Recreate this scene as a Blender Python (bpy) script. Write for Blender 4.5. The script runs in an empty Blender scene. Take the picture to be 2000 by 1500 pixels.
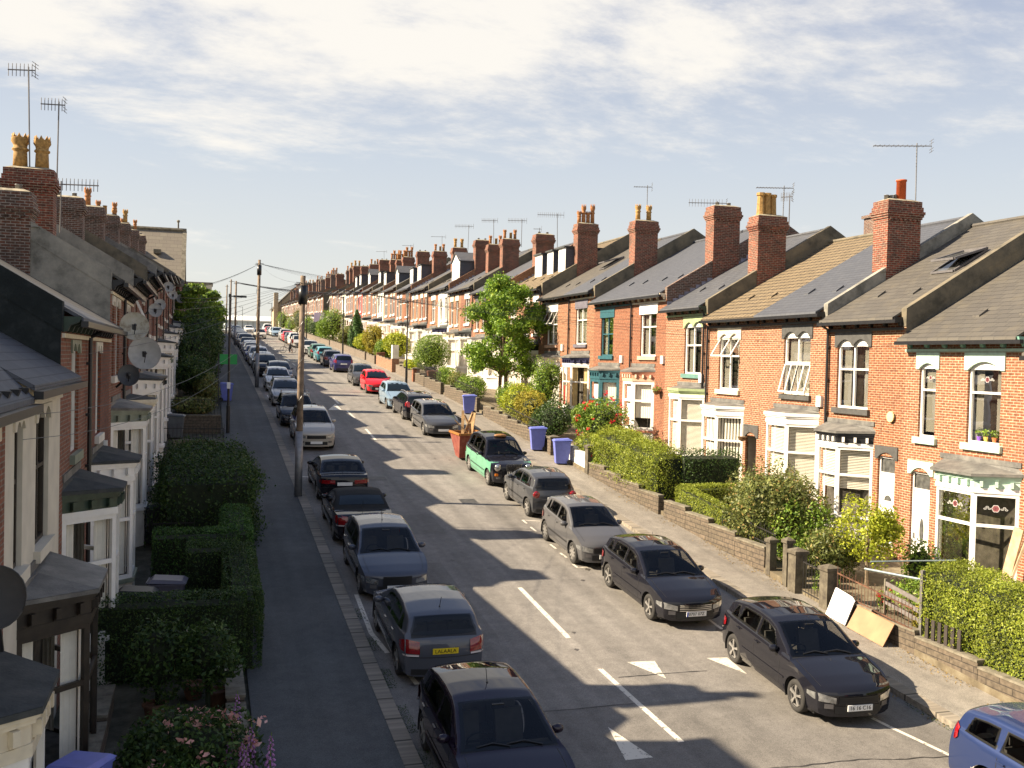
import bpy, bmesh, math, random
import numpy as np
from mathutils import Matrix, Vector
random.seed(7); rng = np.random.default_rng(7)
SC = bpy.context.scene; COL = SC.collection
# ---------------------------------------------------------------- camera, sky, sun
cd = bpy.data.cameras.new('camera'); cam = bpy.data.objects.new('camera', cd); COL.objects.link(cam)
cd.sensor_width = 36; cd.lens = 35.0; cd.clip_start = .1; cd.clip_end = 3000
RW = ((0.95526473, 0.01569489, 0.29533535), (-0.29477784, -0.03046038, 0.9550802), (0.02398591, -0.99941275, -0.02447122))
m = Matrix.Identity(4)
for i in range(3):
    m[i][0] = RW[i][0]; m[i][1] = -RW[i][1]; m[i][2] = -RW[i][2]
m[2][3] = 7.0
cam.matrix_world = m; SC.camera = cam
SUN_AZ = 12; SUN_EL = 36       # the sun stands to the left of the street, a little up the street
sd = Vector((-math.cos(math.radians(SUN_AZ))*math.cos(math.radians(SUN_EL)), math.sin(math.radians(SUN_AZ))*math.cos(math.radians(SUN_EL)), math.sin(math.radians(SUN_EL))))
W = bpy.data.worlds.new('World'); SC.world = W; W.use_nodes = True
nt = W.node_tree; N = nt.nodes; Lk = nt.links; N.clear()
def wn(t, **k):
    n = N.new(t)
    for a, b in k.items(): setattr(n, a, b)
    return n
out = wn('ShaderNodeOutputWorld'); bg = wn('ShaderNodeBackground'); Lk.new(bg.outputs[0], out.inputs[0])
sky = wn('ShaderNodeTexSky', sky_type='NISHITA', sun_disc=False, sun_elevation=math.radians(SUN_EL), sun_rotation=math.atan2(sd.x, sd.y), air_density=1.0, dust_density=2.2, ozone_density=1.0)
tc = wn('ShaderNodeTexCoord'); sep = wn('ShaderNodeSeparateXYZ'); Lk.new(tc.outputs['Generated'], sep.inputs[0])
def wm(op, a, b=None, c=None, clamp=False):
    n = wn('ShaderNodeMath', operation=op, use_clamp=clamp)
    for i, v in enumerate((a, b, c)):
        if v is None: continue
        if isinstance(v, (int, float)): n.inputs[i].default_value = v
        else: Lk.new(v, n.inputs[i])
    return n.outputs[0]
zc = wm('ADD', wm('MAXIMUM', sep.outputs[2], 0.0), .16)
comb = wn('ShaderNodeCombineXYZ'); Lk.new(wm('DIVIDE', sep.outputs[0], zc), comb.inputs[0]); Lk.new(wm('DIVIDE', sep.outputs[1], zc), comb.inputs[1])
mp = wn('ShaderNodeMapping'); Lk.new(comb.outputs[0], mp.inputs[0]); mp.inputs['Rotation'].default_value = (0, 0, math.radians(-35)); mp.inputs['Scale'].default_value = (1.0, 1.5, 1); mp.inputs['Location'].default_value = (3.1, 1.7, 0)
nz = wn('ShaderNodeTexNoise'); Lk.new(mp.outputs[0], nz.inputs['Vector']); nz.inputs['Scale'].default_value = 1.3; nz.inputs['Detail'].default_value = 9; nz.inputs['Roughness'].default_value = .62; nz.inputs['Distortion'].default_value = .25
nz2 = wn('ShaderNodeTexNoise'); Lk.new(mp.outputs[0], nz2.inputs['Vector']); nz2.inputs['Scale'].default_value = 7; nz2.inputs['Detail'].default_value = 10; nz2.inputs['Roughness'].default_value = .7
# coverage: a deck of thin cloud high up on the left that thins out to the right
az = wm('ARCTAN2', sep.outputs[0], sep.outputs[1])            # 0 = up the street, positive to the right
lo = wm('ADD', .222, wm('MULTIPLY', wm('SUBTRACT', .2, az), .02))
band = wn('ShaderNodeMapRange', interpolation_type='SMOOTHSTEP'); Lk.new(wm('SUBTRACT', sep.outputs[2], lo), band.inputs[0]); band.inputs[1].default_value = -.05; band.inputs[2].default_value = .05
lft = wn('ShaderNodeMapRange', interpolation_type='SMOOTHSTEP'); Lk.new(az, lft.inputs[0]); lft.inputs[1].default_value = .9; lft.inputs[2].default_value = .0; lft.inputs[3].default_value = .0; lft.inputs[4].default_value = 1
cov = wm('ADD', wm('ADD', nz.outputs[0], wm('MULTIPLY', wm('SUBTRACT', nz2.outputs[0], .5), .28)), wm('ADD', wm('MULTIPLY', band.outputs[0], .12), wm('MULTIPLY', wm('MULTIPLY', lft.outputs[0], band.outputs[0]), .22)))
cl = wn('ShaderNodeMapRange', interpolation_type='SMOOTHSTEP'); Lk.new(cov, cl.inputs[0]); cl.inputs[1].default_value = .56; cl.inputs[2].default_value = .84; cl.inputs[4].default_value = .95
topf = wn('ShaderNodeMapRange', interpolation_type='SMOOTHSTEP'); Lk.new(sep.outputs[2], topf.inputs[0]); topf.inputs[1].default_value = .72; topf.inputs[2].default_value = .42; clf = wm('MULTIPLY', cl.outputs[0], topf.outputs[0])
# pale summer haze over the physical sky, thinning out towards the zenith
rp = wn('ShaderNodeValToRGB'); Lk.new(sep.outputs[2], rp.inputs[0]); e = rp.color_ramp.elements
e[0].position = 0; e[0].color = (.66, .64, .57, 1); e[1].position = 1; e[1].color = (.11, .165, .31, 1)
for p_, c_ in ((.06, (.60, .60, .565, 1)), (.19, (.475, .51, .555, 1)), (.34, (.335, .37, .465, 1)), (.6, (.19, .25, .39, 1))): k_ = e.new(p_); k_.color = c_
sc_ = wn('ShaderNodeMix', data_type='RGBA', blend_type='MULTIPLY'); sc_.inputs[0].default_value = 1; Lk.new(rp.outputs[0], sc_.inputs[6]); sc_.inputs[7].default_value = (10, 10, 10, 1)
mixh = wn('ShaderNodeMix', data_type='RGBA'); mixh.inputs[0].default_value = .82; Lk.new(sky.outputs[0], mixh.inputs[6]); Lk.new(sc_.outputs[2], mixh.inputs[7])
mixc = wn('ShaderNodeMix', data_type='RGBA'); Lk.new(clf, mixc.inputs[0]); Lk.new(mixh.outputs[2], mixc.inputs[6]); mixc.inputs[7].default_value = (6.9, 6.6, 6.1, 1)
Lk.new(mixc.outputs[2], bg.inputs[0]); bg.inputs[1].default_value = .052
sl = bpy.data.lights.new('sun', 'SUN'); sl.energy = 5.0; sl.angle = math.radians(.5); sl.color = (1, .85, .64)
so = bpy.data.objects.new('sun', sl); COL.objects.link(so); so.rotation_euler = sd.to_track_quat('Z', 'Y').to_euler(); so.location = (-30, 10, 40)
SC.view_settings.view_transform = 'Standard'; SC.view_settings.look = 'None'; SC.view_settings.exposure = 1.5; SC.view_settings.gamma = 1
SC.cycles.max_bounces = 6; SC.cycles.transparent_max_bounces = 8; SC.cycles.use_denoising = True

# ---------------------------------------------------------------- street profile
PR = [(-60, -9.8), (-40, -8.8), (9.4, -7.08), (14.2, -6.84), (18.9, -6.55), (26, -5.96), (33, -5.31), (41.3, -4.6), (53, -3.48), (62.5, -2.77), (82.6, -1.42), (118, .59), (163, 2.83), (236, 5.07), (283, 6.1), (318, 6.7), (400, 6.9), (900, 3)]
_gy = np.arange(-60, 900, 1.0); _gz = 7+np.interp(_gy, [a for a, b in PR], [b for a, b in PR]); _k = np.exp(-np.linspace(-2, 2, 9)**2); _gz2 = np.convolve(np.pad(_gz, 4, mode='edge'), _k/_k.sum(), 'valid')
def rz(y): return float(np.interp(y, _gy, _gz2))
RM = np.array(RW)
def ray(px, py): return RM @ np.array([px-1000., py-750., 1944.])
def G(px, py, dz=0.):                        # the ground point seen at a place of the photograph
    d = ray(px, py)
    for t in np.arange(6, 350, .05):
        p = d/d[1]*t
        if p[2]+7 < rz(t)+dz: return Vector((p[0], t, p[2]+7))
    return Vector((0, 100, 0))

# ---------------------------------------------------------------- materials
MT = {}
def mat(name, col, rough=.7, metal=0., var=.12, nscale=6., bump=0., bscale=40., spec=.5, coat=0., detail=4):
    if name in MT: return MT[name]
    m = bpy.data.materials.new(name); m.use_nodes = True; nt = m.node_tree; b = nt.nodes['Principled BSDF']
    b.inputs['Roughness'].default_value = rough; b.inputs['Metallic'].default_value = metal; b.inputs['Specular IOR Level'].default_value = spec
    if coat: b.inputs['Coat Weight'].default_value = coat; b.inputs['Coat Roughness'].default_value = .02
    g = nt.nodes.new('ShaderNodeNewGeometry')
    if var:
        n = nt.nodes.new('ShaderNodeTexNoise'); n.inputs['Scale'].default_value = nscale; n.inputs['Detail'].default_value = detail; nt.links.new(g.outputs['Position'], n.inputs['Vector'])
        mr = nt.nodes.new('ShaderNodeMapRange'); nt.links.new(n.outputs[0], mr.inputs[0]); mr.inputs[1].default_value = .3; mr.inputs[2].default_value = .7; mr.inputs[3].default_value = 1-var*1.6; mr.inputs[4].default_value = 1+var
        mx = nt.nodes.new('ShaderNodeMix'); mx.data_type = 'RGBA'; mx.blend_type = 'MULTIPLY'; mx.inputs[0].default_value = 1; mx.inputs[6].default_value = (*col, 1); nt.links.new(mr.outputs[0], mx.inputs[7]); nt.links.new(mx.outputs[2], b.inputs['Base Color'])
    else: b.inputs['Base Color'].default_value = (*col, 1)
    if bump:
        n = nt.nodes.new('ShaderNodeTexNoise'); n.inputs['Scale'].default_value = bscale; n.inputs['Detail'].default_value = 5; nt.links.new(g.outputs['Position'], n.inputs['Vector'])
        bp = nt.nodes.new('ShaderNodeBump'); bp.inputs['Strength'].default_value = bump; bp.inputs['Distance'].default_value = .02; nt.links.new(n.outputs[0], bp.inputs['Height']); nt.links.new(bp.outputs[0], b.inputs['Normal'])
    MT[name] = m; return m
def nodes(name):
    m = bpy.data.materials.new(name); m.use_nodes = True; nt = m.node_tree
    b = nt.nodes['Principled BSDF']; MT[name] = m
    def nn(t, **k):
        n = nt.nodes.new(t)
        for a, c in k.items():
            if a.startswith('i_'): n.inputs[a[2:].replace('_', ' ')].default_value = c
            else: setattr(n, a, c)
        return n
    return m, nt, b, nn, nt.links.new
def facade_uv(nt, nn, L, vscale=1., along=False):
    g = nn('ShaderNodeNewGeometry'); s = nn('ShaderNodeSeparateXYZ'); L(g.outputs['Position'], s.inputs[0]); s2 = nn('ShaderNodeSeparateXYZ'); L(g.outputs['True Normal'], s2.inputs[0])
    a = nn('ShaderNodeMath', operation='ABSOLUTE'); L(s2.outputs[0], a.inputs[0]); c = nn('ShaderNodeMath', operation='GREATER_THAN'); L(a.outputs[0], c.inputs[0]); c.inputs[1].default_value = .4 if not along else -1.
    mx = nn('ShaderNodeMix', data_type='FLOAT'); L(c.outputs[0], mx.inputs[0]); L(s.outputs[0], mx.inputs[2]); L(s.outputs[1], mx.inputs[3])
    v = nn('ShaderNodeMath', operation='MULTIPLY'); L(s.outputs[2], v.inputs[0]); v.inputs[1].default_value = vscale
    cb = nn('ShaderNodeCombineXYZ'); L(mx.outputs[0], cb.inputs[0]); L(v.outputs[0], cb.inputs[1]); return cb.outputs[0], g.outputs['Position']
def brick(name, c1, c2, mortar, soot=.25, sootcol=(.05, .04, .035), bw=.225, rh=.075, ms=.011, bump=.35, along=False):
    if name in MT: return MT[name]
    m, nt, b, nn, L = nodes(name); uv, pos = facade_uv(nt, nn, L, along=along)
    br = nn('ShaderNodeTexBrick'); L(uv, br.inputs['Vector']); br.inputs['Scale'].default_value = 1; br.inputs['Brick Width'].default_value = bw; br.inputs['Row Height'].default_value = rh; br.inputs['Mortar Size'].default_value = ms; br.inputs['Mortar Smooth'].default_value = .2; br.inputs['Bias'].default_value = -.1
    br.inputs['Color1'].default_value = (*c1, 1); br.inputs['Color2'].default_value = (*c2, 1); br.inputs['Mortar'].default_value = (*mortar, 1)
    n = nn('ShaderNodeTexNoise', i_Scale=.9, i_Detail=6, i_Roughness=.65); L(pos, n.inputs['Vector'])
    r = nn('ShaderNodeMapRange'); L(n.outputs[0], r.inputs[0]); r.inputs[1].default_value = .5; r.inputs[2].default_value = .75; r.inputs[4].default_value = soot
    n2 = nn('ShaderNodeTexNoise', i_Scale=9., i_Detail=3); L(uv, n2.inputs['Vector']); r2 = nn('ShaderNodeMapRange'); L(n2.outputs[0], r2.inputs[0]); r2.inputs[1].default_value = .3; r2.inputs[2].default_value = .7; r2.inputs[3].default_value = .62; r2.inputs[4].default_value = 1.34
    mm = nn('ShaderNodeMix', data_type='RGBA', blend_type='MULTIPLY'); mm.inputs[0].default_value = 1; L(br.outputs[0], mm.inputs[6]); L(r2.outputs[0], mm.inputs[7])
    mx = nn('ShaderNodeMix', data_type='RGBA'); L(r.outputs[0], mx.inputs[0]); L(mm.outputs[2], mx.inputs[6]); mx.inputs[7].default_value = (*sootcol, 1); L(mx.outputs[2], b.inputs['Base Color'])
    b.inputs['Roughness'].default_value = .88
    bp = nn('ShaderNodeBump', invert=True); bp.inputs['Strength'].default_value = bump; bp.inputs['Distance'].default_value = .012; L(br.outputs[1], bp.inputs['Height']); L(bp.outputs[0], b.inputs['Normal']); return m
def tiles(name, c1, c2, gap, rh=.11, bw=.3, ribs=0., moss=.3, mosscol=(.16, .14, .07), rough=.7):
    if name in MT: return MT[name]
    m, nt, b, nn, L = nodes(name); uv, pos = facade_uv(nt, nn, L)
    br = nn('ShaderNodeTexBrick'); L(uv, br.inputs['Vector']); br.inputs['Scale'].default_value = 1; br.inputs['Brick Width'].default_value = bw; br.inputs['Row Height'].default_value = rh; br.inputs['Mortar Size'].default_value = .007 if not ribs else .02; br.inputs['Mortar Smooth'].default_value = .3
    br.inputs['Color1'].default_value = (*c1, 1); br.inputs['Color2'].default_value = (*c2, 1); br.inputs['Mortar'].default_value = (*gap, 1)
    n = nn('ShaderNodeTexNoise', i_Scale=1.6, i_Detail=8, i_Roughness=.7); L(pos, n.inputs['Vector']); r = nn('ShaderNodeMapRange'); L(n.outputs[0], r.inputs[0]); r.inputs[1].default_value = .5; r.inputs[2].default_value = .72; r.inputs[4].default_value = moss
    mx = nn('ShaderNodeMix', data_type='RGBA'); L(r.outputs[0], mx.inputs[0]); L(br.outputs[0], mx.inputs[6]); mx.inputs[7].default_value = (*mosscol, 1); L(mx.outputs[2], b.inputs['Base Color']); b.inputs['Roughness'].default_value = rough
    # each course overlaps the one below: a saw-tooth height along the slope
    s = nn('ShaderNodeSeparateXYZ'); L(uv, s.inputs[0]); d = nn('ShaderNodeMath', operation='DIVIDE'); L(s.outputs[1], d.inputs[0]); d.inputs[1].default_value = rh; f = nn('ShaderNodeMath', operation='FRACT'); L(d.outputs[0], f.inputs[0])
    h = nn('ShaderNodeMath', operation='SUBTRACT'); h.inputs[0].default_value = 1; L(f.outputs[0], h.inputs[1]); hh = h.outputs[0]
    if ribs:
        d2 = nn('ShaderNodeMath', operation='MULTIPLY'); L(s.outputs[0], d2.inputs[0]); d2.inputs[1].default_value = 6.283/ribs; sn = nn('ShaderNodeMath', operation='SINE'); L(d2.outputs[0], sn.inputs[0]); ad = nn('ShaderNodeMath', operation='ADD'); L(hh, ad.inputs[0]); ml = nn('ShaderNodeMath', operation='MULTIPLY'); L(sn.outputs[0], ml.inputs[0]); ml.inputs[1].default_value = .6; L(ml.outputs[0], ad.inputs[1]); hh = ad.outputs[0]
    bp = nn('ShaderNodeBump'); bp.inputs['Strength'].default_value = 1. if ribs else .8; bp.inputs['Distance'].default_value = .03; L(hh, bp.inputs['Height']); L(bp.outputs[0], b.inputs['Normal']); return m
def stained(name, c1, c2, c3, scale=1.2, rough=.9, bump=.3):
    if name in MT: return MT[name]
    m, nt, b, nn, L = nodes(name); g = nn('ShaderNodeNewGeometry')
    n = nn('ShaderNodeTexNoise', i_Scale=scale, i_Detail=10, i_Roughness=.68); L(g.outputs[0], n.inputs['Vector']); cr = nn('ShaderNodeValToRGB'); L(n.outputs[0], cr.inputs[0]); e = cr.color_ramp.elements
    e[0].position = .35; e[0].color = (*c1, 1); e[1].position = .68; e[1].color = (*c3, 1); k = e.new(.5); k.color = (*c2, 1); L(cr.outputs[0], b.inputs['Base Color']); b.inputs['Roughness'].default_value = rough
    n2 = nn('ShaderNodeTexNoise', i_Scale=30., i_Detail=6); L(g.outputs[0], n2.inputs['Vector']); bp = nn('ShaderNodeBump'); bp.inputs['Strength'].default_value = bump; bp.inputs['Distance'].default_value = .02; L(n2.outputs[0], bp.inputs['Height']); L(bp.outputs[0], b.inputs['Normal']); return m
def leafmat(name, c1, c2, c3=None):
    if name in MT: return MT[name]
    m, nt, b, nn, L = nodes(name); g = nn('ShaderNodeNewGeometry'); cr = nn('ShaderNodeValToRGB'); L(g.outputs['Random Per Island'], cr.inputs[0]); e = cr.color_ramp.elements; e[0].color = (*c1, 1); e[1].color = (*c2, 1)
    if c3: k = e.new(.9); k.color = (*c2, 1); e[-1].color = (*c3, 1)
    n = nn('ShaderNodeTexNoise', i_Scale=1.8, i_Detail=3); L(g.outputs['Position'], n.inputs['Vector']); r = nn('ShaderNodeMapRange'); L(n.outputs[0], r.inputs[0]); r.inputs[1].default_value = .35; r.inputs[2].default_value = .65; r.inputs[3].default_value = .7; r.inputs[4].default_value = 1.25
    mm = nn('ShaderNodeMix', data_type='RGBA', blend_type='MULTIPLY'); mm.inputs[0].default_value = 1; L(cr.outputs[0], mm.inputs[6]); L(r.outputs[0], mm.inputs[7]); L(mm.outputs[2], b.inputs['Base Color']); b.inputs['Roughness'].default_value = .5; b.inputs['Specular IOR Level'].default_value = .3
    tr = nn('ShaderNodeBsdfTranslucent'); L(mm.outputs[2], tr.inputs[0]); ms = nn('ShaderNodeMixShader'); ms.inputs[0].default_value = .3; L(b.outputs[0], ms.inputs[1]); L(tr.outputs[0], ms.inputs[2]); L(ms.outputs[0], nt.nodes['Material Output'].inputs[0]); return m
def glassmat(name, tint=.9, refl=.28):
    if name in MT: return MT[name]
    m, nt, b, nn, L = nodes(name); gl = nn('ShaderNodeBsdfGlossy'); gl.inputs['Roughness'].default_value = .01; tr = nn('ShaderNodeBsdfTransparent'); tr.inputs[0].default_value = (tint, tint, tint*.97, 1); lw = nn('ShaderNodeLayerWeight'); lw.inputs[0].default_value = refl
    mr = nn('ShaderNodeMapRange'); L(lw.outputs['Fresnel'], mr.inputs[0]); mr.inputs[3].default_value = .03; mr.inputs[4].default_value = .75
    n = nn('ShaderNodeTexNoise', i_Scale=1.5, i_Detail=1); g = nn('ShaderNodeNewGeometry'); L(g.outputs[0], n.inputs['Vector']); bp = nn('ShaderNodeBump'); bp.inputs['Strength'].default_value = .05; bp.inputs['Distance'].default_value = .02; L(n.outputs[0], bp.inputs['Height']); L(bp.outputs[0], gl.inputs['Normal'])
    ms = nn('ShaderNodeMixShader'); L(mr.outputs[0], ms.inputs[0]); L(tr.outputs[0], ms.inputs[1]); L(gl.outputs[0], ms.inputs[2]); L(ms.outputs[0], nt.nodes['Material Output'].inputs[0]); return m
BR = [brick('brick_orange', (0.228, 0.072, 0.028), (0.172, 0.045, 0.018), (0.356, 0.274, 0.172), .42, sootcol=(.17, .065, .035)), brick('brick_red', (0.201, 0.054, 0.025), (0.143, 0.034, 0.015), (0.286, 0.213, 0.147), .42, sootcol=(.17, .065, .035)), brick('brick_tawny', (0.247, 0.087, 0.039), (0.192, 0.058, 0.024), (0.399, 0.320, 0.217), .42, sootcol=(.17, .065, .035)), brick('brick_soft', (0.192, 0.056, 0.025), (0.230, 0.077, 0.034), (0.256, 0.159, 0.100), .42, sootcol=(.17, .065, .035))]
BRL = [brick('brick_left', (0.245, 0.078, 0.041), (0.170, 0.048, 0.024), (0.224, 0.177, 0.136), .3), brick('brick_left_dark', (0.204, 0.061, 0.031), (0.136, 0.037, 0.020), (0.095, 0.075, 0.061), .3)]
BCH = [brick('brick_stack', (.23, .052, .026), (.095, .034, .022), (.27, .21, .15), .75, sootcol=(.035, .026, .022)), brick('brick_stack_sooty', (.09, .05, .035), (.16, .06, .035), (.28, .24, .2), .6)]
M_wall = brick('garden_brick', (.17, .13, .10), (.12, .095, .075), (.2, .17, .13), .4)
M_wallw = brick('white_painted_brick', (.75, .73, .68), (.68, .66, .6), (.6, .57, .5), .1)
M_block = brick('garden_stone_block', (.13, .10, .07), (.10, .08, .055), (.05, .04, .03), .4, bw=.7, rh=.14, ms=.012, bump=.8)
SL = [tiles('slate_grey', (.085, .088, .098), (.065, .068, .078), (.035, .035, .04), moss=.3, mosscol=(.10, .095, .085)), tiles('slate_brown', (.098, .088, .073), (.078, .07, .06), (.03, .027, .022), moss=.55, mosscol=(.125, .105, .072), bw=.42, rh=.13), tiles('tile_tan', (.20, .148, .085), (.165, .122, .07), (.035, .026, .018), rh=.155, bw=.3, ribs=.3, moss=.3, mosscol=(.15, .115, .065), rough=.85), tiles('slate_blue', (.078, .083, .097), (.065, .07, .084), (.035, .035, .042), moss=.2, mosscol=(.09, .09, .09))]
M_cem = stained('cement_render', (.07, .062, .045), (.14, .12, .085), (.21, .17, .11))
M_cem2 = stained('cement_render_grey', (.13, .125, .105), (.26, .245, .21), (.38, .35, .29))
M_blackp = stained('black_tarred_render', (.008, .012, .012), (.012, .017, .017), (.03, .035, .035), 3)
M_lead = stained('lead_sheet', (.085, .082, .08), (.14, .135, .125), (.22, .21, .19), 2, .55)
M_felt = stained('roofing_felt', (.03, .035, .037), (.05, .055, .055), (.075, .075, .07), 3)
M_flash = mat('lead_flashing', (.42, .40, .37), .5, var=.25)
M_soffit = mat('gutter_black', (.018, .018, .02), .35, var=.1)
WHT = mat('white_upvc', (.82, .80, .76), .3, var=.04); CRM = mat('cream_paint', (.70, .62, .47), .55, var=.1); MINT = mat('mint_paint', (.50, .66, .55), .5, var=.08); MINTD = mat('mint_trim', (.22, .42, .34), .5, var=.1)
GRY = mat('dark_grey_paint', (.075, .073, .07), .6, var=.15); SAGE = mat('sage_paint', (.34, .42, .22), .5, var=.1); TEALG = mat('teal_green_paint', (.12, .24, .21), .5, var=.1); TEAL = mat('teal_paint', (.035, .11, .135), .4, var=.1)
PINK = mat('pink_paint', (.52, .22, .14), .6, var=.1); PINKL = mat('pale_pink_stone', (.62, .38, .26), .7, var=.1); NAVY = mat('navy_paint', (.03, .03, .075), .4, var=.1); BLK = mat('black_paint', (.012, .012, .014), .4, var=.1); PLUM = mat('slate_purple_paint', (.14, .13, .16), .6)
STN = mat('sandstone', (.45, .36, .24), .85, var=.2, bump=.3); WPL = mat('white_plaster', (.74, .70, .62), .8, var=.1, nscale=2); GRNL = mat('dark_green_paint', (.035, .06, .04), .45, var=.2); SAGEL = mat('grey_green_paint', (.22, .25, .19), .5, var=.15); BEIGE = mat('beige_masonry_paint', (.66, .60, .49), .75, var=.08, nscale=2)
GLASS = glassmat('window_glass'); M_dark = mat('room_gloom', (.085, .075, .06), 1, var=.3); M_cur = mat('net_curtain', (.72, .68, .58), .9, var=.05); M_blind = mat('window_blind', (.70, .66, .55), .8, var=.02); M_far = mat('window_glass_far', (.10, .10, .095), .04, var=.3, spec=.9); M_drape = mat('drape_gold', (.55, .42, .2), .9)  # M_dark paints the dimness of the rooms behind the glass
CLAY = mat('clay_pot', (.40, .17, .06), .8, var=.25, nscale=12); CLAYY = mat('buff_clay', (.42, .24, .075), .8, var=.25, nscale=12); CLAYO = mat('orange_clay', (.50, .09, .02), .7, var=.1); CAP = stained('cement_flaunching', (.13, .12, .09), (.3, .26, .18), (.42, .36, .26), 5)
STEEL = mat('galvanised_steel', (.26, .26, .27), .5, .5, var=.15); DSTEEL = mat('weathered_steel', (.16, .15, .15), .5, .4); WOOD = mat('pole_timber', (.20, .145, .10), .85, var=.3, nscale=5, bump=.4); M_rub = mat('black_rubber', (.018, .018, .019), .85, var=.1); M_bin = mat('blue_bin_plastic', (.14, .17, .52), .45, var=.06); M_binb = mat('brown_bin_plastic', (.16, .06, .03), .5); M_bink = mat('black_bin_plastic', (.018, .019, .022), .4); M_iron = mat('iron_railing', (.02, .018, .017), .6, var=.2)

# ---------------------------------------------------------------- mesh helpers
class MB:
    def __init__(s): s.v = []; s.f = []; s.m = []; s.k = 0
    def add(s, vs, fs, mi=None):
        b = len(s.v); s.v += [tuple(p) for p in vs]; s.f += [tuple(b+i for i in f) for f in fs]; s.m += [s.k if mi is None else mi]*len(fs); return s
    def box(s, x0, x1, y0, y1, z0, z1):
        return s.add([(x, y, z) for z in (z0, z1) for y in (y0, y1) for x in (x0, x1)], [(0, 2, 3, 1), (4, 5, 7, 6), (0, 1, 5, 4), (2, 6, 7, 3), (0, 4, 6, 2), (1, 3, 7, 5)])
    def prism(s, poly, off):                     # polygon (3D points) swept by a vector
        n = len(poly); o = Vector(off); return s.add([tuple(p) for p in poly]+[tuple(Vector(p)+o) for p in poly], [tuple(range(n))[::-1], tuple(range(n, 2*n))]+[(i, (i+1) % n, n+(i+1) % n, n+i) for i in range(n)])
    def bar(s, a, b, w, h=None, up=(0, 0, 1)):   # box beam from a to b
        a = Vector(a); b = Vector(b); h = h or w; d = (b-a); u = Vector(up); 
        if d.length < 1e-6: return s
        if abs(d.normalized().dot(u)) > .98: u = Vector((1, 0, 0))
        sdv = d.cross(u).normalized()*w/2; uu = sdv.cross(d).normalized()*h/2
        P = [a-sdv-uu, a+sdv-uu, a+sdv+uu, a-sdv+uu]; return s.add(P+[p+d for p in P], [(0, 3, 2, 1), (4, 5, 6, 7), (0, 1, 5, 4), (1, 2, 6, 5), (2, 3, 7, 6), (3, 0, 4, 7)])
    def tube(s, pts, r, n=6, cap=True):
        pts = [Vector(p) for p in pts]; rs = r if isinstance(r, (list, tuple)) else [r]*len(pts); rings = []
        for i, p in enumerate(pts):
            d = (pts[min(i+1, len(pts)-1)]-pts[max(i-1, 0)]).normalized(); u = Vector((0, 0, 1)) if abs(d.z) < .9 else Vector((1, 0, 0)); a = d.cross(u).normalized(); b = a.cross(d)
            rings.append([p+(a*math.cos(2*math.pi*j/n)+b*math.sin(2*math.pi*j/n))*rs[i] for j in range(n)])
        vs = [q for r_ in rings for q in r_]; fs = [(i*n+j, i*n+(j+1) % n, (i+1)*n+(j+1) % n, (i+1)*n+j) for i in range(len(pts)-1) for j in range(n)]
        if cap: fs += [tuple(range(n))[::-1], tuple((len(pts)-1)*n+j for j in range(n))]
        return s.add(vs, fs)
    def lathe(s, prof, c, n=12, axis='z', cap=True):
        vs = []; c = Vector(c)
        for r, h in prof:
            for j in range(n):
                a = 2*math.pi*j/n; q = Vector((r*math.cos(a), r*math.sin(a), h))
                if axis == 'y': q = Vector((q.x, q.z, q.y))
                elif axis == 'x': q = Vector((q.z, q.x, q.y))
                vs.append(c+q)
        m_ = len(prof); fs = [(i*n+j, i*n+(j+1) % n, (i+1)*n+(j+1) % n, (i+1)*n+j) for i in range(m_-1) for j in range(n)]
        if cap: fs += [tuple(range(n))[::-1], tuple((m_-1)*n+j for j in range(n))]
        return s.add(vs, fs)
    def grid(s, P):                              # P[i][j] points
        n = len(P); k = len(P[0]); return s.add([q for r_ in P for q in r_], [(i*k+j, i*k+j+1, (i+1)*k+j+1, (i+1)*k+j) for i in range(n-1) for j in range(k-1)])
    def ball(s, c, r, n=10, m_=6):
        rr = r if isinstance(r, (tuple, list)) else (r, r, r)
        return s.grid([[(c[0]+rr[0]*math.sin(math.pi*i/m_)*math.cos(2*math.pi*j/n), c[1]+rr[1]*math.sin(math.pi*i/m_)*math.sin(2*math.pi*j/n), c[2]+rr[2]*math.cos(math.pi*i/m_)) for j in range(n+1)] for i in range(m_+1)])
    def build(s, name, mats, parent=None, smooth=False, world=True, fix=False):
        me = bpy.data.meshes.new(name); mats = mats if isinstance(mats, (list, tuple)) else [mats]
        off = Vector((0, 0, 0))
        if parent is not None and world: off = parent.get('_o') and Vector(parent['_o']) or Vector((0, 0, 0))
        me.from_pydata([tuple(Vector(p)-off) for p in s.v] if off.length else s.v, [], s.f)
        for mt in mats: me.materials.append(mt)
        if len(mats) > 1: me.polygons.foreach_set('material_index', s.m)
        if smooth: me.polygons.foreach_set('use_smooth', [True]*len(me.polygons))
        if fix:
            bm = bmesh.new(); bm.from_mesh(me); bmesh.ops.remove_doubles(bm, verts=bm.verts, dist=1e-5); bmesh.ops.recalc_face_normals(bm, faces=bm.faces); bm.to_mesh(me); bm.free()
        me.update(); o = bpy.data.objects.new(name, me); COL.objects.link(o)
        if parent is not None:
            o.parent = parent
            if world and parent.get('_o'): o['_o'] = parent['_o']
        return o
ROOTS = []
def tag(o, label, cat, group=None, kind=None):
    if label: o['label'] = label
    if cat: o['category'] = cat
    if group: o['group'] = group
    if kind: o['kind'] = kind
    return o
def thing(name, loc, label, cat, group=None, rz_=0., world=True):
    o = bpy.data.objects.new(name, None); o.empty_display_size = .3; COL.objects.link(o); o.location = loc; o.rotation_euler = (0, 0, rz_)
    if world: o['_o'] = tuple(loc)
    tag(o, label, cat, group); ROOTS.append(o); return o
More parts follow.
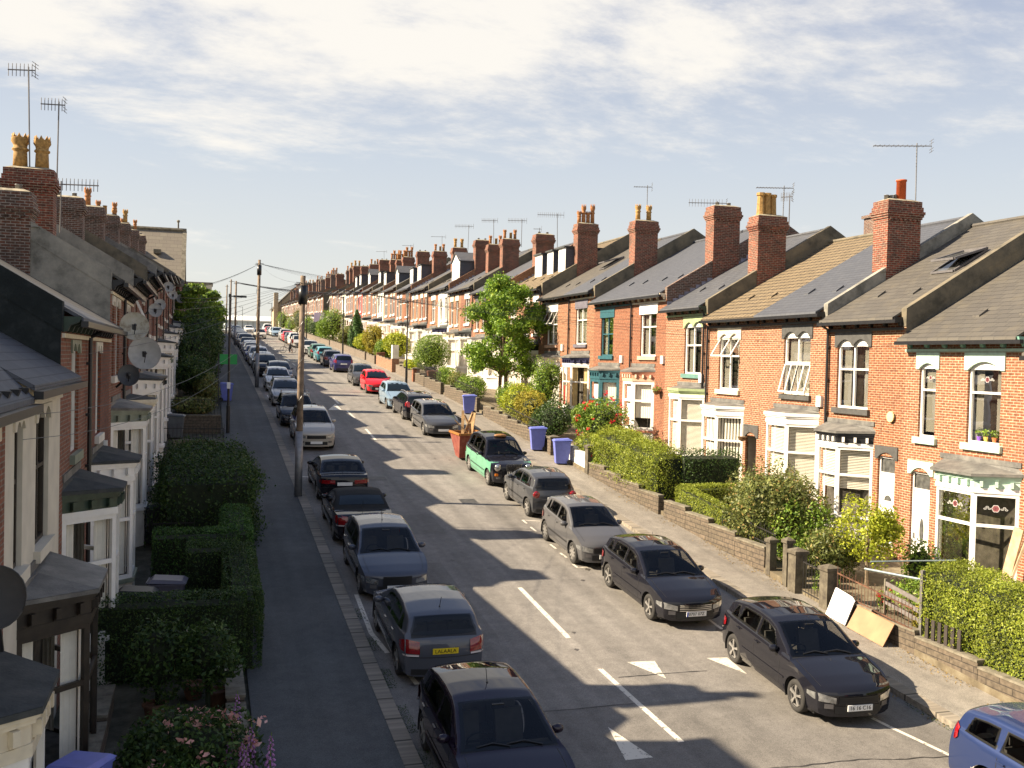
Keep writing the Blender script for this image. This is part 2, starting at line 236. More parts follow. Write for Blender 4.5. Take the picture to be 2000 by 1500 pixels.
def solo(mb, name, mats, label, cat, group=None, smooth=False, kind=None):
    v = np.array(mb.v); c = Vector((float(v[:, 0].mean()), float(v[:, 1].mean()), float(v[:, 2].min())))
    mb.v = [tuple(Vector(p)-c) for p in mb.v]; o = mb.build(name, mats, smooth=smooth); o.location = c; return tag(o, label, cat, group, kind)
def setting(mb, name, mats, smooth=False):
    o = mb.build(name, mats, smooth=smooth); o['kind'] = 'structure'; return o
def text(body, size, m_, parent, mat_w, name='lettering', ext=.002, spacing=1.0):
    cu = bpy.data.curves.new(name, 'FONT'); cu.body = body; cu.size = size; cu.extrude = ext; cu.align_x = 'CENTER'; cu.align_y = 'CENTER'; cu.materials.append(m_); cu.space_character = spacing
    t = bpy.data.objects.new('tmp', cu); me = bpy.data.meshes.new_from_object(t); me.name = name; bpy.data.objects.remove(t); me.materials.clear(); me.materials.append(m_); o = bpy.data.objects.new(name, me); COL.objects.link(o); o.parent = parent; o.matrix_local = mat_w; return o
# ---------------------------------------------------------------- the ground, road and pavements
def strip(x0, x1, dz, y0=-40., y1=330., st=2., mb=None, nx=1, skirt=0.):
    mb = mb or MB(); ys = list(np.arange(y0, y1+.01, st)); P = []
    for y in ys:
        r = [(x0+(x1-x0)*i/nx, y, rz(y)+dz) for i in range(nx+1)]
        if skirt: r = [(x0, y, rz(y)+dz-skirt)]+r+[(x1, y, rz(y)+dz-skirt)]
        P.append(r)
    return mb.grid(P)
gm = MB(); gm.grid([[(x, y, rz(min(y, 880))-.22-abs(x-8)*.012) for x in (-900, -300, -60, -10, 8, 26, 60, 300, 900)] for y in list(np.arange(-56, 330, 6))+[400, 520, 700, 1000, 1500, 2400]])
setting(gm, 'ground', stained('rough_grass_ground', (.05, .06, .025), (.09, .09, .04), (.15, .13, .07), .6))
def asphalt(name, c, c2, tint=(1, 1, 1)):
    m, nt, b, nn, L = nodes(name); g = nn('ShaderNodeNewGeometry')
    n = nn('ShaderNodeTexNoise', i_Scale=.35, i_Detail=8, i_Roughness=.6); L(g.outputs[0], n.inputs['Vector']); cr = nn('ShaderNodeValToRGB'); L(n.outputs[0], cr.inputs[0]); e = cr.color_ramp.elements; e[0].position = .35; e[0].color = (*c, 1); e[1].position = .65; e[1].color = (*c2, 1)
    v = nn('ShaderNodeTexVoronoi', i_Scale=90.); L(g.outputs[0], v.inputs['Vector']); r = nn('ShaderNodeMapRange'); L(v.outputs['Color'], r.inputs[0]); r.inputs[3].default_value = .62; r.inputs[4].default_value = 1.4
    sp = nn('ShaderNodeTexNoise', i_Scale=2.6, i_Detail=12, i_Roughness=.8); L(g.outputs[0], sp.inputs['Vector']); r3 = nn('ShaderNodeMapRange'); L(sp.outputs[0], r3.inputs[0]); r3.inputs[1].default_value = .35; r3.inputs[2].default_value = .65; r3.inputs[3].default_value = .74; r3.inputs[4].default_value = 1.16
    m1 = nn('ShaderNodeMix', data_type='RGBA', blend_type='MULTIPLY'); m1.inputs[0].default_value = 1; L(cr.outputs[0], m1.inputs[6]); L(r.outputs[0], m1.inputs[7]); m2 = nn('ShaderNodeMix', data_type='RGBA', blend_type='MULTIPLY'); m2.inputs[0].default_value = 1; L(m1.outputs[2], m2.inputs[6]); L(r3.outputs[0], m2.inputs[7]); 
    # oil drips and wheel-worn lanes run along the street
    mp = nn('ShaderNodeMapping'); L(g.outputs[0], mp.inputs[0]); mp.inputs['Scale'].default_value = (2.2, .05, .05); n4 = nn('ShaderNodeTexNoise', i_Scale=1., i_Detail=3); L(mp.outputs[0], n4.inputs['Vector']); r4 = nn('ShaderNodeMapRange'); L(n4.outputs[0], r4.inputs[0]); r4.inputs[1].default_value = .3; r4.inputs[2].default_value = .7; r4.inputs[3].default_value = .78; r4.inputs[4].default_value = 1.14
    m3 = nn('ShaderNodeMix', data_type='RGBA', blend_type='MULTIPLY'); m3.inputs[0].default_value = 1; L(m2.outputs[2], m3.inputs[6]); L(r4.outputs[0], m3.inputs[7]); L(m3.outputs[2], b.inputs['Base Color'])
    b.inputs['Roughness'].default_value = .82; bp = nn('ShaderNodeBump'); bp.inputs['Strength'].default_value = .5; bp.inputs['Distance'].default_value = .006; L(v.outputs['Distance'], bp.inputs['Height']); L(bp.outputs[0], b.inputs['Normal']); return m
ASPH = asphalt('road_asphalt', (.175, .160, .142), (.215, .197, .175)); ASPP = asphalt('pavement_asphalt', (.21, .185, .155), (.25, .225, .19)); ASPD = asphalt('patch_asphalt', (.15, .137, .12), (.175, .16, .142))
setting(strip(3.42, 13.7, 0, nx=6), 'road', ASPH)
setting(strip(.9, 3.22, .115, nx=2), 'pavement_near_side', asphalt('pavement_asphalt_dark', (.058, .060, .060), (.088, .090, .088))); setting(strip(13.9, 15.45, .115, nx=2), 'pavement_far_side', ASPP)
M_kerb = brick('kerb_stone', (.26, .22, .17), (.20, .175, .14), (.07, .06, .045), .35, bw=.9, rh=50., ms=.028, along=True, sootcol=(.10, .09, .07))
for nm, a, b_ in (('kerb_near_side', 3.2, 3.5), ('kerb_far_side', 13.6, 13.92)):
    setting(strip(a, b_, .125, skirt=.14, st=1.), nm, M_kerb)
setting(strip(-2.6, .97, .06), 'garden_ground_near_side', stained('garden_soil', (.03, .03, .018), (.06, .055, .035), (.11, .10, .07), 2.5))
setting(strip(15.4, 20.3, .26, skirt=.3), 'garden_ground_far_side', stained('garden_earth', (.10, .08, .05), (.15, .12, .075), (.22, .19, .13), 2))
def paint():
    m, nt, b, nn, L = nodes('worn_road_paint'); g = nn('ShaderNodeNewGeometry'); n = nn('ShaderNodeTexNoise', i_Scale=9., i_Detail=10, i_Roughness=.75); L(g.outputs[0], n.inputs['Vector']); r = nn('ShaderNodeMapRange'); L(n.outputs[0], r.inputs[0]); r.inputs[1].default_value = .40; r.inputs[2].default_value = .44
    mx = nn('ShaderNodeMix', data_type='RGBA'); L(r.outputs[0], mx.inputs[0]); mx.inputs[6].default_value = (.15, .13, .105, 1); mx.inputs[7].default_value = (.62, .57, .48, 1); L(mx.outputs[2], b.inputs['Base Color']); b.inputs['Roughness'].default_value = .7; return m
mk = MB()
def gl(p, dz=.005): return Vector((p[0], p[1], rz(p[1])+dz))
def line(a, b, w=.1):
    a = Vector((a[0], a[1], 0)); b = Vector((b[0], b[1], 0)); d = (b-a); n = max(1, int(d.length/.8)); s = Vector((-d.y, d.x, 0)).normalized()*w/2
    mk.grid([[gl(a+d*i/n-s), gl(a+d*i/n+s)] for i in range(n+1)])
def pline(pts, w=.1):
    q = [G(*p) for p in pts]
    for a, b in zip(q, q[1:]): line(a, b, w)
line((8.08, 25.0), (8.08, 21.25), .13); line((8.1, 19.4), (8.22, 15.85), .12)
for y in np.arange(28.7, 44, 6.6): line((8.08, y+3.6), (8.08, y), .12) if y > 60 else None
line((7.9, 50.6), (7.9, 47.5), .12); line((7.85, 57.4), (7.85, 54.2), .12); line((7.8, 63.5), (7.8, 60.6), .12)
for y in np.arange(84, 190, 6.2): line((7.7, y), (7.7, y+3.2), .12)
for tri in (((1224.5, 1294.5), (1278.5, 1292), (1301, 1326)), ((1380, 1287), (1420, 1286), (1459, 1317.6)), ((1187.6, 1420.5), (1275.5, 1480), (1221.5, 1487)), ((655, 789), (668, 801), (641, 801))):
    q = [G(*p) for p in tri]; c = (q[0]+q[1]+q[2])/3; mk.add([gl(p) for p in q], [(0, 1, 2)])
pline([(1703, 1403), (1740, 1421), (1790, 1446), (1866, 1483), (1935, 1519)], .09)
pline([(696, 1162), (725, 1237)], .11); pline([(725, 1237), (757, 1277)], .11); pline([(785, 1302), (815, 1337)], .11)
pline([(1020, 1016), (1055, 1018.6)], .06); pline([(1020, 1016), (1029, 1023)], .07); pline([(1036, 1030), (1047, 1038)], .07); pline([(1074, 1063), (1086, 1072)], .07); pline([(1094, 1080), (1107, 1090)], .07); pline([(1119, 1102), (1128, 1109)], .07); pline([(1128, 1109), (1163, 1108)], .06)
pline([(1385, 1212), (1410, 1230)], .08); pline([(523, 772), (530, 783)], .12); pline([(545, 806), (549, 820)], .12); pline([(588, 931), (603, 932)], .1)
setting(mk, 'road_markings', paint())
pt = MB(); pt.grid([[gl((x, y), .0025) for x in (3.6, 6, 9, 11.5, 13.5)] for y in np.arange(12.2, 18.1, .6)]); 
for a, b, c, d in ((9.6, 10.5, 29.5, 34.0), (5.8, 6.5, 21.5, 27.5), (9.0, 9.9, 44.0, 52.0), (6.2, 7.4, 30.5, 33), (8.8, 13.2, 62.5, 63.4)): pt.grid([[gl((x, y), .0025) for x in (a, (a+b)/2, b)] for y in np.linspace(c, d, 9)])
setting(pt, 'road_patch', ASPD)
dm_ = MB()
for _ in range(70):
    x = random.choice((random.uniform(11.0, 13.3), random.uniform(3.9, 5.5), random.uniform(5.6, 11))); y = random.uniform(12, 60); r_ = random.uniform(.03, .16); dm_.add([gl((x+r_*(1+.4*math.sin(k*2.7))*math.cos(k*.628)*.7, y+r_*(1+.4*math.cos(k*1.9))*math.sin(k*.628)), .0045) for k in range(10)], [tuple(range(10))])
setting(dm_, 'road_oil_spots', mat('oil_spot', (.075, .066, .058), .55, var=.3, nscale=12))
gr_m = mat('manhole_iron', (.06, .055, .05), .6, var=.3); mh = MB(); mh.add([gl((x, y), .006) for x, y in ((8.9, 34.4), (9.5, 34.4), (9.5, 35.1), (8.9, 35.1))], [(0, 1, 2, 3)]); mh.add([gl((x, y), .0065) for x, y in ((6.2, 38.5), (6.9, 38.5), (6.9, 39.2), (6.2, 39.2))], [(0, 1, 2, 3)]); setting(mh, 'road_manhole', gr_m)
cr = MB()
for x0, x1, y, wob in ((9.2, 13.2, 14.6, .12), (4.6, 8.2, 17.6, .05), (8.3, 10.4, 18.9, .05)):
    xs = np.arange(x0, x1, .12); yy = y+np.cumsum(rng.normal(0, wob*.18, len(xs))); w = .008+rng.random(len(xs))*.014
    cr.grid([[gl((a, b-c), .007), gl((a, b+c), .007)] for a, b, c in zip(xs, yy, w)])
setting(cr, 'road_crack', mat('road_tar_crack', (.03, .027, .024), .6))

# ---------------------------------------------------------------- terraced houses
class Row:
    def __init__(s, xf, sx): s.xf = xf; s.sx = sx
    def __call__(s, d, y, z): return Vector((s.xf+s.sx*d, y, z))
RR = Row(20.06, 1); RL = Row(-2.42, -1)
def bx(mb, T, d0, d1, y0, y1, z0, z1):
    a = T(d0, y0, z0); b = T(d1, y1, z1); return mb.box(min(a.x, b.x), max(a.x, b.x), y0, y1, z0, z1)
class Pl:                                       # an upright panel from A to B; n = outward distance
    def __init__(s, A, B, out):
        s.A = Vector(A); d = Vector(B)-s.A; d.z = 0; s.L = d.length; s.u = d/s.L; s.n = Vector(out); s.n = (s.n-s.u*s.n.dot(s.u)).normalized()
    def P(s, u, z, n): q = s.A+s.u*u+s.n*n; return Vector((q.x, q.y, z))
    def box(s, mb, u0, u1, z0, z1, n0, n1):
        return mb.add([s.P(u, z, n) for n in (n0, n1) for z in (z0, z1) for u in (u0, u1)], [(0, 2, 3, 1), (4, 5, 7, 6), (0, 1, 5, 4), (2, 6, 7, 3), (0, 4, 6, 2), (1, 3, 7, 5)])
    def quad(s, mb, u0, u1, z0, z1, n): return mb.add([s.P(u0, z0, n), s.P(u1, z0, n), s.P(u1, z1, n), s.P(u0, z1, n)], [(0, 1, 2, 3)])
def sash(pl, fm, pm, cm, u0, u1, z0, z1, cols=1, rows=(1,), n=0., fr=.06, bar=.06, cur='net', open_=None, far=False):
    """frame bars, panes and what hangs behind them; rows are height fractions from the bottom"""
    pl.box(fm, u0, u0+fr, z0, z1, n-.05, n+.02); pl.box(fm, u1-fr, u1, z0, z1, n-.05, n+.02); pl.box(fm, u0+fr, u1-fr, z0, z0+fr, n-.05, n+.022); pl.box(fm, u0+fr, u1-fr, z1-fr, z1, n-.05, n+.022)
    iu0, iu1, iz0, iz1 = u0+fr, u1-fr, z0+fr, z1-fr
    for i in range(1, cols): c = iu0+(iu1-iu0)*i/cols; pl.box(fm, c-bar/2, c+bar/2, iz0, iz1, n-.045, n+.018)
    zc_ = iz0
    for r in rows[:-1]:
        zc_ += (iz1-iz0)*r
        for i in range(cols):
            a = iu0+(iu1-iu0)*i/cols+(bar/2 if i else 0); b = iu0+(iu1-iu0)*(i+1)/cols-(bar/2 if i < cols-1 else 0); pl.box(fm, a, b, zc_-bar/2, zc_+bar/2, n-.04, n+.016)
    pl.quad(pm, iu0, iu1, iz0, iz1, n-.02)
    if far or cm is None: return
    w = iu1-iu0; h = iz1-iz0
    def fold(a, b, z_a, z_b, nn_, amp=.007, k=0):
        m_ = max(3, int((b-a)/.035)); cm.k = k; cm.grid([[pl.P(a+(b-a)*i/m_, z_b, nn_+amp*math.sin(i*2.1)), pl.P(a+(b-a)*i/m_, z_a, nn_+amp*math.sin(i*2.1+.4))] for i in range(m_+1)]); cm.k = 0
    if cur == 'net': fold(iu0, iu1, iz0+h*.0, iz1, n-.14)
    elif cur == 'nethalf': fold(iu0, iu1, iz0+h*.22, iz1, n-.14)
    elif cur == 'drapes': fold(iu0, iu0+w*.28, iz0, iz1, n-.14); fold(iu1-w*.28, iu1, iz0, iz1, n-.14)
    elif cur == 'gold': fold(iu0, iu0+w*.3, iz0, iz1, n-.14, k=2); fold(iu1-w*.3, iu1, iz0, iz1, n-.14, k=2)
    elif cur == 'slats':
        z = iz1
        while z > iz0+.02: cm.k = 1; pl.box(cm, iu0, iu1, z-.035, z-.006, n-.13, n-.12); z -= .05
        cm.k = 0
    elif cur == 'halfslats':
        z = iz1
        while z > iz0+h*.4: cm.k = 1; pl.box(cm, iu0, iu1, z-.035, z-.006, n-.13, n-.12); z -= .05
        cm.k = 0
    elif cur == 'vert':
        a = iu0
        while a < iu1: cm.k = 1; pl.box(cm, a, min(a+.075, iu1), iz0, iz1, n-.13, n-.125); a += .12
        cm.k = 0
    elif cur == 'blind': cm.k = 1; pl.quad(cm, iu0, iu1, iz0+h*.05, iz1, n-.12); cm.k = 0
def winobj(house, T, name, fmat, A, B, out, z0, z1, cols=1, rows=(1,), cur='net', fr=.06, far=False, inset=0., parts=None, op=None, rose_=False):
    pl = Pl(A, B, out); fm = MB(); pm = MB(); cm = MB(); sash(pl, fm, pm, cm, 0, pl.L, z0, z1, cols, rows, -inset, fr, cur=cur, far=far)
    if op:                                       # top-hung lights pushed open: (u0, u1, z0, z1, reach)
        for (u0, u1, za, zb, rr) in op:
            a0, a1 = pl.P(u0, zb, -inset+.03), pl.P(u1, zb, -inset+.03); b0, b1 = pl.P(u0, za+.03, -inset+.03+rr), pl.P(u1, za+.03, -inset+.03+rr)
            mid = (a0+a1)/2; mid2 = (b0+b1)/2
            for p, q in ((a0, a1), (b0, b1), (a0, b0), (a1, b1), (mid, mid2)): fm.bar(p, q, .055, .04, up=pl.n)
            pm.add([a0, a1, b1, b0], [(0, 1, 2, 3)])
    w = fm.build(name, fmat, house); pm.build('pane', M_far if far else GLASS, w)
    if cm.v: cm.build('curtain', [M_cur, M_blind, M_drape], w)
    if rose_: rose(pl, pl.L/2, z0+(z1-z0)*(1-rows[-1]/2), w, .10 if pl.L > .9 else .075, -inset-.012)
    return w, pl
def rose(pl, u, z, par, s=.11, n=.0):
    mb = MB()
    for k in range(6):
        a = k*1.047; mb.k = 0; c0, c1 = u+s*.42*math.cos(a), z+s*.42*math.sin(a); mb.add([pl.P(c0+s*.34*math.cos(t), c1+s*.34*math.sin(t), n) for t in np.linspace(0, 6.283, 9)[:-1]], [tuple(range(8))])
        mb.k = 1; P = [(c0+s*.42*math.cos(t), c1+s*.42*math.sin(t)) for t in np.linspace(a-1.3, a+1.3, 6)]; mb.grid([[pl.P(p, q, n+.002), pl.P(u+(p-u)*.86, z+(q-z)*.86, n+.002)] for p, q in P])
    for sg in (-1, 1):
        for r, dz in ((1.25, -.1), (1.7, .25), (2.1, -.15)): mb.k = 1; c0, c1 = u+sg*s*r, z+s*dz; mb.grid([[pl.P(c0+s*.32*math.cos(t), c1+s*.2*math.sin(t), n+.001), pl.P(c0+s*.22*math.cos(t), c1+s*.11*math.sin(t), n+.001)] for t in np.linspace(0, 6.283, 9)])
    mb.build('leaded_rose', [mat('rose_glass', (.30, .10, .11), .3, var=0), mat('lead_came', (.6, .6, .58), .4, var=0)], par)
def wall_cells(mb, T, d, y0, y1, z0, z1, ops, rev=.13):
    ys = sorted({y0, y1, *[o[0] for o in ops], *[o[1] for o in ops]}); zs = sorted({z0, z1, *[o[2] for o in ops], *[o[3] for o in ops]})
    for a, b in zip(ys, ys[1:]):
        for c, e in zip(zs, zs[1:]):
            if any(o[0] <= a+1e-6 and o[1] >= b-1e-6 and o[2] <= c+1e-6 and o[3] >= e-1e-6 for o in ops): continue
            mb.add([T(d, a, c), T(d, b, c), T(d, b, e), T(d, a, e)], [(0, 1, 2, 3)])
    for (a, b, c, e) in ops:
        for q in ([(a, c), (a, e)], [(b, c), (b, e)], [(a, c), (b, c)], [(a, e), (b, e)]):
            mb.add([T(d, q[0][0], q[0][1]), T(d, q[1][0], q[1][1]), T(d+rev, q[1][0], q[1][1]), T(d+rev, q[0][0], q[0][1])], [(0, 1, 2, 3)])
def pot(mb, c, style=0, h=.75, r=.13):
    if style == 0: pf = [(r, 0), (r*.92, h*.45), (r*.88, h*.5), (r*1.12, h*.54), (r*1.12, h*.58), (r*.9, h*.62), (r*.95, h*.7), (r*1.25, h*.8), (r*1.2, h*.88), (r*1.25, h*.9), (r*.95, h*.9), (r*.9, h*.6)]
    elif style == 1: pf = [(r*1.1, 0), (r, h*.15), (r*.85, h*.85), (r*1.1, h*.88), (r*1.1, h), (r*.8, h), (r*.75, h*.5)]
    else: pf = [(r, 0), (r*.97, h*.92), (r*1.1, h*.93), (r*1.1, h), (r*.85, h), (r*.8, h*.5)]
    mb.lathe(pf, c, 8 if style == 1 else 14)
    if style == 0:
        for j in range(8):
            a = j*math.pi/4; q = Vector(c)+Vector((math.cos(a)*r*1.12, math.sin(a)*r*1.12, h*.9)); t_ = Vector((-math.sin(a), math.cos(a), 0))*r*.32; mb.prism([q-t_, q+t_, q+Vector((0, 0, h*.14))], Vector((-math.cos(a), -math.sin(a), 0))*.03)
def chimney(house, T, y, E, top, d0=2.25, d1=3.6, w=.78, bm=None, pots=((0, 'y'),) * 2, base=None, pl_=None, fl=True):
    mb = MB(); b0 = E+d0*.58-1.9 if base is None else base; bx(mb, T, d0, d1, y, y+w, b0, top-.62)
    z = top-.62
    for g, h in ((.035, .08), (.07, .08), (.10, .10), (.055, .16), (.02, .20)): bx(mb, T, d0-g, d1+g, y-g, y+w+g, z, z+h-.002); z += h
    if fl:                                       # dentil course under the cap
        n_ = 7
        for i in range(n_): a = d0+(d1-d0)*(i+.2)/n_; bx(mb, T, a, a+.09, y-.06, y-.002, top-.70, top-.622)
    s = mb.build('chimney', bm or BCH[0], house)
    c = MB(); a = T(d0, y, top); b = T(d1, y+w, top); xs = sorted((a.x, b.x)); c.add([(xs[0], y, top), (xs[1], y, top), (xs[1], y+w, top), (xs[0], y+w, top), (xs[0]+.2, y+.22, top+.09), (xs[1]-.2, y+.22, top+.09), (xs[1]-.2, y+w-.22, top+.09), (xs[0]+.2, y+w-.22, top+.09)], [(0, 1, 5, 4), (1, 2, 6, 5), (2, 3, 7, 6), (3, 0, 4, 7), (4, 5, 6, 7)]); c.build('cement_cap', CAP, s)
    f = MB(); a_ = T(d0-.12, y-.06, 0); f.add([T(d0-.01, y-.03, E+.58*(d0)+.02), T(d0-.01, y+w*.5, E+.58*d0+.02), T(d0-.22, y+w*.5, E+.58*(d0-.22)+.14), T(d0-.22, y-.03, E+.58*(d0-.22)+.14)], [(0, 1, 2, 3)])
    k = 0
    while k < 7: dd = d0+k*(d1-d0)/7; zz = E+.58*dd; bx(f, T, dd, dd+(d1-d0)/7+.02, y-.012, y-.004, zz-.30, zz+.12) if False else None; k += 1
    f.build('lead_apron', M_flash, s)
    for (dd, st, h, r, mt) in pots:
        p = MB(); pot(p, T(dd, y+w*.5, top+.06), st, h, r); p.build('chimney_pot', mt, s, smooth=st != 1)
    return s
def bay(house, T, y0, y1, E, zb, st, far=False, out=None):
    """canted bay: st = dict(fr, corn, roof, base, proj, cur, brk, top, sill)"""
    p = st.get('proj', .78); c = min(st.get('cant', p*.95), (y1-y0)*.33); zt = E-st.get('drop', 4.0 if not st.get('brk', True) else 4.2); zs = E-st.get('bot', 6.5); zr = E-st.get('zr', 3.68 if st.get('brk', True) else 3.6)
    pts = [(0, y0), (-p, y0+c), (-p, y1-c), (0, y1)]; bmesh_ = MB(); g = [(T(a, b, 0)) for a, b in pts]
    # riser below the sill
    rb = MB(); poly = [T(a, b, zb) for a, b in pts]; rb.prism(poly, (0, 0, zs-.02-zb)); root = rb.build('bay_window', st.get('base', BR[0]), house)
    cen = Vector(((g[0].x+g[3].x)/2, (y0+y1)/2, 0))
    def ring(mb, z0, z1, o, o2=None):
        q = [(o2 if o2 is not None else 0, y0-o*.6), (-p-o, y0+c-o*.45), (-p-o, y1-c+o*.45), (o2 if o2 is not None else 0, y1+o*.6)]; mb.prism([T(a, b, z0) for a, b in q], (0, 0, z1-z0))
    sm = MB(); ring(sm, zs-.1, zs, .06); sm.build('sill', st.get('sill', WHT), root)
    fm = MB(); pm = MB(); cm = MB()
    for i in range(3):
        A, B = g[i], g[i+1]; mid = (A+B)/2-cen; pl = Pl(A, B, mid); cols = st.get('cols', 2) if i == 1 else 1
        if far: sash(pl, fm, pm, None, 0, pl.L, zs, zt, cols, st.get('rows', (.62, .38)), -.02, .075, .07, far=True)
        else: sash(pl, fm, pm, cm, 0, pl.L, zs, zt, cols, st.get('rows', (.62, .38)), -.02, st.get('fw', .085), st.get('bw', .08), cur=st.get('cur', 'net'))
    fo = fm.build('window_frame', st.get('fr', WHT), root)
    if st.get('rose'):
        for i in (0, 1, 2): pl = Pl(g[i], g[i+1], (g[i]+g[i+1])/2-cen); rose(pl, pl.L/2, zs+(zt-zs)*.83, fo, .12, -.03); pm.build('pane', M_far if far else GLASS, fo)
    if cm.v: cm.build('curtain', [M_cur, M_blind, M_drape], fo)
    if not far:
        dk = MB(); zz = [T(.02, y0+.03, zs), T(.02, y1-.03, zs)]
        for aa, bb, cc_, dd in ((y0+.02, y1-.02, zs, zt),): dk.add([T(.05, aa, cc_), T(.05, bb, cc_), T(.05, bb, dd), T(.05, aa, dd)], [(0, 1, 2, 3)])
        dk.prism([T(a*.93, b, zs+.01) for a, b in pts], (0, 0, .01)); dk.build('dark_sheet', M_dark, fo)  # flat dark sheets stand in for the dim inside of the bay
    # head, frieze and cornice
    cn = MB(); ring(cn, zt, zt+.13, .035); cn.build('head_board', st.get('head', st.get('fr', WHT)), root)
    cn = MB(); ring(cn, zt+.13, zr-.14, .015); ring(cn, zr-.13, zr-.02, .10); ring(cn, zr-.19, zr-.131, .06)
    if st.get('brk', True) and not far:
        for i in range(3):
            A, B = g[i], g[i+1]; pl = Pl(A, B, (A+B)/2-cen); n_ = 4 if i == 1 else 3; cn.k = 1
            for j in range(n_): u = pl.L*(j+.5)/n_; pl.box(cn, u-.04, u+.04, zt+.17, zr-.2, .016, .10); pl.box(cn, u-.035, u+.035, zt+.145, zt+.17, .016, .05)
            cn.k = 0
    cn.build('cornice', [st.get('corn', WHT), st.get('brkm', st.get('corn', WHT))], root)
    rf = MB(); o = st.get('ov', .13 if st.get('brk', True) else .06); lo_ = [T(0, y0-o*.7, zr+.02), T(-p-o, y0+c-o*.5, zr-.02), T(-p-o, y1-c+o*.5, zr-.02), T(0, y1+o*.7, zr+.02)]; hi = [T(0, y0+.1, E-3.5), T(-.1, (y0+y1)/2-.35, E-3.51), T(-.1, (y0+y1)/2+.35, E-3.51), T(0, y1-.1, E-3.5)]
    rf.add(lo_+hi, [(0, 1, 5, 4), (1, 2, 6, 5), (2, 3, 7, 6), (4, 5, 6, 7)]); rf.prism([q-Vector((0, 0, .07)) for q in lo_], (0, 0, .065)); rf.build('bay_roof', st.get('roof', M_lead), root)
    fl = MB(); bx(fl, T, -.035, -.004, y0-.05, y1+.05, E-3.5, E-3.36); fl.build('flashing', st.get('flash', M_lead), root)
    return root
def lintel(house, T, ya, yb, ztop, zbot, m_, arches=2, inset=.09, far=False):
    mb = MB(); a = ya-.13; b = yb+.13; n = 7; pts = [(a, ztop), (a, zbot-.06), (ya-.0, zbot-.06)] if not far else [(a, ztop), (a, zbot)]
    if not far and arches:
        w = (yb-ya)/arches
        for k in range(arches):
            y0_ = ya+k*w; 
            for i in range(n+1): t = i/n; pts.append((y0_+w*(.03+.94*t), zbot-.02+(.26 if arches == 2 else .2)*math.sin(math.pi*t)**.8*min(1, w)))
    if not far: pts += [(yb, zbot-.06), (b, zbot-.06)]
    else: pts.append((b, zbot))
    pts.append((b, ztop)); mb.prism([T(-.035, y, z) for y, z in pts], T(.06, 0, 0)-T(0, 0, 0)); return mb.build('lintel', m_, house)
POTS = {'crown2': ((2.55, 0, .85, .14, CLAYY), (3.2, 0, .85, .14, CLAYY)), 'oct3': ((2.55, 1, .95, .17, CLAYY), (2.85, 1, .95, .17, CLAYY), (3.15, 1, .9, .15, CLAYY)), 'none': ((2.6, 2, .16, .09, STEEL), (3.2, 2, .16, .09, STEEL)), 'orange': ((3.05, 2, .72, .17, CLAYO), (2.45, 2, .16, .08, STEEL), (2.62, 2, .16, .08, STEEL), (2.8, 2, .2, .06, STEEL)), 'many': ((2.45, 0, .75, .13, CLAY), (2.75, 0, 1.15, .13, CLAY), (3.05, 0, .75, .13, CLAY), (3.35, 0, 1.2, .13, CLAY)), 'mix': ((2.5, 0, .7, .12, CLAY), (3.0, 2, .5, .11, CLAYY), (3.35, 0, .75, .12, CLAY)), 'one': ((3.0, 0, .85, .14, CLAY),), 'crown4': ((2.62, 0, .95, .20, CLAYY), (3.22, 0, .98, .21, CLAYY))}
LASTE = {}
M_lavlead = mat('stepped_lead', (.30, .29, .36), .5, var=.25)
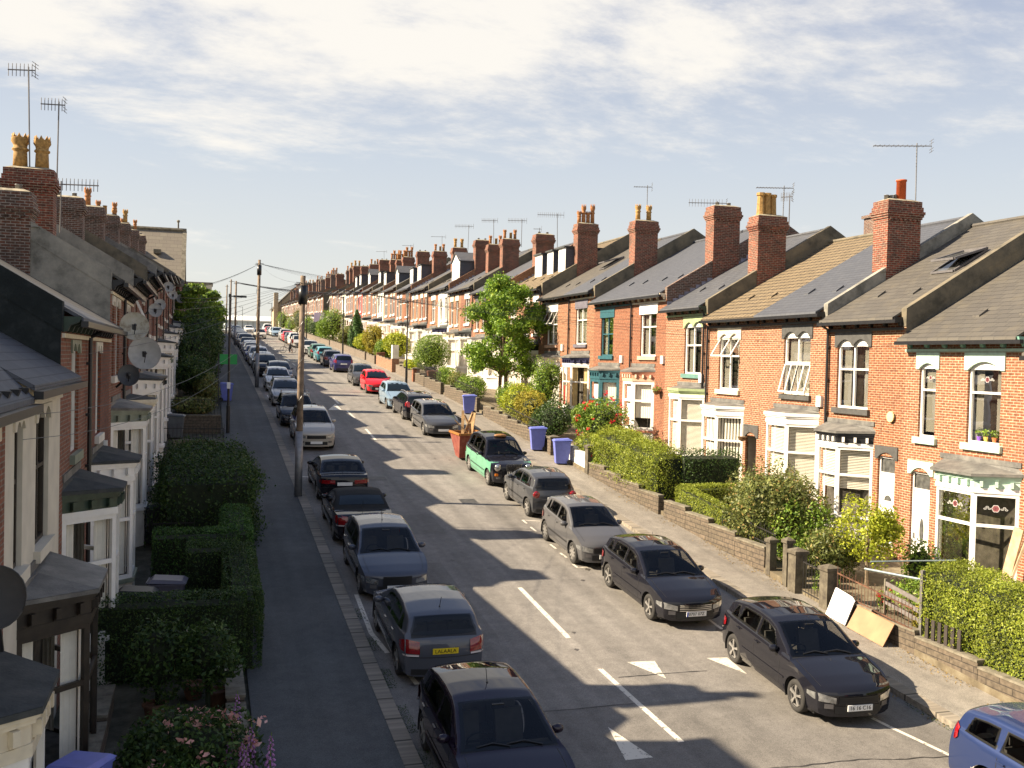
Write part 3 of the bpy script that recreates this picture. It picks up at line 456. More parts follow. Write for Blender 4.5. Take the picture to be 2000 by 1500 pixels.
def house(T, y0, y1, E, label, wall=None, gable=None, roof=0, lm=WHT, sm=WHT, cm_=M_soffit, wins=(), doors=(), bays=(), chim=None, stack=None, dorm=(), sky=(), lod=0, endw=False, step=True, pipe=None, alarm=None, passage=None, group=None, string=None, ctop=3.8, ridge=(5.8, 3.4), front=None, bays_st=None, cd0=2.25, gut=M_soffit, wdrop=(.85, 3.0), rend=None, cy=0.):
    zg = rz((y0+y1)/2)+.1; base = T(0, (y0+y1)/2, 0); base.z = zg; far = lod >= 2
    h = thing('terraced_house', base, label, 'terraced house', group)
    wall = wall or BR[0]; ops = []
    for w in wins: ops.append((w[0], w[1], E-wdrop[1], E-wdrop[0]+.1))
    for d in doors: ops.append((d[0], d[1], zg+.25, d[2]))
    if passage: ops.append((passage[0], passage[1], zg, passage[2]))
    for b in bays: dE = b[2].get('dE', 0); ops.append((b[0]+.12, b[1]-.12, max(E+dE-6.5, zg+.1), E+dE-4.05))
    mb = MB(); wall_cells(mb, T, 0, y0, y1, zg-.9, E-.02, ops if not far else [], .13); rd, rh = ridge
    mb.k = 1; ztop = E+.06                       # near gable, with parapet upstand where the roof steps
    pu = .16 if step else -.05
    gp = [T(0, y0, zg-.9), T(0, y0, E+pu-.02), T(rd, y0, E+rh+pu), T(rd+5.2, y0, E+.4), T(rd+5.2, y0, zg-.9)]
    mb.add(gp, [(0, 1, 2, 3, 4)])
    if step: mb.prism([T(-.02, y0-.012, E-.02+pu), T(rd, y0-.012, E+rh+pu+.01), T(rd+5.2, y0-.012, E+.41+pu), T(rd+5.2, y0-.012, E+.2), T(rd, y0-.012, E+rh-.2), T(-.02, y0-.012, E-.4)], (0, .232, 0))
    mb.k = 0
    if endw: mb.k = 1; mb.add([p+Vector((0, y1-y0-.01, 0)) for p in gp], [(0, 1, 2, 3, 4)]); mb.k = 0
    wo = mb.build('wall', [wall, gable or M_cem], h)
    rf = MB(); ry0 = y0+(.22 if step else 0); sl = rh/rd
    rf.prism([T(-.34, ry0, E-.34*sl+.07), T(rd, ry0, E+rh), T(rd+5.4, ry0, E+.3), T(rd+5.4, ry0, E+.2), T(rd, ry0, E+rh-.1), T(-.34, ry0, E-.34*sl-.0)], (0, y1-ry0+(.0 if not step else .0), 0)); ro = rf.build('roof', SL[roof], h)
    rg = MB(); rg.tube([T(rd, y0+.05, E+rh+.02), T(rd, y1-.02, E+rh+.02)], .09, 6); rg.build('ridge_tiles', SL[roof] if roof != 2 else M_cem, ro)
    pe = LASTE.get(T.sx)
    if step and pe is not None and pe < E-.1 and lod < 2 and T.sx > 0 and gable in (BCH[1], BR[0]):
        fl = MB(); k = 0.
        while k < rd-.3: fl.prism([T(k, y0-.014, pe+k*sl-.02), T(k+.27, y0-.014, pe+(k+.27)*sl-.02), T(k+.27, y0-.014, pe+(k)*sl+.24), T(k, y0-.014, pe+k*sl+.24)], (0, -.012, 0)); k += .285
        fl.build('stepped_flashing', M_lavlead, h)
    LASTE[T.sx] = E
    # gutter on corbels
    g = MB(); gz = E-.34*sl-.02; bx(g, T, -.45, -.33, y0-.04, y1-.03, gz-.09, gz+.015); go = g.build('gutter', gut, h)
    if not far:
        s = MB(); bx(s, T, -.05, 0, y0+.1, y1-.05, E-.50, E-.42); s.build('string_course', string or cm_, h)
        n_ = max(3, int((y1-y0)/.62)) if lod == 0 else 4; n_ = n_ if T.sx > 0 else n_+1
        for i in range(n_):
            yy = y0+.2+(y1-y0-.45)*i/(n_-1)
            if lod == 0 or i % 1 == 0:
                c = MB(); c.prism([T(a, yy-.055, z) for a, z in ((-.005, E-.40), (-.09, E-.38), (-.13, E-.28), (-.2, E-.25), (-.28, E-.21), (-.31, E-.12), (-.005, E-.12))], (0, .11, 0)); c.build('corbel', cm_, h)
    for w in wins:
        ya, yb = w[0], w[1]; ty = w[2] if len(w) > 2 else {}; zt_ = E-wdrop[0]; zs_ = E-wdrop[1]
        if far: zt_ -= 0.
        fcol = ty.get('fr', WHT); wo_, pl = winobj(h, T, 'window', fcol, T(.09, ya, 0), T(.09, yb, 0), T(-1, 0, 0)-T(0, 0, 0), zs_, zt_-.07 if not far else zt_, ty.get('cols', 2), ty.get('rows', (.6, .4)), ty.get('cur', 'net'), .07, far, inset=-.13 if far else 0., op=[(o[0]*(yb-ya), o[1]*(yb-ya), zs_+o[2]*(zt_-zs_), zs_+o[3]*(zt_-zs_), o[4]) for o in ty.get('op', ())], rose_=ty.get('rose'))
        if not far:
            dk = MB(); dk.add([T(.42, ya-.3, zs_-.2), T(.42, yb+.3, zs_-.2), T(.42, yb+.3, zt_+.2), T(.42, ya-.3, zt_+.2)], [(0, 1, 2, 3)]); dk.build('dark_sheet', M_dark, wo_)  # dark sheet behind the window, its colour standing in for indoor gloom
        if not far: ab = MB(); bx(ab, T, .06, .10, ya, yb, zt_-.069, zt_+.1); ab.build('arch_head_board', fcol, wo_)
        s = MB(); bx(s, T, -.1, .08 if not far else -.005, ya-.12, yb+.12, zs_-.18, zs_-.001); s.build('sill', ty.get('sm', sm), wo_)
        lintel(h, T, ya, yb, E-.52 if not far else E-.5, zt_-.10 if not far else zt_-.02, ty.get('lm', lm), ty.get('ar', 2), far=far)
    for d in doors:
        ya, yb, zt_ = d[0], d[1], d[2]; zs_ = zg+.25; dm = MB(); pl = Pl(T(.1, ya, 0), T(.1, yb, 0), T(-1, 0, 0)-T(0, 0, 0)); pl.box(dm, .0, pl.L, zs_, zt_-.5, -.05, 0); 
        for a, b in ((.0, .06), (pl.L-.06, pl.L)): pl.box(dm, a, b, zs_, zt_, .001, .03)
        for a, b in ((zt_-.06, zt_), (zt_-.55, zt_-.5)): pl.box(dm, .06, pl.L-.06, a, b, .001, .03)
        for a, b, c, e in ((.14, pl.L/2-.05, zs_+.12, zs_+.75), (pl.L/2+.05, pl.L-.14, zs_+.12, zs_+.75)): pl.box(dm, a, b, c, e, .0, .012)
        do = dm.build('door', d[3], h); pm = MB(); pl.quad(pm, .06, pl.L-.06, zt_-.5, zt_-.06, -.02)
        if d[4] == 'oval': pm.add([pl.P(pl.L*.5+.09*math.cos(t), zs_+1.15+.38*math.sin(t), .008) for t in np.linspace(0, 6.283, 17)[:-1]], [tuple(range(16))])
        else: pm.add([pl.P(pl.L*.5+.17*math.cos(t), zs_+1.45+.17*math.sin(t), .008) for t in np.linspace(0, 3.1416, 10)], [tuple(range(10))])
        pm.build('pane', M_far, do); hd = MB(); pl.box(hd, pl.L-.12, pl.L-.09, zs_+.9, zs_+1.06, .001, .05); hd.build('handle', STEEL, do); lintel(h, T, ya, yb, zt_+.32, zt_-.02, d[5], 1)
        stp = MB(); bx(stp, T, -.45, 0, ya-.1, yb+.1, zg-.6, zg+.2); stp.build('doorstep', STN, h)
    if passage:
        a, b, zt_ = passage; lintel(h, T, a, b, zt_+.42, zt_, GRY, 1); pm = MB()
        for yy in (a, b): pm.add([T(.1, yy, zg-.3), T(4, yy, zg-.3), T(4, yy, zt_), T(.1, yy, zt_)], [(0, 1, 2, 3)])
        pm.add([T(.1, a, zt_), T(4, a, zt_), T(4, b, zt_), T(.1, b, zt_)], [(0, 1, 2, 3)]); pm.build('passage', mat('passage_render', (.35, .31, .25), .9), h)
    for i, b in enumerate(bays): bay(h, T, b[0], b[1], E+b[2].get('dE', 0), zg-.3, b[2], far)
    if chim:
        chimney(h, T, y0-.03+cy, E, E+ctop, d0=cd0, d1=cd0+1.35, bm=stack, pots=tuple((a-2.25+cd0, *r_) for a, *r_ in POTS[chim]), fl=lod < 2)
    if pipe is not None:
        p = MB(); p.tube([T(-.08, pipe, E-.45), T(-.08, pipe, zg if T.sx < 0 else E-3.6)], .045, 8); p.tube([T(-.38, pipe, E-.2), T(-.3, pipe, E-.32), T(-.1, pipe, E-.42), T(-.08, pipe, E-.55)], .042, 8)
        for z in np.arange(E-1, E-3.4, -1.1): bx(p, T, -.09, -.005, pipe-.07, pipe+.07, z-.03, z+.03)
        p.build('downpipe', M_soffit, h, smooth=False)
    if alarm is not None: p = MB(); bx(p, T, -.11, -.003, alarm-.13, alarm+.13, E-3.35, E-2.98); p.build('alarm_box', WHT, h)
    for (ya, yb, d0, st) in dorm:
        dz0 = E+d0*sl; H = st.get('h', 1.5); m_ = MB(); 
        if st.get('gab'):
            m_.prism([T(d0, ya, dz0-.1), T(d0, yb, dz0-.1), T(d0, yb, dz0+H), T(d0, (ya+yb)/2, dz0+H+.7), T(d0, ya, dz0+H)], T(3.4, 0, 0)-T(0, 0, 0))
        else: bx(m_, T, d0, d0+H/sl+.3, ya, yb, dz0-.15, dz0+H)
        dm = m_.build('dormer', st.get('m', SL[3]), h); r_ = MB()
        if st.get('gab'):
            for s_, yy in ((-1, ya-.12), (1, yb+.12)): r_.prism([T(d0-.15, yy, dz0+H-.08), T(d0-.15, (ya+yb)/2, dz0+H+.78), T(d0-.15, (ya+yb)/2, dz0+H+.70), T(d0-.15, yy, dz0+H-.16)], T(3.5, 0, 0)-T(0, 0, 0))
        else: bx(r_, T, d0-.14, d0+H/sl+.3, ya-.1, yb+.1, dz0+H+.001, dz0+H+.1)
        r_.build('dormer_roof', M_felt if not st.get('gab') else SL[0], dm)
        winobj(dm, T, 'window', WHT, T(d0-.03, ya+.1, 0), T(d0-.03, yb-.1, 0), T(-1, 0, 0)-T(0, 0, 0), dz0+.12, dz0+H-.1, 2, (1,), far=True, fr=.09)
        ck = MB(); bx(ck, T, d0-.02, d0-.004, ya, yb, dz0-.1, dz0+H) if not st.get('gab') else ck.prism([T(d0-.02, ya, dz0-.1), T(d0-.02, yb, dz0-.1), T(d0-.02, yb, dz0+H), T(d0-.02, (ya+yb)/2, dz0+H+.7), T(d0-.02, ya, dz0+H)], T(.015, 0, 0)-T(0, 0, 0)); ck.build('dormer_front', WHT, dm)
    if lod < 2 and T.sx > 0:
        for q in range(2): vm = MB(); yq = y0+1.0+q*1.7; dq = .9+.25*(int(y0) % 2); zq = E+dq*sl+.075; vm.prism([T(dq-.15, yq, zq-.15*sl+.03), T(dq+.15, yq, zq+.15*sl+.06), T(dq+.15, yq, zq+.15*sl-.02), T(dq-.15, yq, zq-.15*sl-.02)], (0, .26, 0)); vm.build('tile_vent', SL[roof], ro)
    for (yc, dc, w_, l_, op_) in sky:
        m_ = MB(); z_ = lambda d: E+d*sl+.085; s0 = .1*op_
        A = [T(dc, yc-w_/2, z_(dc)), T(dc, yc+w_/2, z_(dc)), T(dc+l_, yc+w_/2, z_(dc+l_)), T(dc+l_, yc-w_/2, z_(dc+l_))]; B = [q+Vector((0, 0, .05+(.34*op_ if i < 2 else 0.))) for i, q in enumerate(A)]
        for q in (A, B):
            for i in range(4): m_.bar(q[i], q[(i+1) % 4], .09, .07)
        sk = m_.build('skylight', DSTEEL, ro); pm = MB(); pm.add(B, [(0, 1, 2, 3)]); pm.add([q+Vector((0, 0, .002)) for q in A], [(0, 1, 2, 3)]); pm.build('pane', M_far, sk)
    return h
# ---------------------------------------------------------------- cars
def carpaint(name, c, metal=.0, rough=.28):
    if name in MT: return MT[name]
    m = mat(name, c, .5, metal*.5, 0, coat=1.0, spec=.0 if not metal else .1); return m
CP = dict(black=carpaint('paint_black', (.010, .010, .014)), blackw=carpaint('paint_black_plum', (.016, .010, .020)), dkgrey=carpaint('paint_dark_grey', (.06, .062, .068), .5), grey=carpaint('paint_mid_grey', (.10, .098, .10), .5), steel=carpaint('paint_steel_grey', (.09, .095, .115), .5), slate=carpaint('paint_slate_blue', (.065, .07, .09), .5), navy=carpaint('paint_navy', (.025, .03, .055), .3), blue=carpaint('paint_blue', (.02, .035, .105), .5), purple=carpaint('paint_violet_blue', (.05, .05, .16), .5), silver=carpaint('paint_silver', (.42, .41, .39), .6), gold=carpaint('paint_silver_beige', (.44, .40, .34), .6), white=carpaint('paint_white', (.72, .71, .68)), red=carpaint('paint_red', (.62, .02, .03)), lblue=carpaint('paint_light_blue', (.22, .31, .40), .4), sky=carpaint('paint_turquoise', (.10, .30, .36), .3), green=carpaint('paint_green', (.05, .13, .10), .3), mint=carpaint('paint_mint_green', (.13, .34, .22), .0, .4), cream=carpaint('paint_cream', (.50, .46, .38), .3))
CG = mat('car_glass', (.006, .010, .010), .015, 0, 0, spec=.55)
CGT = glassmat('car_glass_clear', .55, .2)
CB = mat('car_black_trim', (.014, .014, .015), .5, var=0); CHR = mat('chrome', (.75, .75, .75), .12, 1, 0); HL = mat('headlamp_lens', (.42, .43, .43), .08, .7, .3, nscale=9, coat=1.); TLR = mat('tail_lamp_red', (.26, .006, .010), .12, 0, .25, nscale=30, coat=1.); TLW = mat('lamp_white_lens', (.6, .52, .5), .15, 0, 0, coat=1.); AMB = mat('amber_lens', (.7, .2, .02), .2, 0, 0); RIM = mat('alloy_rim', (.52, .50, .47), .3, .7, .1); PLW = mat('plate_white', (.78, .78, .76), .5, 0, 0); PLY = mat('plate_yellow', (.80, .58, .02), .5, 0, 0); PLB = mat('plate_lettering', (.01, .01, .01), .5, 0, 0); BLUEP = mat('plate_blue_band', (.03, .08, .45), .5, 0, 0); SOFT = mat('soft_top_fabric', (.012, .013, .013), .9, var=.1); M_seat = mat('seat_fabric', (.13, .125, .115), .9, var=.1); TYR = mat('tyre_rubber', (.028, .026, .024), .85, var=.15)
STY = {
 'hatch': dict(L=4.22, W=.88, H=1.47, wb=2.60, fo=.86, prof=[(0, .60), (.03, .69), (.12, .75), (.45, .85), (.9, .935), (1.12, .97), (1.5, 1.17), (1.95, 1.385), (2.25, 1.45), (2.7, 1.47), (3.2, 1.455), (3.7, 1.38), (3.86, 1.33), (4.08, 1.02), (4.17, .93), (4.2, .80), (4.22, .66)], ws=(1.13, 2.02), rw=(3.84, 4.10), sw=[(1.62, 1.95, 2.48, 2.48), (2.56, 2.56, 3.27, 3.36), (3.36, 3.44, 3.56, 3.74)], belt=(.90, 1.0)),
 'mini': dict(L=3.82, W=.84, H=1.50, wb=2.46, fo=.76, prof=[(0, .62), (.03, .72), (.12, .79), (.4, .90), (.8, .99), (.95, 1.02), (1.35, 1.24), (1.72, 1.42), (2.0, 1.485), (2.5, 1.50), (3.0, 1.485), (3.4, 1.42), (3.52, 1.36), (3.70, 1.02), (3.77, .92), (3.80, .80), (3.82, .66)], ws=(.96, 1.78), rw=(3.5, 3.71), sw=[(1.38, 1.70, 2.22, 2.22), (2.30, 2.30, 2.95, 3.02), (3.02, 3.08, 3.20, 3.36)], belt=(.93, 1.03)),
 'estate': dict(L=4.65, W=.89, H=1.46, wb=2.72, fo=.88, prof=[(0, .60), (.03, .70), (.12, .76), (.5, .86), (1.0, .94), (1.2, .97), (1.6, 1.18), (2.05, 1.39), (2.35, 1.45), (3.0, 1.47), (3.8, 1.45), (4.3, 1.38), (4.4, 1.32), (4.55, 1.0), (4.6, .92), (4.63, .8), (4.65, .64)], ws=(1.21, 2.1), rw=(4.38, 4.56), sw=[(1.72, 2.05, 2.55, 2.55), (2.63, 2.63, 3.38, 3.42), (3.5, 3.53, 4.12, 4.24)], belt=(.90, 1.0)),
 'suv': dict(L=4.35, W=.90, H=1.63, wb=2.63, fo=.88, prof=[(0, .68), (.03, .80), (.12, .88), (.45, 1.0), (.9, 1.07), (1.15, 1.11), (1.55, 1.33), (1.98, 1.54), (2.3, 1.61), (2.8, 1.63), (3.4, 1.60), (3.85, 1.52), (3.98, 1.46), (4.2, 1.14), (4.28, 1.03), (4.33, .9), (4.35, .7)], ws=(1.16, 2.04), rw=(3.96, 4.2), sw=[(1.66, 1.98, 2.5, 2.5), (2.58, 2.58, 3.3, 3.38), (3.4, 3.45, 3.68, 3.85)], belt=(1.02, 1.12)),
 'sedan': dict(L=4.52, W=.90, H=1.42, wb=2.76, fo=.80, prof=[(0, .58), (.03, .67), (.12, .73), (.5, .83), (1.1, .91), (1.35, .94), (1.75, 1.14), (2.2, 1.34), (2.5, 1.40), (2.9, 1.42), (3.3, 1.38), (3.5, 1.33), (3.75, 1.2), (4.0, 1.06), (4.1, 1.035), (4.4, 1.03), (4.47, 1.0), (4.5, .85), (4.52, .64)], ws=(1.36, 2.26), rw=(3.46, 4.0), sw=[(1.85, 2.2, 2.72, 2.72), (2.8, 2.8, 3.38, 3.3), (3.46, 3.38, 3.66, 3.5)], belt=(.88, .98)),
 'cabrio': dict(L=4.3, W=.89, H=1.40, wb=2.6, fo=.82, prof=[(0, .58), (.03, .67), (.12, .73), (.5, .83), (1.1, .91), (1.3, .94), (1.7, 1.14), (2.1, 1.33), (2.4, 1.385), (2.75, 1.39), (3.05, 1.33), (3.3, 1.22), (3.62, 1.02), (3.7, 1.0), (4.2, .97), (4.26, .93), (4.29, .8), (4.3, .62)], ws=(1.31, 2.14), rw=(3.12, 3.5), sw=[(1.75, 2.06, 2.65, 2.65), (2.73, 2.73, 3.05, 2.95)], belt=(.88, .96)),
 'taxi': dict(L=4.58, W=.89, H=1.75, wb=2.89, fo=.72, prof=[(0, .66), (.02, .86), (.1, .93), (.5, 1.0), (1.0, 1.05), (1.2, 1.08), (1.5, 1.35), (1.78, 1.60), (2.1, 1.71), (2.7, 1.75), (3.4, 1.73), (3.9, 1.64), (4.1, 1.54), (4.32, 1.2), (4.42, 1.04), (4.5, .95), (4.55, .85), (4.58, .64)], ws=(1.21, 1.84), rw=(4.08, 4.32), sw=[(1.6, 1.85, 2.3, 2.3), (2.38, 2.38, 3.2, 3.2), (3.3, 3.3, 3.75, 3.9)], belt=(1.02, 1.08)),
 'van': dict(L=4.9, W=.96, H=1.95, wb=3.0, fo=.88, prof=[(0, .75), (.03, .9), (.12, 1.0), (.5, 1.12), (.8, 1.18), (1.2, 1.5), (1.6, 1.82), (1.9, 1.92), (2.8, 1.95), (4.2, 1.95), (4.7, 1.92), (4.82, 1.8), (4.88, 1.2), (4.89, .9), (4.9, .7)], ws=(.82, 1.62), rw=(4.74, 4.86), sw=[(1.35, 1.62, 2.2, 2.2)], belt=(1.15, 1.2))}
def car(style, paint, x, y, head, label, yaw=0., plate=None, plate_bg=None, lod=0, rack=False, rails=False, lower=None, spokes=5, tail='hatch', cat='car', top_mat=None, ant=True, grille=None, rot_wheel=0., rimd=None):
    S = STY[style]; Lc, Wc, wb, fo = S['L'], S['W'], S['wb'], S['fo']; R = .315 if style not in ('suv', 'van') else .34; paint = CP[paint] if isinstance(paint, str) else paint
    slope = (rz(y+1.3)-rz(y-1.3))/2.6; zc = (rz(y+1.3)+rz(y-1.3))/2
    h = thing('parked_car', (x, y, zc), label, cat, 'cars parked along the street', world=False)
    # local x runs from the nose (+) to the tail; head=-1 faces the camera
    ang = (math.pi/2 if head > 0 else -math.pi/2)+yaw; h.rotation_mode = 'XYZ'
    fx = Vector((math.cos(ang), math.sin(ang), math.sin(ang)*slope)).normalized(); ly = Vector((-fx.y, fx.x, 0)).normalized(); uz = fx.cross(ly); h.rotation_euler = Matrix((fx, ly, uz)).transposed().to_euler()
    px = np.array([p[0] for p in S['prof']]); pz = np.array([p[1] for p in S['prof']])
    xx = np.linspace(0, Lc, 400); zz = np.interp(xx, px, pz); kk = np.exp(-np.linspace(-2, 2, 13)**2); zs = np.convolve(np.pad(zz, 6, mode='edge'), kk/kk.sum(), 'valid'); zs[:6] = zz[:6]; zs[-6:] = zz[-6:]
    top = lambda x: float(np.interp(x, xx, zs)); b0, b1 = S['belt']; belt = lambda x: b0+(b1-b0)*x/Lc
    def Wp(x):
        a = 1.; 
        if x < .9: a -= .115*(1-x/.9)**2
        if x > Lc-.9: a -= .10*((x-Lc+.9)/.9)**2
        return Wc*a
    def wid(x, z):
        w = Wp(x); bl = belt(x)
        if z <= bl: t = (z-.62)/.45; return w*(1-.045*t*t if z > .62 else 1-.05*t*t)-(.0 if z > .3 else (.3-z)*.25)
        return w*(1-.045*((bl-.62)/.45)**2)-.03*min(1, (z-bl)/.04)-(z-bl)*.36
    bow = lambda x: (.26*max(0, 1-x/1.0)**1.5 if x < 1 else (-.17*max(0, (x-Lc+.9)/.9)**1.5 if x > Lc-.9 else 0))
    X = lambda x, yy: Lc/2-(x+bow(x)*(abs(yy)/Wc)**2.3)          # local forward axis
    crown = lambda x: .055 if top(x) > belt(x)+.25 else .045
    def ring(x):
        tz = top(x); bl = belt(x); zb = min(bl, tz-.05); z0 = .20 if .25 < x < Lc-.25 else .24; o = [(Wp(x)*.80, z0-.03)]
        o += [(wid(x, z0+(zb-z0)*i/NL), z0+(zb-z0)*i/NL) for i in range(NL+1)]
        ze = max(zb+.012, tz-.10-.0*tz) if tz > bl+.12 else zb+(tz-.05-zb)+.012; ze = max(ze, zb+.01)
        o += [(wid(x, zb+(ze-zb)*i/NU), zb+(ze-zb)*i/NU) for i in range(1, NU+1)]
        wt = o[-1][0]; cr = crown(x); we = wt-.09 if tz > bl+.12 else wt-.06
        zt = lambda yy: tz-cr*(yy/max(wt, .1))**2
        for i in range(1, 4): t = i/3*math.pi/2; o.append((wt-(wt-we)*(1-math.cos(t)), ze+(zt(we)-ze)*math.sin(t)))
        for i in range(1, NT+1): yy = we*(1-i/NT); o.append((yy, zt(yy)))
        return o
    NL, NU, NT = (14, 12, 12) if lod == 0 else ((9, 3, 4) if lod == 1 else (6, 2, 2)); ns = 104 if lod == 0 else (56 if lod == 1 else 30)
    st = sorted(set([0, .012, .03, .06, .1]+list(np.linspace(.15, Lc-.15, ns))+[Lc-.1, Lc-.06, Lc-.03, Lc-.012, Lc])); rings = [ring(x) for x in st]; nr = len(rings[0]); mb = MB()
    xw = (fo, fo+wb); ra = R+.055; idx = {}; gone = set()
    ra0, rb0 = S['rw']
    def glazed(i, j, cx, cy, cz):
        if lod: return 0
        xm = (st[i]+st[i+1])/2; wt = wid(xm, max(top(xm)-.09, belt(xm)))
        if j > NL+NU+3:
            for xa_, xb_, ins, fr in ((S['ws'][0], S['ws'][1], .085, 1), (ra0, rb0, .12, 0)):
                if fr == 0 and style == 'cabrio': continue
                if xa_+.0 < xm < xb_ and abs(cy) < wt-ins-.0: return 2 if (xa_+.07 < xm < xb_-.05 and abs(cy) < wt-ins-.05) else 1
        elif j > NL:
            zb = belt(xm)+.03; zt = top(xm)-.135
            if zt > zb+.05:
                t = (cz-zb)/(zt-zb)
                for a0, a1, c1, c0 in S['sw']:
                    l_, r_ = a0+(a1-a0)*t, c0+(c1-c0)*t
                    if -.02 < t < 1.02 and l_ < xm < r_: return 2 if (.1 < t < .9 and l_+.04 < xm < r_-.04) else 1
        return 0
    for sgn in (1, -1):
        base = len(mb.v); V = [[X(x, yy), sgn*yy, z] for x, r_ in zip(st, rings) for yy, z in r_]
        for i in range(len(st)-1):
            for j in range(nr-1):
                ii = [i*nr+j, (i+1)*nr+j, (i+1)*nr+j+1, i*nr+j+1]; cx = sum(V[k][0] for k in ii)/4; cz = sum(V[k][2] for k in ii)/4
                dead = j < NL+2 and lod < 3 and any((cx-(Lc/2-w_))**2+(cz-R)**2 < ra*ra for w_ in xw)
                cyy = sum(V[k][1] for k in ii)/4; gz_ = glazed(i, j, cx, cyy, cz)
                if gz_ == 2: continue
                if gz_ == 1 and not dead: mb.f.append(tuple(base+k for k in (ii if sgn < 0 else ii[::-1]))); mb.m.append(1); continue
                if not dead: mb.f.append(tuple(base+k for k in (ii if sgn < 0 else ii[::-1]))); mb.m.append(1 if (j < 1) else (2 if lower and cz < (lower if isinstance(lower, float) else .42) and (lower is True or cx < Lc/2-.42) else (3 if top_mat and z_cab(cx, cz, belt, Lc) else 0)))
        for k, v in enumerate(V):                 # pull the rim of the arch onto its circle
            if k % nr > NL+1: continue
            for w_ in xw:
                dx, dz = v[0]-(Lc/2-w_), v[2]-R; rr_ = math.hypot(dx, dz)
                if ra-.045 < rr_ < ra+.03 and rr_ > .01: v[0] = Lc/2-w_+dx/rr_*ra; v[2] = R+dz/rr_*ra
        mb.v += [tuple(v) for v in V]
    for e, r_ in ((0, rings[0]), (len(st)-1, rings[-1])):
        x = st[e]; q = 8; P = [[(X(x, yy*t), yy*t, z+(.0)) for t in np.linspace(-1, 1, 2*q+1)] for yy, z in r_]; nb = len(mb.f); mb.grid(P)
        for k in range(nb, len(mb.f)): mb.m[k] = 0
    mb.k = 1; mb.box(-Lc/2+.3, Lc/2-.35, -Wc+.14, Wc-.14, .17, .22); mb.k = 0
    for w_ in xw:                                 # dark wheel housings
        cx = Lc/2-w_
        for sgn in (1, -1):
            A = [(cx+ra*math.cos(t), z_) for t, z_ in ((t, R+ra*math.sin(t)) for t in np.linspace(-.35, math.pi+.35, 15))]; mb.k = 1
            mb.grid([[(a, sgn*(Wc-.03), z_), (a, sgn*(Wc-.38), z_)] for a, z_ in A]); mb.add([(a, sgn*(Wc-.38), z_) for a, z_ in A], [tuple(range(15))]); mb.k = 0
    me_top = top_mat or paint; body = mb.build('body', [paint, CB, paint if not lower else (CB if isinstance(lower, bool) else CP['mint']), me_top], h, smooth=True, world=False, fix=True)
    if lod < 2:
        try: body.data.set_sharp_from_angle(angle=math.radians(48))
        except Exception: pass
    def side(x, z, off, sgn): return (X(x, wid(x, z)), sgn*(wid(x, z)+off), z)
    def topp(x, yy, off):
        dz = (top(x+.03)-top(x-.03))/.06; l_ = math.hypot(1, dz); wt = max(wid(x, top(x)-.1), .1); return (X(x, yy)+off*dz/l_*1.0, yy, top(x)-crown(x)*(yy/wt)**2+off/l_)
    def xt(z):                                     # where the tail of the body stands at height z
        x = Lc
        while x > Lc-.9 and top(x) < z+.04: x -= .01
        return x
    def cap(yy, z, off, front): x = 0 if front else xt(z); wl = wid(x, z)-.004; yy = max(-wl, min(wl, yy)); return (X(x, yy)+(off if front else -off), yy, z)
    GL_ = CGT if lod == 0 else CG
    if lod == 0:                                  # seats, dashboard and steering wheel behind the glass
        si = MB(); x0 = S['ws'][0]; si.box(Lc/2-Lc+.55, Lc/2-x0-.1, -Wc+.16, Wc-.16, .34, .42); si.box(Lc/2-x0-.42, Lc/2-x0-.02, -Wc+.14, Wc-.14, .62, belt(x0)-.03); si.build('dashboard', CB, h, world=False)
        sx_ = [x0+1.22, x0+2.08] if style != 'cabrio' else [x0+1.2]
        for k, xs in enumerate(sx_):
            for yy in ((-.37, .37) if k == 0 else (-.42, 0, .42)):
                w = .23 if k == 0 else .2; q = MB(); xl = Lc/2-xs; q.prism([(xl+.48, yy-w, .42), (xl+.50, yy-w, .52), (xl+.02, yy-w, .50), (xl-.16, yy-w, 1.02), (xl-.26, yy-w, 1.0), (xl-.14, yy-w, .42)], (0, 2*w, 0)); q.prism([(xl-.17, yy-.12, 1.04), (xl-.19, yy-.12, 1.2), (xl-.26, yy-.12, 1.2), (xl-.25, yy-.12, 1.04)], (0, .24, 0)); q.build('seat', M_seat, h, world=False)
        q = MB(); c_ = Vector((Lc/2-x0-.52, -.37, .90)); q.tube([c_+Vector((.09*math.sin(t)*.5, .18*math.cos(t), .18*math.sin(t)*.86)) for t in np.linspace(0, 6.2832, 17)], .016, 5, cap=False); q.bar(c_-Vector((0, .17, 0)), c_+Vector((0, .17, 0)), .03); q.build('steering_wheel', CB, h, world=False)
    # glass
    g = MB(); xa, xb = S['ws']; n1, n2 = (10, 10) if lod == 0 else (4, 4)
    def screen(xa, xb, name, m_, inset=.085, front=True):
        mb = MB(); P = []
        for i in range(n1+1):
            x = xa+(xb-xa)*i/n1; wt = wid(x, max(top(x)-.09, belt(x)))-inset; sq = 1-.0*abs(i/n1-.5); P.append([topp(x+(.05 if front else -.03)*(t*t)*(1 if front else 1), wt*t, .008) for t in np.linspace(-1, 1, n2+1)])
        mb.grid(P); return mb.build(name, m_, h, smooth=True, world=False)
    wsn = screen(xa, xb, 'windscreen', GL_)
    if lod < 2:
        wp = MB(); 
        for s_, a0, a1 in ((.35, .52, -.05), (-.2, .0, -.52)): wp.tube([topp(xa+.03, a0, .02), topp(xa+.10, (a0+a1)/2, .03), topp(xa+.07, a1, .02)], .012, 4)
        wp.build('wiper', CB, wsn, world=False)
        rm = MB(); xm = xb-.12; p = topp(xm, 0, .004); rm.box(p[0]-.03, p[0]+.03, -.10, .10, p[2]-.07, p[2]+.002); rm.build('rear_view_mirror', CB, wsn, world=False)
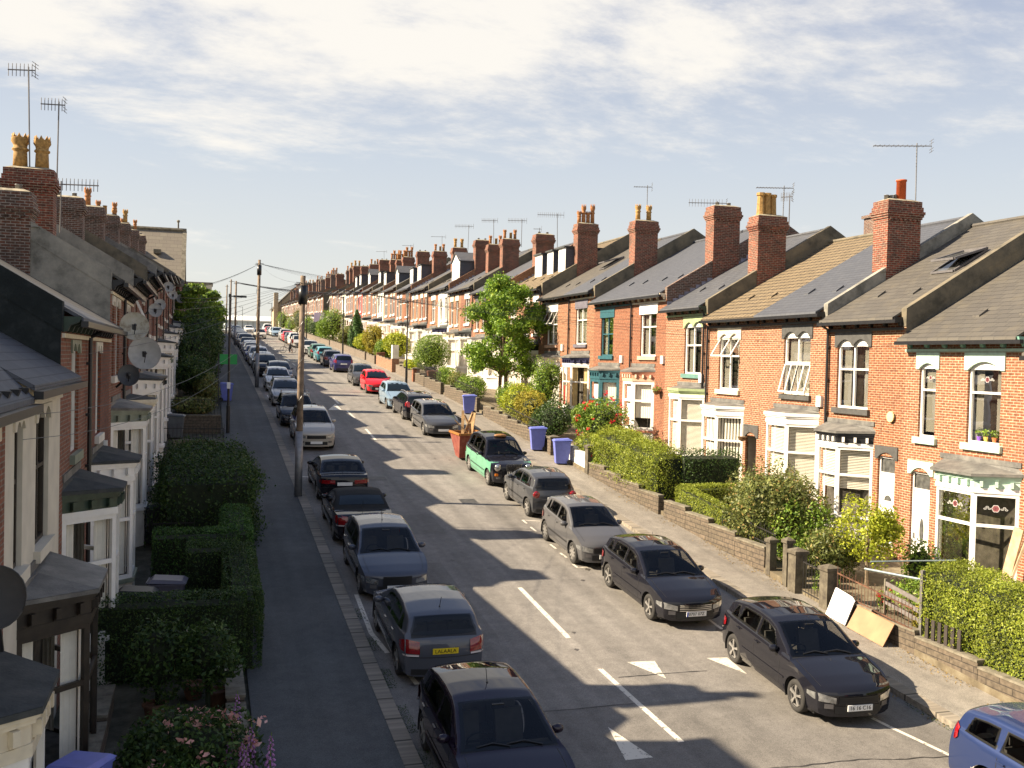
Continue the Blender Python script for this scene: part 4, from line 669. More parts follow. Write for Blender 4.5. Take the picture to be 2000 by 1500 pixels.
    ra_, rb_ = S['rw']; rw = screen(ra_, rb_, 'rear_window', GL_ if style != 'cabrio' else CG, .12, False)
    for k, (a0, a1, c1, c0) in enumerate(S['sw']):    # bottom-front, top-front, top-rear, bottom-rear in car length
        for sgn in (1, -1):
            w_ = MB(); n = 6 if lod == 0 else 2; P = []
            for i in range(n+1):
                t = i/n; P.append([])
                for j in range(n+1):
                    s_ = j/n; xq = (a0+(c0-a0)*t)*(1-s_)+(a1+(c1-a1)*t)*s_; zb = belt(xq)+.03; zt = top(xq)-.135; 
                    zt = max(zb+.01, zt) if not (k == 0 and t < .02) else max(zb+.01, top(a1)-.17)
                    P[-1].append(side(xq, zb+(zt-zb)*s_, .006, sgn))
            w_.grid(P); w_.build('side_window', GL_, h, smooth=True, world=False)
    # lamps
    zf = top(.02); Wn = Wp(0)
    def caplamp(front, y0, y1, z0, z1, dz, name, m_, wrap=.18, off=.008):
        for sgn in (1, -1):
            mb = MB(); P = []; n = 5 if lod < 2 else 3
            for i in range(n+1):
                yy = y0+(y1-y0)*i/n; P.append([]); 
                for j in range(4): zz_ = z0+(z1-z0)*j/3+dz*i/n*(j/3*.6+.4); P[-1].append(cap(sgn*yy, zz_, off, front))
            x0 = 0 if front else xt(z1); zl = [p[2] for p in P[-1]]
            for i in range(1, 4):
                xx_ = x0+(1 if front else -1)*wrap*i/3; sh = (1-.5*i/3); mid = sum(zl)/4+dz*.3*i/3; P.append([side(xx_, mid+(z_-mid)*sh, off, sgn) for z_ in zl])
            mb.grid(P); mb.build(name, m_, h, smooth=True, world=False)
    dark = MB()
    if style == 'taxi':
        for sgn in (1, -1):
            mb = MB(); mb.lathe([(.12, 0), (.12, .05), (.10, .07), (0.02, .085)], (X(0, .62)-.02, sgn*.62, .80), 16, 'x'); mb.build('headlight', HL, h, smooth=True, world=False)
            mb = MB(); mb.lathe([(.14, -.02), (.135, .03), (.12, .035)], (X(0, .62)-.02, sgn*.62, .80), 16, 'x'); mb.build('headlight_ring', CHR, h, smooth=True, world=False)
            mb = MB(); mb.box(X(0, .66)-.02, X(0, .66)+.03, sgn*.66-.06, sgn*.66+.06, .47, .56); mb.build('indicator', AMB, h, world=False)
        gm_ = MB(); gm_.box(Lc/2-.03, Lc/2+.02, -.30, .30, .50, .93); gm_.build('grille', CB, h, world=False); gb = MB()
        for i in range(9): gb.box(Lc/2+.021, Lc/2+.045, -.27+.066*i, -.25+.066*i, .52, .91)
        for z0_, z1_ in ((.93, .96), (.49, .52)): gb.box(Lc/2+.0, Lc/2+.05, -.32, .32, z0_, z1_)
        gb.build('grille_bars', CHR, h, world=False); rs = MB(); rs.ball((Lc/2-2.05, 0, 1.74), (.11, .28, .07)); rs.build('roof_sign', mat('sign_amber', (.32, .16, .06), .3), h, smooth=True, world=False)
    else:
        z0 = zf-.20; caplamp(True, Wn*.60, Wn*.97, z0+.0, z0+.11, .07, 'headlight', HL, .34 if style != 'suv' else .30)
        gr = MB(); gz0, gz1, gw = (grille or (zf-.20, zf-.07, .42)); P = [[cap(yy, z_, .012, True) for z_ in np.linspace(gz0, gz1, 4)] for yy in np.linspace(-gw, gw, 9)]; gr.grid(P); go = gr.build('grille', CB, h, smooth=True, world=False)
        if lod < 2:
            gb = MB()
            for z_ in np.linspace(gz0, gz1, 4): gb.grid([[cap(yy, z_-.008, .018, True), cap(yy, z_+.008, .018, True)] for yy in np.linspace(-gw, gw, 9)])
            gb.build('grille_bars', CHR if lod == 0 and plate and plate.startswith('07') else CB, go, world=False)
    P = [[cap(yy, z_, .010, True) for z_ in np.linspace(.27, .42, 4)] for yy in np.linspace(-Wn*.62, Wn*.62, 9)]; MB().grid(P).build('air_intake', CB, h, smooth=True, world=False)
    if lod < 2:
        for sgn in (1, -1): q = MB(); q.grid([[cap(sgn*yy, z_, .012, True) for z_ in np.linspace(.36, .45, 3)] for yy in np.linspace(Wn*.66, Wn*.86, 4)]); q.build('fog_lamp', DSTEEL, h, world=False)
    zr_ = top(Lc-.02)
    if tail == 'wide': caplamp(False, Wn*.42, Wn*.97, .72, .85, .0, 'tail_light', TLR, .22, .02)
    elif tail == 'round':
        for sgn in (1, -1): q = MB(); q.lathe([(.125, 0), (.12, .03), (.02, .05)], (X(Lc, .66)-.03, sgn*.66, .86), 16, 'x'); q.v = [(2*(X(Lc, .66)-.03)-a, b, c) for a, b, c in q.v]; q.build('tail_light', TLR, h, smooth=True, world=False)
    elif tail == 'high': caplamp(False, Wn*.80, Wn*.97, .78, 1.05, .05, 'tail_light', TLR, .12, .02)
    else: caplamp(False, Wn*.66, Wn*.98, .66, .90, .04, 'tail_light', TLR, .26, .026); caplamp(False, Wn*.68, Wn*.96, .62, .655, .0, 'reversing_light', TLW, .10, .02)
    # plates
    for front in (True, False):
        if style == 'taxi' and front: zq = .42
        else: zq = (.33 if front else (.66 if style in ('hatch', 'mini', 'suv', 'sedan', 'cabrio') else .62)) if plate != 'hi' else .5
        mb = MB(); xo = X(0 if front else xt(zq+.06), .1); s_ = 1 if front else -1; mb.box(min(xo+s_*.012, xo+s_*.03), max(xo+s_*.012, xo+s_*.03), -.26, .26, zq, zq+.115); po = mb.build('number_plate', PLW if front else PLY if plate else PLW, h, world=False)
        if plate and plate != 'blank' and ((front and head < 0) or (not front and head > 0)):
            M_ = Matrix.Translation((xo+s_*.032, .0, zq+.057))@Matrix(((0, 0, s_), (s_, 0, 0), (0, 1, 0))).to_4x4(); text(plate, .105, PLB, po, M_, 'plate_text')
            if plate.startswith('07'): q = MB(); q.box(xo+.03, xo+.0315, -.26, -.215, zq, zq+.115); q.v = [(a, -b, c) if False else (a, b, c) for a, b, c in q.v]; q.build('plate_band', BLUEP, po, world=False)
    # door gaps, handles, mirrors
    Wn_ = Wp(0)
    if lod < 2:
        dl = MB(); xs_ = [S['sw'][0][2]+.04]+([S['sw'][1][2]+.04] if len(S['sw']) > 1 else [])+[S['sw'][0][0]-.16]
        for sgn in (1, -1):
            for xd in xs_:
                zlo = .33; zhi = belt(xd)+.01; pts = [(xd, zlo+(zhi-zlo)*t) for t in np.linspace(0, 1, 9)]
                pts = [p for p in pts if all((p[0]-w_)**2+(p[1]-R)**2 > (ra+.03)**2 for w_ in xw)]
                if len(pts) > 1: dl.grid([[side(a-.006, z_, .002, sgn), side(a+.006, z_, .002, sgn)] for a, z_ in pts])
            dl.grid([[side(a, .33, .002, sgn), side(a, .342, .002, sgn)] for a in np.linspace(xw[0]+ra+.03, xw[1]-ra-.03, 12)])
        for sgn in (1, -1):
            dl.grid([[topp(a, sgn*(wid(a, top(a)-.06)-.13), .003), topp(a, sgn*(wid(a, top(a)-.06)-.142), .003)] for a in np.linspace(.16, S['ws'][0]-.04, 12)])
        dl.grid([[cap(yy, .585, .004, False), cap(yy, .60, .004, False)] for yy in np.linspace(-Wn_*.9, Wn_*.9, 11)])
        dl.grid([[cap(yy, top(.02)-.055, .004, True), cap(yy, top(.02)-.045, .004, True)] for yy in np.linspace(-Wn_*.8, Wn_*.8, 11)])
        dl.build('panel_gaps', CB, body, world=False)
        rb_m = MB(); rb_m.grid([[cap(yy, z_, .007, False) for z_ in (.24, .30, .36)] for yy in np.linspace(-Wn_*.86, Wn_*.86, 11)]); rb_m.build('rear_valance', CB, h, smooth=True, world=False)
        for sgn in (1, -1):
            for xh in [S['sw'][0][2]-.16]+([S['sw'][1][2]-.14] if len(S['sw']) > 1 else []):
                q = MB(); a = side(xh, belt(xh)-.10, .03, sgn); b = side(xh+.16, belt(xh)-.095, .03, sgn); q.bar(a, b, .028, .02); q.build('door_handle', paint if style != 'taxi' else CB, h, world=False)
        if lod == 0:
            for sgn in (1, -1): q = MB(); q.grid([[side(a, .50, .014, sgn), side(a, .54, .014, sgn)] for a in np.linspace(xw[0]+ra+.05, xw[1]-ra-.05, 10)]); q.build('side_rub_strip', CB if style != 'hatch' or not plate else paint, h, world=False)
            fl = MB(); P = [topp(xa-.25, .0, .004), topp(.12, 0, .004)]
    for sgn in (1, -1):
        q = MB(); xm = S['sw'][0][0]+.02; p = side(xm, belt(xm)+.05, .11, sgn); q.ball(p, (.075, .115, .075), 8, 6); a = side(xm, belt(xm)+.02, -.01, sgn); q.bar(a, (p[0], p[1]-sgn*.04, p[2]-.03), .04, .03); q.build('door_mirror', paint, h, smooth=True, world=False)
    if ant and lod < 2: q = MB(); xa_ = Lc*.60 if head < 0 else Lc*.84; p = topp(xa_, 0, 0); q.tube([p, (p[0]-.12, 0, p[2]+.24)], .006, 4); q.ball(p, (.03, .02, .02), 6, 4); q.build('aerial', CB, h, world=False)
    if rack:
        q = MB()
        for xr in (2.1, 2.95):
            if xr > Lc-1: continue
            wt = wid(xr, top(xr)-.1); zt_ = top(xr)+.10; q.tube([(X(xr, 0), -wt-.03, zt_), (X(xr, 0), wt+.03, zt_)], .022, 6)
            for sgn in (1, -1): q.bar((X(xr, 0), sgn*(wt-.02), zt_), (X(xr, 0), sgn*(wt+.0), zt_-.16), .06, .04)
        q.build('roof_rack', CB if rack != 'w' else RIM, h, world=False)
    if rails:
        for sgn in (1, -1): q = MB(); q.tube([(X(a, 0), sgn*(wid(a, top(a)-.1)-.06), top(a)+(.02 if a in (1.9, Lc-.65) else .055)) for a in (1.9, 2.1, 2.8, Lc-.9, Lc-.65)], .018, 5); q.build('roof_rail', STEEL, h, smooth=True, world=False)
    # wheels
    for w_ in xw:
        for sgn in (1, -1):
            cx = Lc/2-w_; yo = sgn*(Wc-.035); t = MB(); n = 28 if lod == 0 else 14
            pf = [(.19, -.10), (R-.03, -.105), (R, -.07), (R, .07), (R-.012, .095), (R-.05, .105), (.215, .10), (.20, .08)]; t.lathe([(a, b*sgn*1.) for a, b in pf], (cx, yo-sgn*.105, R), n, 'y', cap=False); wo = t.build('wheel', TYR, h, smooth=True, world=False)
            r_ = MB(); r_.k = 1; r_.lathe([(.212, 0), (.0, .0)], (cx, yo-sgn*.055, R), n, 'y', cap=False); r_.k = 0; r_.lathe([(.218, sgn*.0), (.218, sgn*-.02), (.195, -sgn*.03), (.195, -sgn*.05)], (cx, yo+sgn*.0, R), n, 'y', cap=False)
            for i in range(spokes):
                for dd in ((-.09, .09) if spokes == 5 and lod == 0 else (0,)):
                    a = 2*math.pi*i/spokes+.3; c0 = Vector((cx+.03*math.cos(a), yo-sgn*.02, R+.03*math.sin(a))); c1 = Vector((cx+.205*math.cos(a+dd), yo-sgn*.015, R+.205*math.sin(a+dd))); r_.bar(c0, c1, .026 if dd else .055, .03, up=(0, 1, 0))
            r_.lathe([(.05, -.03*sgn), (.05, .0), (.0, .0)], (cx, yo, R), 10, 'y', cap=False); r_.build('rim', [RIM, CB], wo, world=False)
    return h
def z_cab(cx, cz, belt, Lc): return cz > belt(Lc/2-cx)+.03
# ---------------------------------------------------------------- leaves, hedges, bushes, trees
def leaves(name, C, size, m_, parent=None, nrm=None, world=True, aspect=.55, jit=.5):
    """C: n x 3 leaf centres (world); every leaf is one small four-sided face"""
    C = np.asarray(C, float); n = len(C); 
    a = rng.normal(size=(n, 3)); a /= np.linalg.norm(a, axis=1)[:, None]
    nv = rng.normal(size=(n, 3)) if nrm is None else nrm+rng.normal(size=(n, 3))*jit; nv /= np.linalg.norm(nv, axis=1)[:, None]
    u = np.cross(nv, a); u /= np.linalg.norm(u, axis=1)[:, None]+1e-9; v = np.cross(nv, u); s = size*(.6+.8*rng.random((n, 1))); u = u*s; v = v*s*aspect
    V = np.stack([C-u, C-v*.9-u*.1, C+u, C+v*.9+u*.1], 1).reshape(-1, 3)
    o_ = np.array(parent['_o']) if (parent is not None and world and parent.get('_o')) else np.zeros(3); V = V-o_
    me = bpy.data.meshes.new(name); me.vertices.add(4*n); me.vertices.foreach_set('co', V.astype(np.float32).ravel()); me.loops.add(4*n); me.loops.foreach_set('vertex_index', np.arange(4*n, dtype=np.int32)); me.polygons.add(n); me.polygons.foreach_set('loop_start', np.arange(0, 4*n, 4, dtype=np.int32)); me.polygons.foreach_set('loop_total', np.full(n, 4, dtype=np.int32)); me.update(calc_edges=True); me.materials.append(m_)
    o = bpy.data.objects.new(name, me); COL.objects.link(o)
    if parent is not None: o.parent = parent
    return o
LF = dict(privet=leafmat('leaf_privet', (.16, .21, .022), (.30, .34, .04), (.42, .42, .07)), dark=leafmat('leaf_dark', (.022, .055, .016), (.075, .125, .028), (.13, .19, .045)), mid=leafmat('leaf_mid', (0.082, 0.163, 0.024), (0.245, 0.347, 0.041), (0.408, 0.490, 0.082)), lime=leafmat('leaf_lime', (0.211, 0.264, 0.020), (0.449, 0.475, 0.040), (0.554, 0.554, 0.079)), olive=leafmat('leaf_olive', (0.094, 0.122, 0.037), (0.225, 0.244, 0.066), (0.413, 0.263, 0.094)), maple=leafmat('leaf_maple', (0.077, 0.163, 0.022), (0.262, 0.393, 0.039), (0.524, 0.612, 0.087)), green=leafmat('leaf_deep_green', (.03, .08, .02), (.08, .17, .03), (.15, .26, .05)), yell=leafmat('leaf_yellow', (.26, .25, .03), (.42, .34, .05)), dry=leafmat('leaf_dry', (0.220, 0.150, 0.050), (0.360, 0.250, 0.090)))  # the green entry is a deeper green leaf, used on both sides
FL = dict(red=leafmat('petal_red', (.6, .015, .03), (.75, .04, .06)), pink=leafmat('petal_pink', (.75, .32, .30), (.82, .5, .42)), purple=leafmat('petal_purple', (.42, .16, .42), (.62, .34, .6)), white=leafmat('petal_white', (.75, .72, .65), (.8, .78, .7)))
M_in = mat('hedge_inner_twigs', (.018, .026, .010), 1, var=.3); M_bark = mat('tree_bark', (.19, .14, .09), .9, var=.3, nscale=14, bump=.5)
def noise3(P, f, seed=0):
    r = np.random.default_rng(seed); o = np.zeros(len(P))
    for _ in range(5): k = r.normal(size=3)*f; o += np.sin(P@k+r.random()*6.28)
    return o/5
def hedge(pts, w, z0, H, label, mt='privet', n=9000, size=.035, rough=.06, cat='hedge', group=None, round_=.25, name='hedge', dens=None, extra=None):
    """a clipped hedge along a polyline of (x, y); z0/H follow the ground unless given as lists"""
    pts = [Vector((p[0], p[1], 0)) for p in pts]; c = sum(pts, Vector())/len(pts); c.z = rz(c.y)
    h = thing(name, c, label, cat, group); core = MB(); Pc = []; Nn = []; segs = []; tot = 0
    for a, b in zip(pts, pts[1:]): L_ = (b-a).length; segs.append((a, b, L_)); tot += L_
    zb = lambda p: rz(p.y)+z0; zt = lambda p: rz(p.y)+H if not isinstance(H, tuple) else H[0]
    for a, b, L_ in segs:
        d = (b-a).normalized(); s = Vector((-d.y, d.x, 0)); k = int(n*L_/tot); hw = w/2; hh = (zt(a)-zb(a)); area = [hh*L_, hh*L_, w*L_, hh*w, hh*w]; sc = sum(area)
        a2, b2 = a-d*hw*.0, b; g = .17
        core.prism([Vector((q.x, q.y, zb(q))) for q in (a+s*(hw-g), b+s*(hw-g), b-s*(hw-g), a-s*(hw-g))], (0, 0, hh-g))
        for fi, ar in enumerate(area):
            m_ = int(k*ar/sc); t = rng.random(m_); q = rng.random(m_); A = np.array(a); B = np.array(b); S = np.array(s); D = np.array(d)
            if fi < 2: sg = 1 if fi else -1; P = A+np.outer(t, B-A)+S*sg*hw; P[:, 2] = q*hh; nv = np.tile(S*sg, (m_, 1))
            elif fi == 2: P = A+np.outer(t, B-A)+np.outer((q-.5)*w, S); P[:, 2] = hh; nv = np.tile((0, 0, 1.), (m_, 1))
            else: sg = 1 if fi == 4 else -1; P = (B if sg > 0 else A)+np.outer((t-.5)*w, S)+D*sg*.0; P = P+D*sg*.02; P[:, 2] = q*hh; nv = np.tile(D*sg, (m_, 1))
            ed = np.clip((P[:, 2]-(hh-round_))/round_, 0, 1); lat = ((P-A)@S)/hw; cut = ed*round_*.3*np.abs(lat)**4; P[:, 2] -= cut*(lat**2)
            zg_ = np.interp(P[:, 1], _gy, _gz2); P[:, 2] += zg_+z0
            dsp = noise3(P, 2.2, 3)*rough+rng.normal(size=m_)*rough*.45; P += nv*dsp[:, None]; Pc.append(P); Nn.append(nv)
    core.build('inner_twigs', M_in, h); leaves('foliage', np.concatenate(Pc), size, LF[mt], h, np.concatenate(Nn), jit=.75); return h
def blobpts(c, r, n, seed=0, shell=.35, rough=.18, flat=1.):
    P = rng.normal(size=(n, 3)); P /= np.linalg.norm(P, axis=1)[:, None]; N_ = P.copy(); rad = 1-shell*rng.random(n)**1.6; rad *= 1+noise3(P, 3.2, seed)*rough*2+noise3(P, 7., seed+1)*rough; P = P*rad[:, None]*np.array(r)+np.array(c); return P, N_
def bush(c, r, label, mt='mid', n=2500, size=.05, cat='bush', group=None, flowers=None, name='bush', blobs=1, rough=.16, stem=None, core=True):
    c = Vector(c); base = Vector((c.x, c.y, rz(c.y)+.1)); h = thing(name, base, label, cat, group); Ps = []; Ns = []; seed = random.randint(0, 999)
    rr = r if isinstance(r, (tuple, list)) else (r, r, r); cs = [(c, rr)]
    for k in range(blobs-1): a = random.random()*6.28; cs.append((c+Vector((math.cos(a)*rr[0]*.6, math.sin(a)*rr[1]*.6, (random.random()-.3)*rr[2]*.7)), tuple(q*random.uniform(.4, .65) for q in rr)))
    for k, (cc, q) in enumerate(cs): P, Nv = blobpts(cc, q, int(n*(1 if k == 0 else .4)), seed+k, rough=rough); Ps.append(P); Ns.append(Nv)
    P = np.concatenate(Ps); Nv = np.concatenate(Ns); keep = P[:, 2] > rz(c.y)+.15; P = P[keep]; Nv = Nv[keep]; leaves('foliage', P, size, LF[mt], h, Nv, jit=1.)
    m_ = MB()
    if core: m_.ball(c, tuple(q*.62 for q in rr), 10, 6)
    m_.tube([base-Vector((0, 0, .1)), c], stem or .05, 6); m_.build('stem' if not core else 'inner_twigs', M_in if core else M_bark, h)
    if flowers:
        fm_, fn, fs = flowers; P, Nv = blobpts(c, tuple(q*1.02 for q in rr), fn, seed+5, shell=.08); keep = (P[:, 2] > c.z-rr[2]*.55); P = P[keep]; Q = np.repeat(P, 9, 0)+rng.normal(size=(len(P)*9, 3))*fs*.4; leaves('flowers', Q, fs*.5, FL[fm_], h)
    return h
def tree(x, y, label, H, cr, mt, trunk=.12, n=9000, size=.09, clumps=26, name='tree', cz=None, stems=1, group=None, bot=.35):
    z = rz(y)+.25; h = thing(name, (x, y, z), label, 'tree', group); tm = MB(); Ps = []; Ns = []; cz = cz or (H*(1+bot)/2)
    for s in range(stems): o = Vector(((s-.5*(stems-1))*.5, s*.35, 0)); tm.tube([Vector((x, y, z-.2))+o, Vector((x+.05, y, z+H*.3))+o*.8, Vector((x-.05, y, z+H*.6))+o*.5, Vector((x, y, z+H*.9))], [trunk, trunk*.8, trunk*.45, .02], 8)
    for k in range(clumps):
        t = random.random(); a = random.random()*6.28; zz = H*(bot+(1-bot)*t); rad = cr*math.sin(math.pi*min(1, max(.08, (t*.86+.12))))**.7*math.sqrt(random.random()); c = Vector((x+rad*math.cos(a), y+rad*math.sin(a), z+zz)); r_ = random.uniform(.3, .55)*cr*.62
        P, Nv = blobpts(c, (r_, r_, r_*.75), n//clumps, k, shell=.7, rough=.25); Ps.append(P); Ns.append(Nv); st = Vector((x, y, z+max(H*.25, zz-rad*.8))); tm.tube([st, (st+c)/2+Vector((0, 0, .1)), c], [trunk*.35, trunk*.22, .012], 5)
    leaves('crown', np.concatenate(Ps), size, LF[mt], h, np.concatenate(Ns), jit=1.2); tm.build('trunk', M_bark, h, smooth=True); return h
def conifer(x, y, H, r, label, mt='green', n=7000):
    z = rz(y)+.2; h = thing('conifer', (x, y, z), label, 'tree'); t = rng.random(n)**.8; a = rng.random(n)*6.28; k = (1+.18*np.sin(a*5+t*9)+.1*rng.normal(size=n))*(1-.12*rng.random(n)); rad = r*(np.sin(np.clip((1-t)*1.7+.05, 0, 1.57)))*k; P = np.stack([x+rad*np.cos(a), y+rad*np.sin(a), z+.1+H*t], 1); Nv = np.stack([np.cos(a), np.sin(a), np.full(n, .5)], 1); leaves('crown', P, .08, LF[mt], h, Nv)
    m_ = MB(); m_.lathe([(r*.7, .2), (r*.7, H*.4), (r*.3, H*.75), (.02, H*.95)], (x, y, z), 10); m_.tube([(x, y, z-.2), (x, y, z+.4)], .1); m_.build('trunk', M_in, h); return h
# ---------------------------------------------------------------- street furniture and small things
def bin_(x, y, z, m_, label, yaw=0., H=1.07, group=None, lid=True):
    h = thing('wheelie_bin', (x, y, z), label, 'wheelie bin', group, yaw, world=False); b = MB(); w, d = .29, .36
    b.prism([], (0, 0, 1)) if False else b.add([(-w*.82, -d*.75, .04), (w*.82, -d*.75, .04), (w*.82, d*.72, .04), (-w*.82, d*.72, .04), (-w, -d, H-.1), (w, -d, H-.1), (w, d, H-.1), (-w, d, H-.1)], [(0, 3, 2, 1), (4, 5, 6, 7), (0, 1, 5, 4), (1, 2, 6, 5), (2, 3, 7, 6), (3, 0, 4, 7)]); b.box(-w-.02, w+.02, -d-.02, d+.02, H-.13, H-.09); b.build('bin_body', m_, h, world=False)
    l_ = MB(); l_.add([(-w-.03, -d-.05, H-.085), (w+.03, -d-.05, H-.085), (w+.03, d+.04, H-.06), (-w-.03, d+.04, H-.06), (-w+.02, -d+.04, H-.02), (w-.02, -d+.04, H-.02), (w-.02, d-.06, H+.02), (-w+.02, d-.06, H+.02)], [(0, 3, 2, 1), (4, 5, 6, 7), (0, 1, 5, 4), (1, 2, 6, 5), (2, 3, 7, 6), (3, 0, 4, 7)]); l_.tube([(-w+.03, d+.06, H-.06), (w-.03, d+.06, H-.06)], .022, 6); l_.build('lid', m_, h, world=False)
    for s in (-1, 1): q = MB(); q.lathe([(.1, -.02), (.1, .02)], (s*(w-.0), d*.8, .1), 12, 'x'); q.build('wheel', M_rub, h, world=False)
    return h
def dish(p, r, az, el, label, m_, arm=(0, 0, -.3), back=True):
    p = Vector(p); h = thing('satellite_dish', p, label, 'satellite dish', 'satellite dishes on the near row'); n = Vector((math.cos(az)*math.cos(el), math.sin(az)*math.cos(el), math.sin(el))); a = n.cross(Vector((0, 0, 1))).normalized(); b = a.cross(n); mb = MB(); R_ = []
    for i in range(7): q = r*i/6; R_.append([p+a*q*math.cos(t)+b*q*math.sin(t)*1.08+n*(.28*q*q/r-.0) for t in np.linspace(0, 6.2832, 25)])
    mb.grid(R_); rim_ = [q for q in R_[-1]]; mb.tube(rim_, .008, 5); mb.build('reflector', m_, h, smooth=True)
    mb = MB(); c = p-n*.02; mb.bar(c, p+Vector(arm), .05); mb.bar(c-b*r*.6, p+n*r*1.0-b*r*.25, .02); mb.ball(p+n*r*1.0-b*r*.2, .045, 8, 5); mb.box(c.x-.05, c.x+.05, c.y-.05, c.y+.05, c.z-.09, c.z+.09); mb.build('bracket', M_soffit, h); return h
def aerial(p, H, label, az=2.6, kind=0, els=10, ln=1.0, m_=STEEL):
    p = Vector(p); h = thing('tv_aerial', p, label, 'tv aerial', 'television aerials on the chimneys'); mb = MB(); lean = random.uniform(-.03, .03); t = p+Vector((lean*H, lean*H*.5, H)); mb.tube([p, t], .022, 6); mb.build('mast', m_ if kind < 3 else DSTEEL, h)
    d = Vector((math.cos(az), math.sin(az), 0)); s = Vector((-d.y, d.x, 0)); mb = MB(); a = t-d*ln*.25-Vector((0, 0, .1)); b = t+d*ln*.75-Vector((0, 0, .1)); mb.tube([a, b], .02, 5)
    for i in range(els):
        q = a+(b-a)*(.12+.86*i/(els-1)); v = Vector((0, 0, 1)) if kind == 1 else s; mb.tube([q-v*.19, q+v*.19], .010, 4)
    v = Vector((0, 0, 1))
    for k in (-.2, -.1, .1, .2): mb.tube([a+v*k-s*.22, a+v*k+s*.22], .010, 4)
    mb.tube([a-v*.22, a+v*.22], .01, 4); mb.build('antenna_array', m_, h); return h
def telegraph(x, y, H, label, box=True, r=.15):
    z = rz(y)+.1; h = thing('telegraph_pole', (x, y, z), label, 'telegraph pole', 'timber telegraph poles on the near pavement'); mb = MB(); mb.tube([(x, y, z-.3), (x+.01, y, z+H*.5), (x+.03, y, z+H)], [r, r*.88, r*.72], 14); mb.build('pole', WOOD, h, smooth=True)
    g = MB(); g.tube([(x, y, z-.1), (x, y, z+2.3)], [r+.012, r+.006], 14); g.build('steel_sleeve', STEEL, h, smooth=True)
    if box: g = MB(); g.tube([(x+.03, y, z+H-1.0), (x+.03, y, z+H-.35)], .15, 14); g.build('cable_joint_box', M_soffit, h, smooth=True)
    g = MB(); 
    for k in range(10): a = k*.63; g.bar((x+.03, y, z+H-.25-.03*(k % 3)), (x+.03+.3*math.cos(a), y+.3*math.sin(a), z+H-.25-.03*(k % 3)), .02)
    g.tube([(x+.02+(r+.02)*math.cos(t*3), y+(r+.02)*math.sin(t*3), z+2.5+(H-4.)*t/6) for t in np.linspace(0, 6, 40)], .012, 4); g.build('cable_and_hooks', M_soffit, h); return Vector((x+.03, y, z+H-.25))
def lamp(x, y, H, label, d=(1, 0), al=1.1):
    z = rz(y)+.1; h = thing('street_lamp', (x, y, z), label, 'street lamp', 'dark steel street lamps'); mb = MB(); mb.tube([(x, y, z-.1), (x, y, z+1.3)], .09, 10); mb.tube([(x, y, z+1.3), (x, y, z+H)], [.06, .045], 10); mb.build('post', M_soffit, h, smooth=False)
    m2 = MB(); e = Vector((x+d[0]*al, y+d[1]*al, z+H-.05)); m2.tube([(x, y, z+H-.1), (x, y, z+H+.05)], .07, 8); m2.tube([(x, y, z+H-.05), tuple(e)], .03, 6); m2.bar(e-Vector((d[0]*.6, d[1]*.6, 0)), e, .16, .09); m2.build('lamp_head', M_soffit, h); return h
WN = [0]
def wire(a, b, label, sag=.35, r=.0045, m_=None):
    a = Vector(a); b = Vector(b); mb = MB(); n = 14; c = (a+b)/2; pts = [a+(b-a)*i/n-Vector((0, 0, sag*4*(i/n)*(1-i/n)))-c for i in range(n+1)]; mb.tube(pts, r, 4, cap=False); o = mb.build('phone_wire', m_ or M_soffit); o.location = c; tag(o, label, 'phone wire', 'phone wires fanning from the poles'); return o
def wallrun(pts, H, label, m_, w=.2, z0=-.1, name='garden_wall', cop=True, group='low garden walls on the far side'):
    mb = MB(); cm = MB()
    for a, b in zip(pts, pts[1:]):
        n = max(1, int(round((Vector((*b, 0))-Vector((*a, 0))).length/1.7))); A = Vector((*a, 0)); B = Vector((*b, 0)); d = (B-A)/n; s = Vector((-d.y, d.x, 0)).normalized()*w/2
        for i in range(n):
            p = A+d*i; q = A+d*(i+1)-d.normalized()*.012; zt = rz((p.y+q.y)/2)+.12+H; zb_ = min(rz(p.y), rz(q.y))+z0; mb.prism([Vector((v.x, v.y, zb_)) for v in (p+s, q+s, q-s, p-s)], (0, 0, zt-zb_))
            if cop: o = s*1.15; cm.prism([Vector((v.x, v.y, zt+.001)) for v in (p+o, q+o, q-o, p-o)], (0, 0, .05))
    v = np.array(mb.v); c = Vector((float(v[:, 0].mean()), float(v[:, 1].mean()), float(v[:, 2].min()))); h = thing(name, c, label, 'garden wall', group); b_ = mb.build('wall', m_, h)
    if cop: cm.build('coping', M_cop, b_)
    return h
M_cop = stained('stone_coping', (.10, .085, .06), (.17, .15, .11), (.25, .22, .17), 4)
def pier(x, y, H, label, w=.34, m_=None):
    z = rz(y)+.05; mb = MB(); mb.box(x-w/2, x+w/2, y-w/2, y+w/2, z-.1, z+H); h = thing('gate_pier', (x, y, z), label, 'gate pier', 'stone gate piers'); b = mb.build('pier_shaft', m_ or M_pier, h); c = MB(); k = w/2+.04; c.prism([(x-k, y-k, z+H+.001), (x+k, y-k, z+H+.001), (x+k, y+k, z+H+.001), (x-k, y+k, z+H+.001)], (0, 0, .08)); c.add([(x-k, y-k, z+H+.083), (x+k, y-k, z+H+.083), (x+k, y+k, z+H+.083), (x-k, y+k, z+H+.083), (x, y, z+H+.17)], [(0, 1, 4), (1, 2, 4), (2, 3, 4), (3, 0, 4)]); c.build('cap', M_pier, h); return h
M_pier = stained('dark_gritstone', (.055, .045, .035), (.10, .085, .06), (.16, .14, .10), 4)
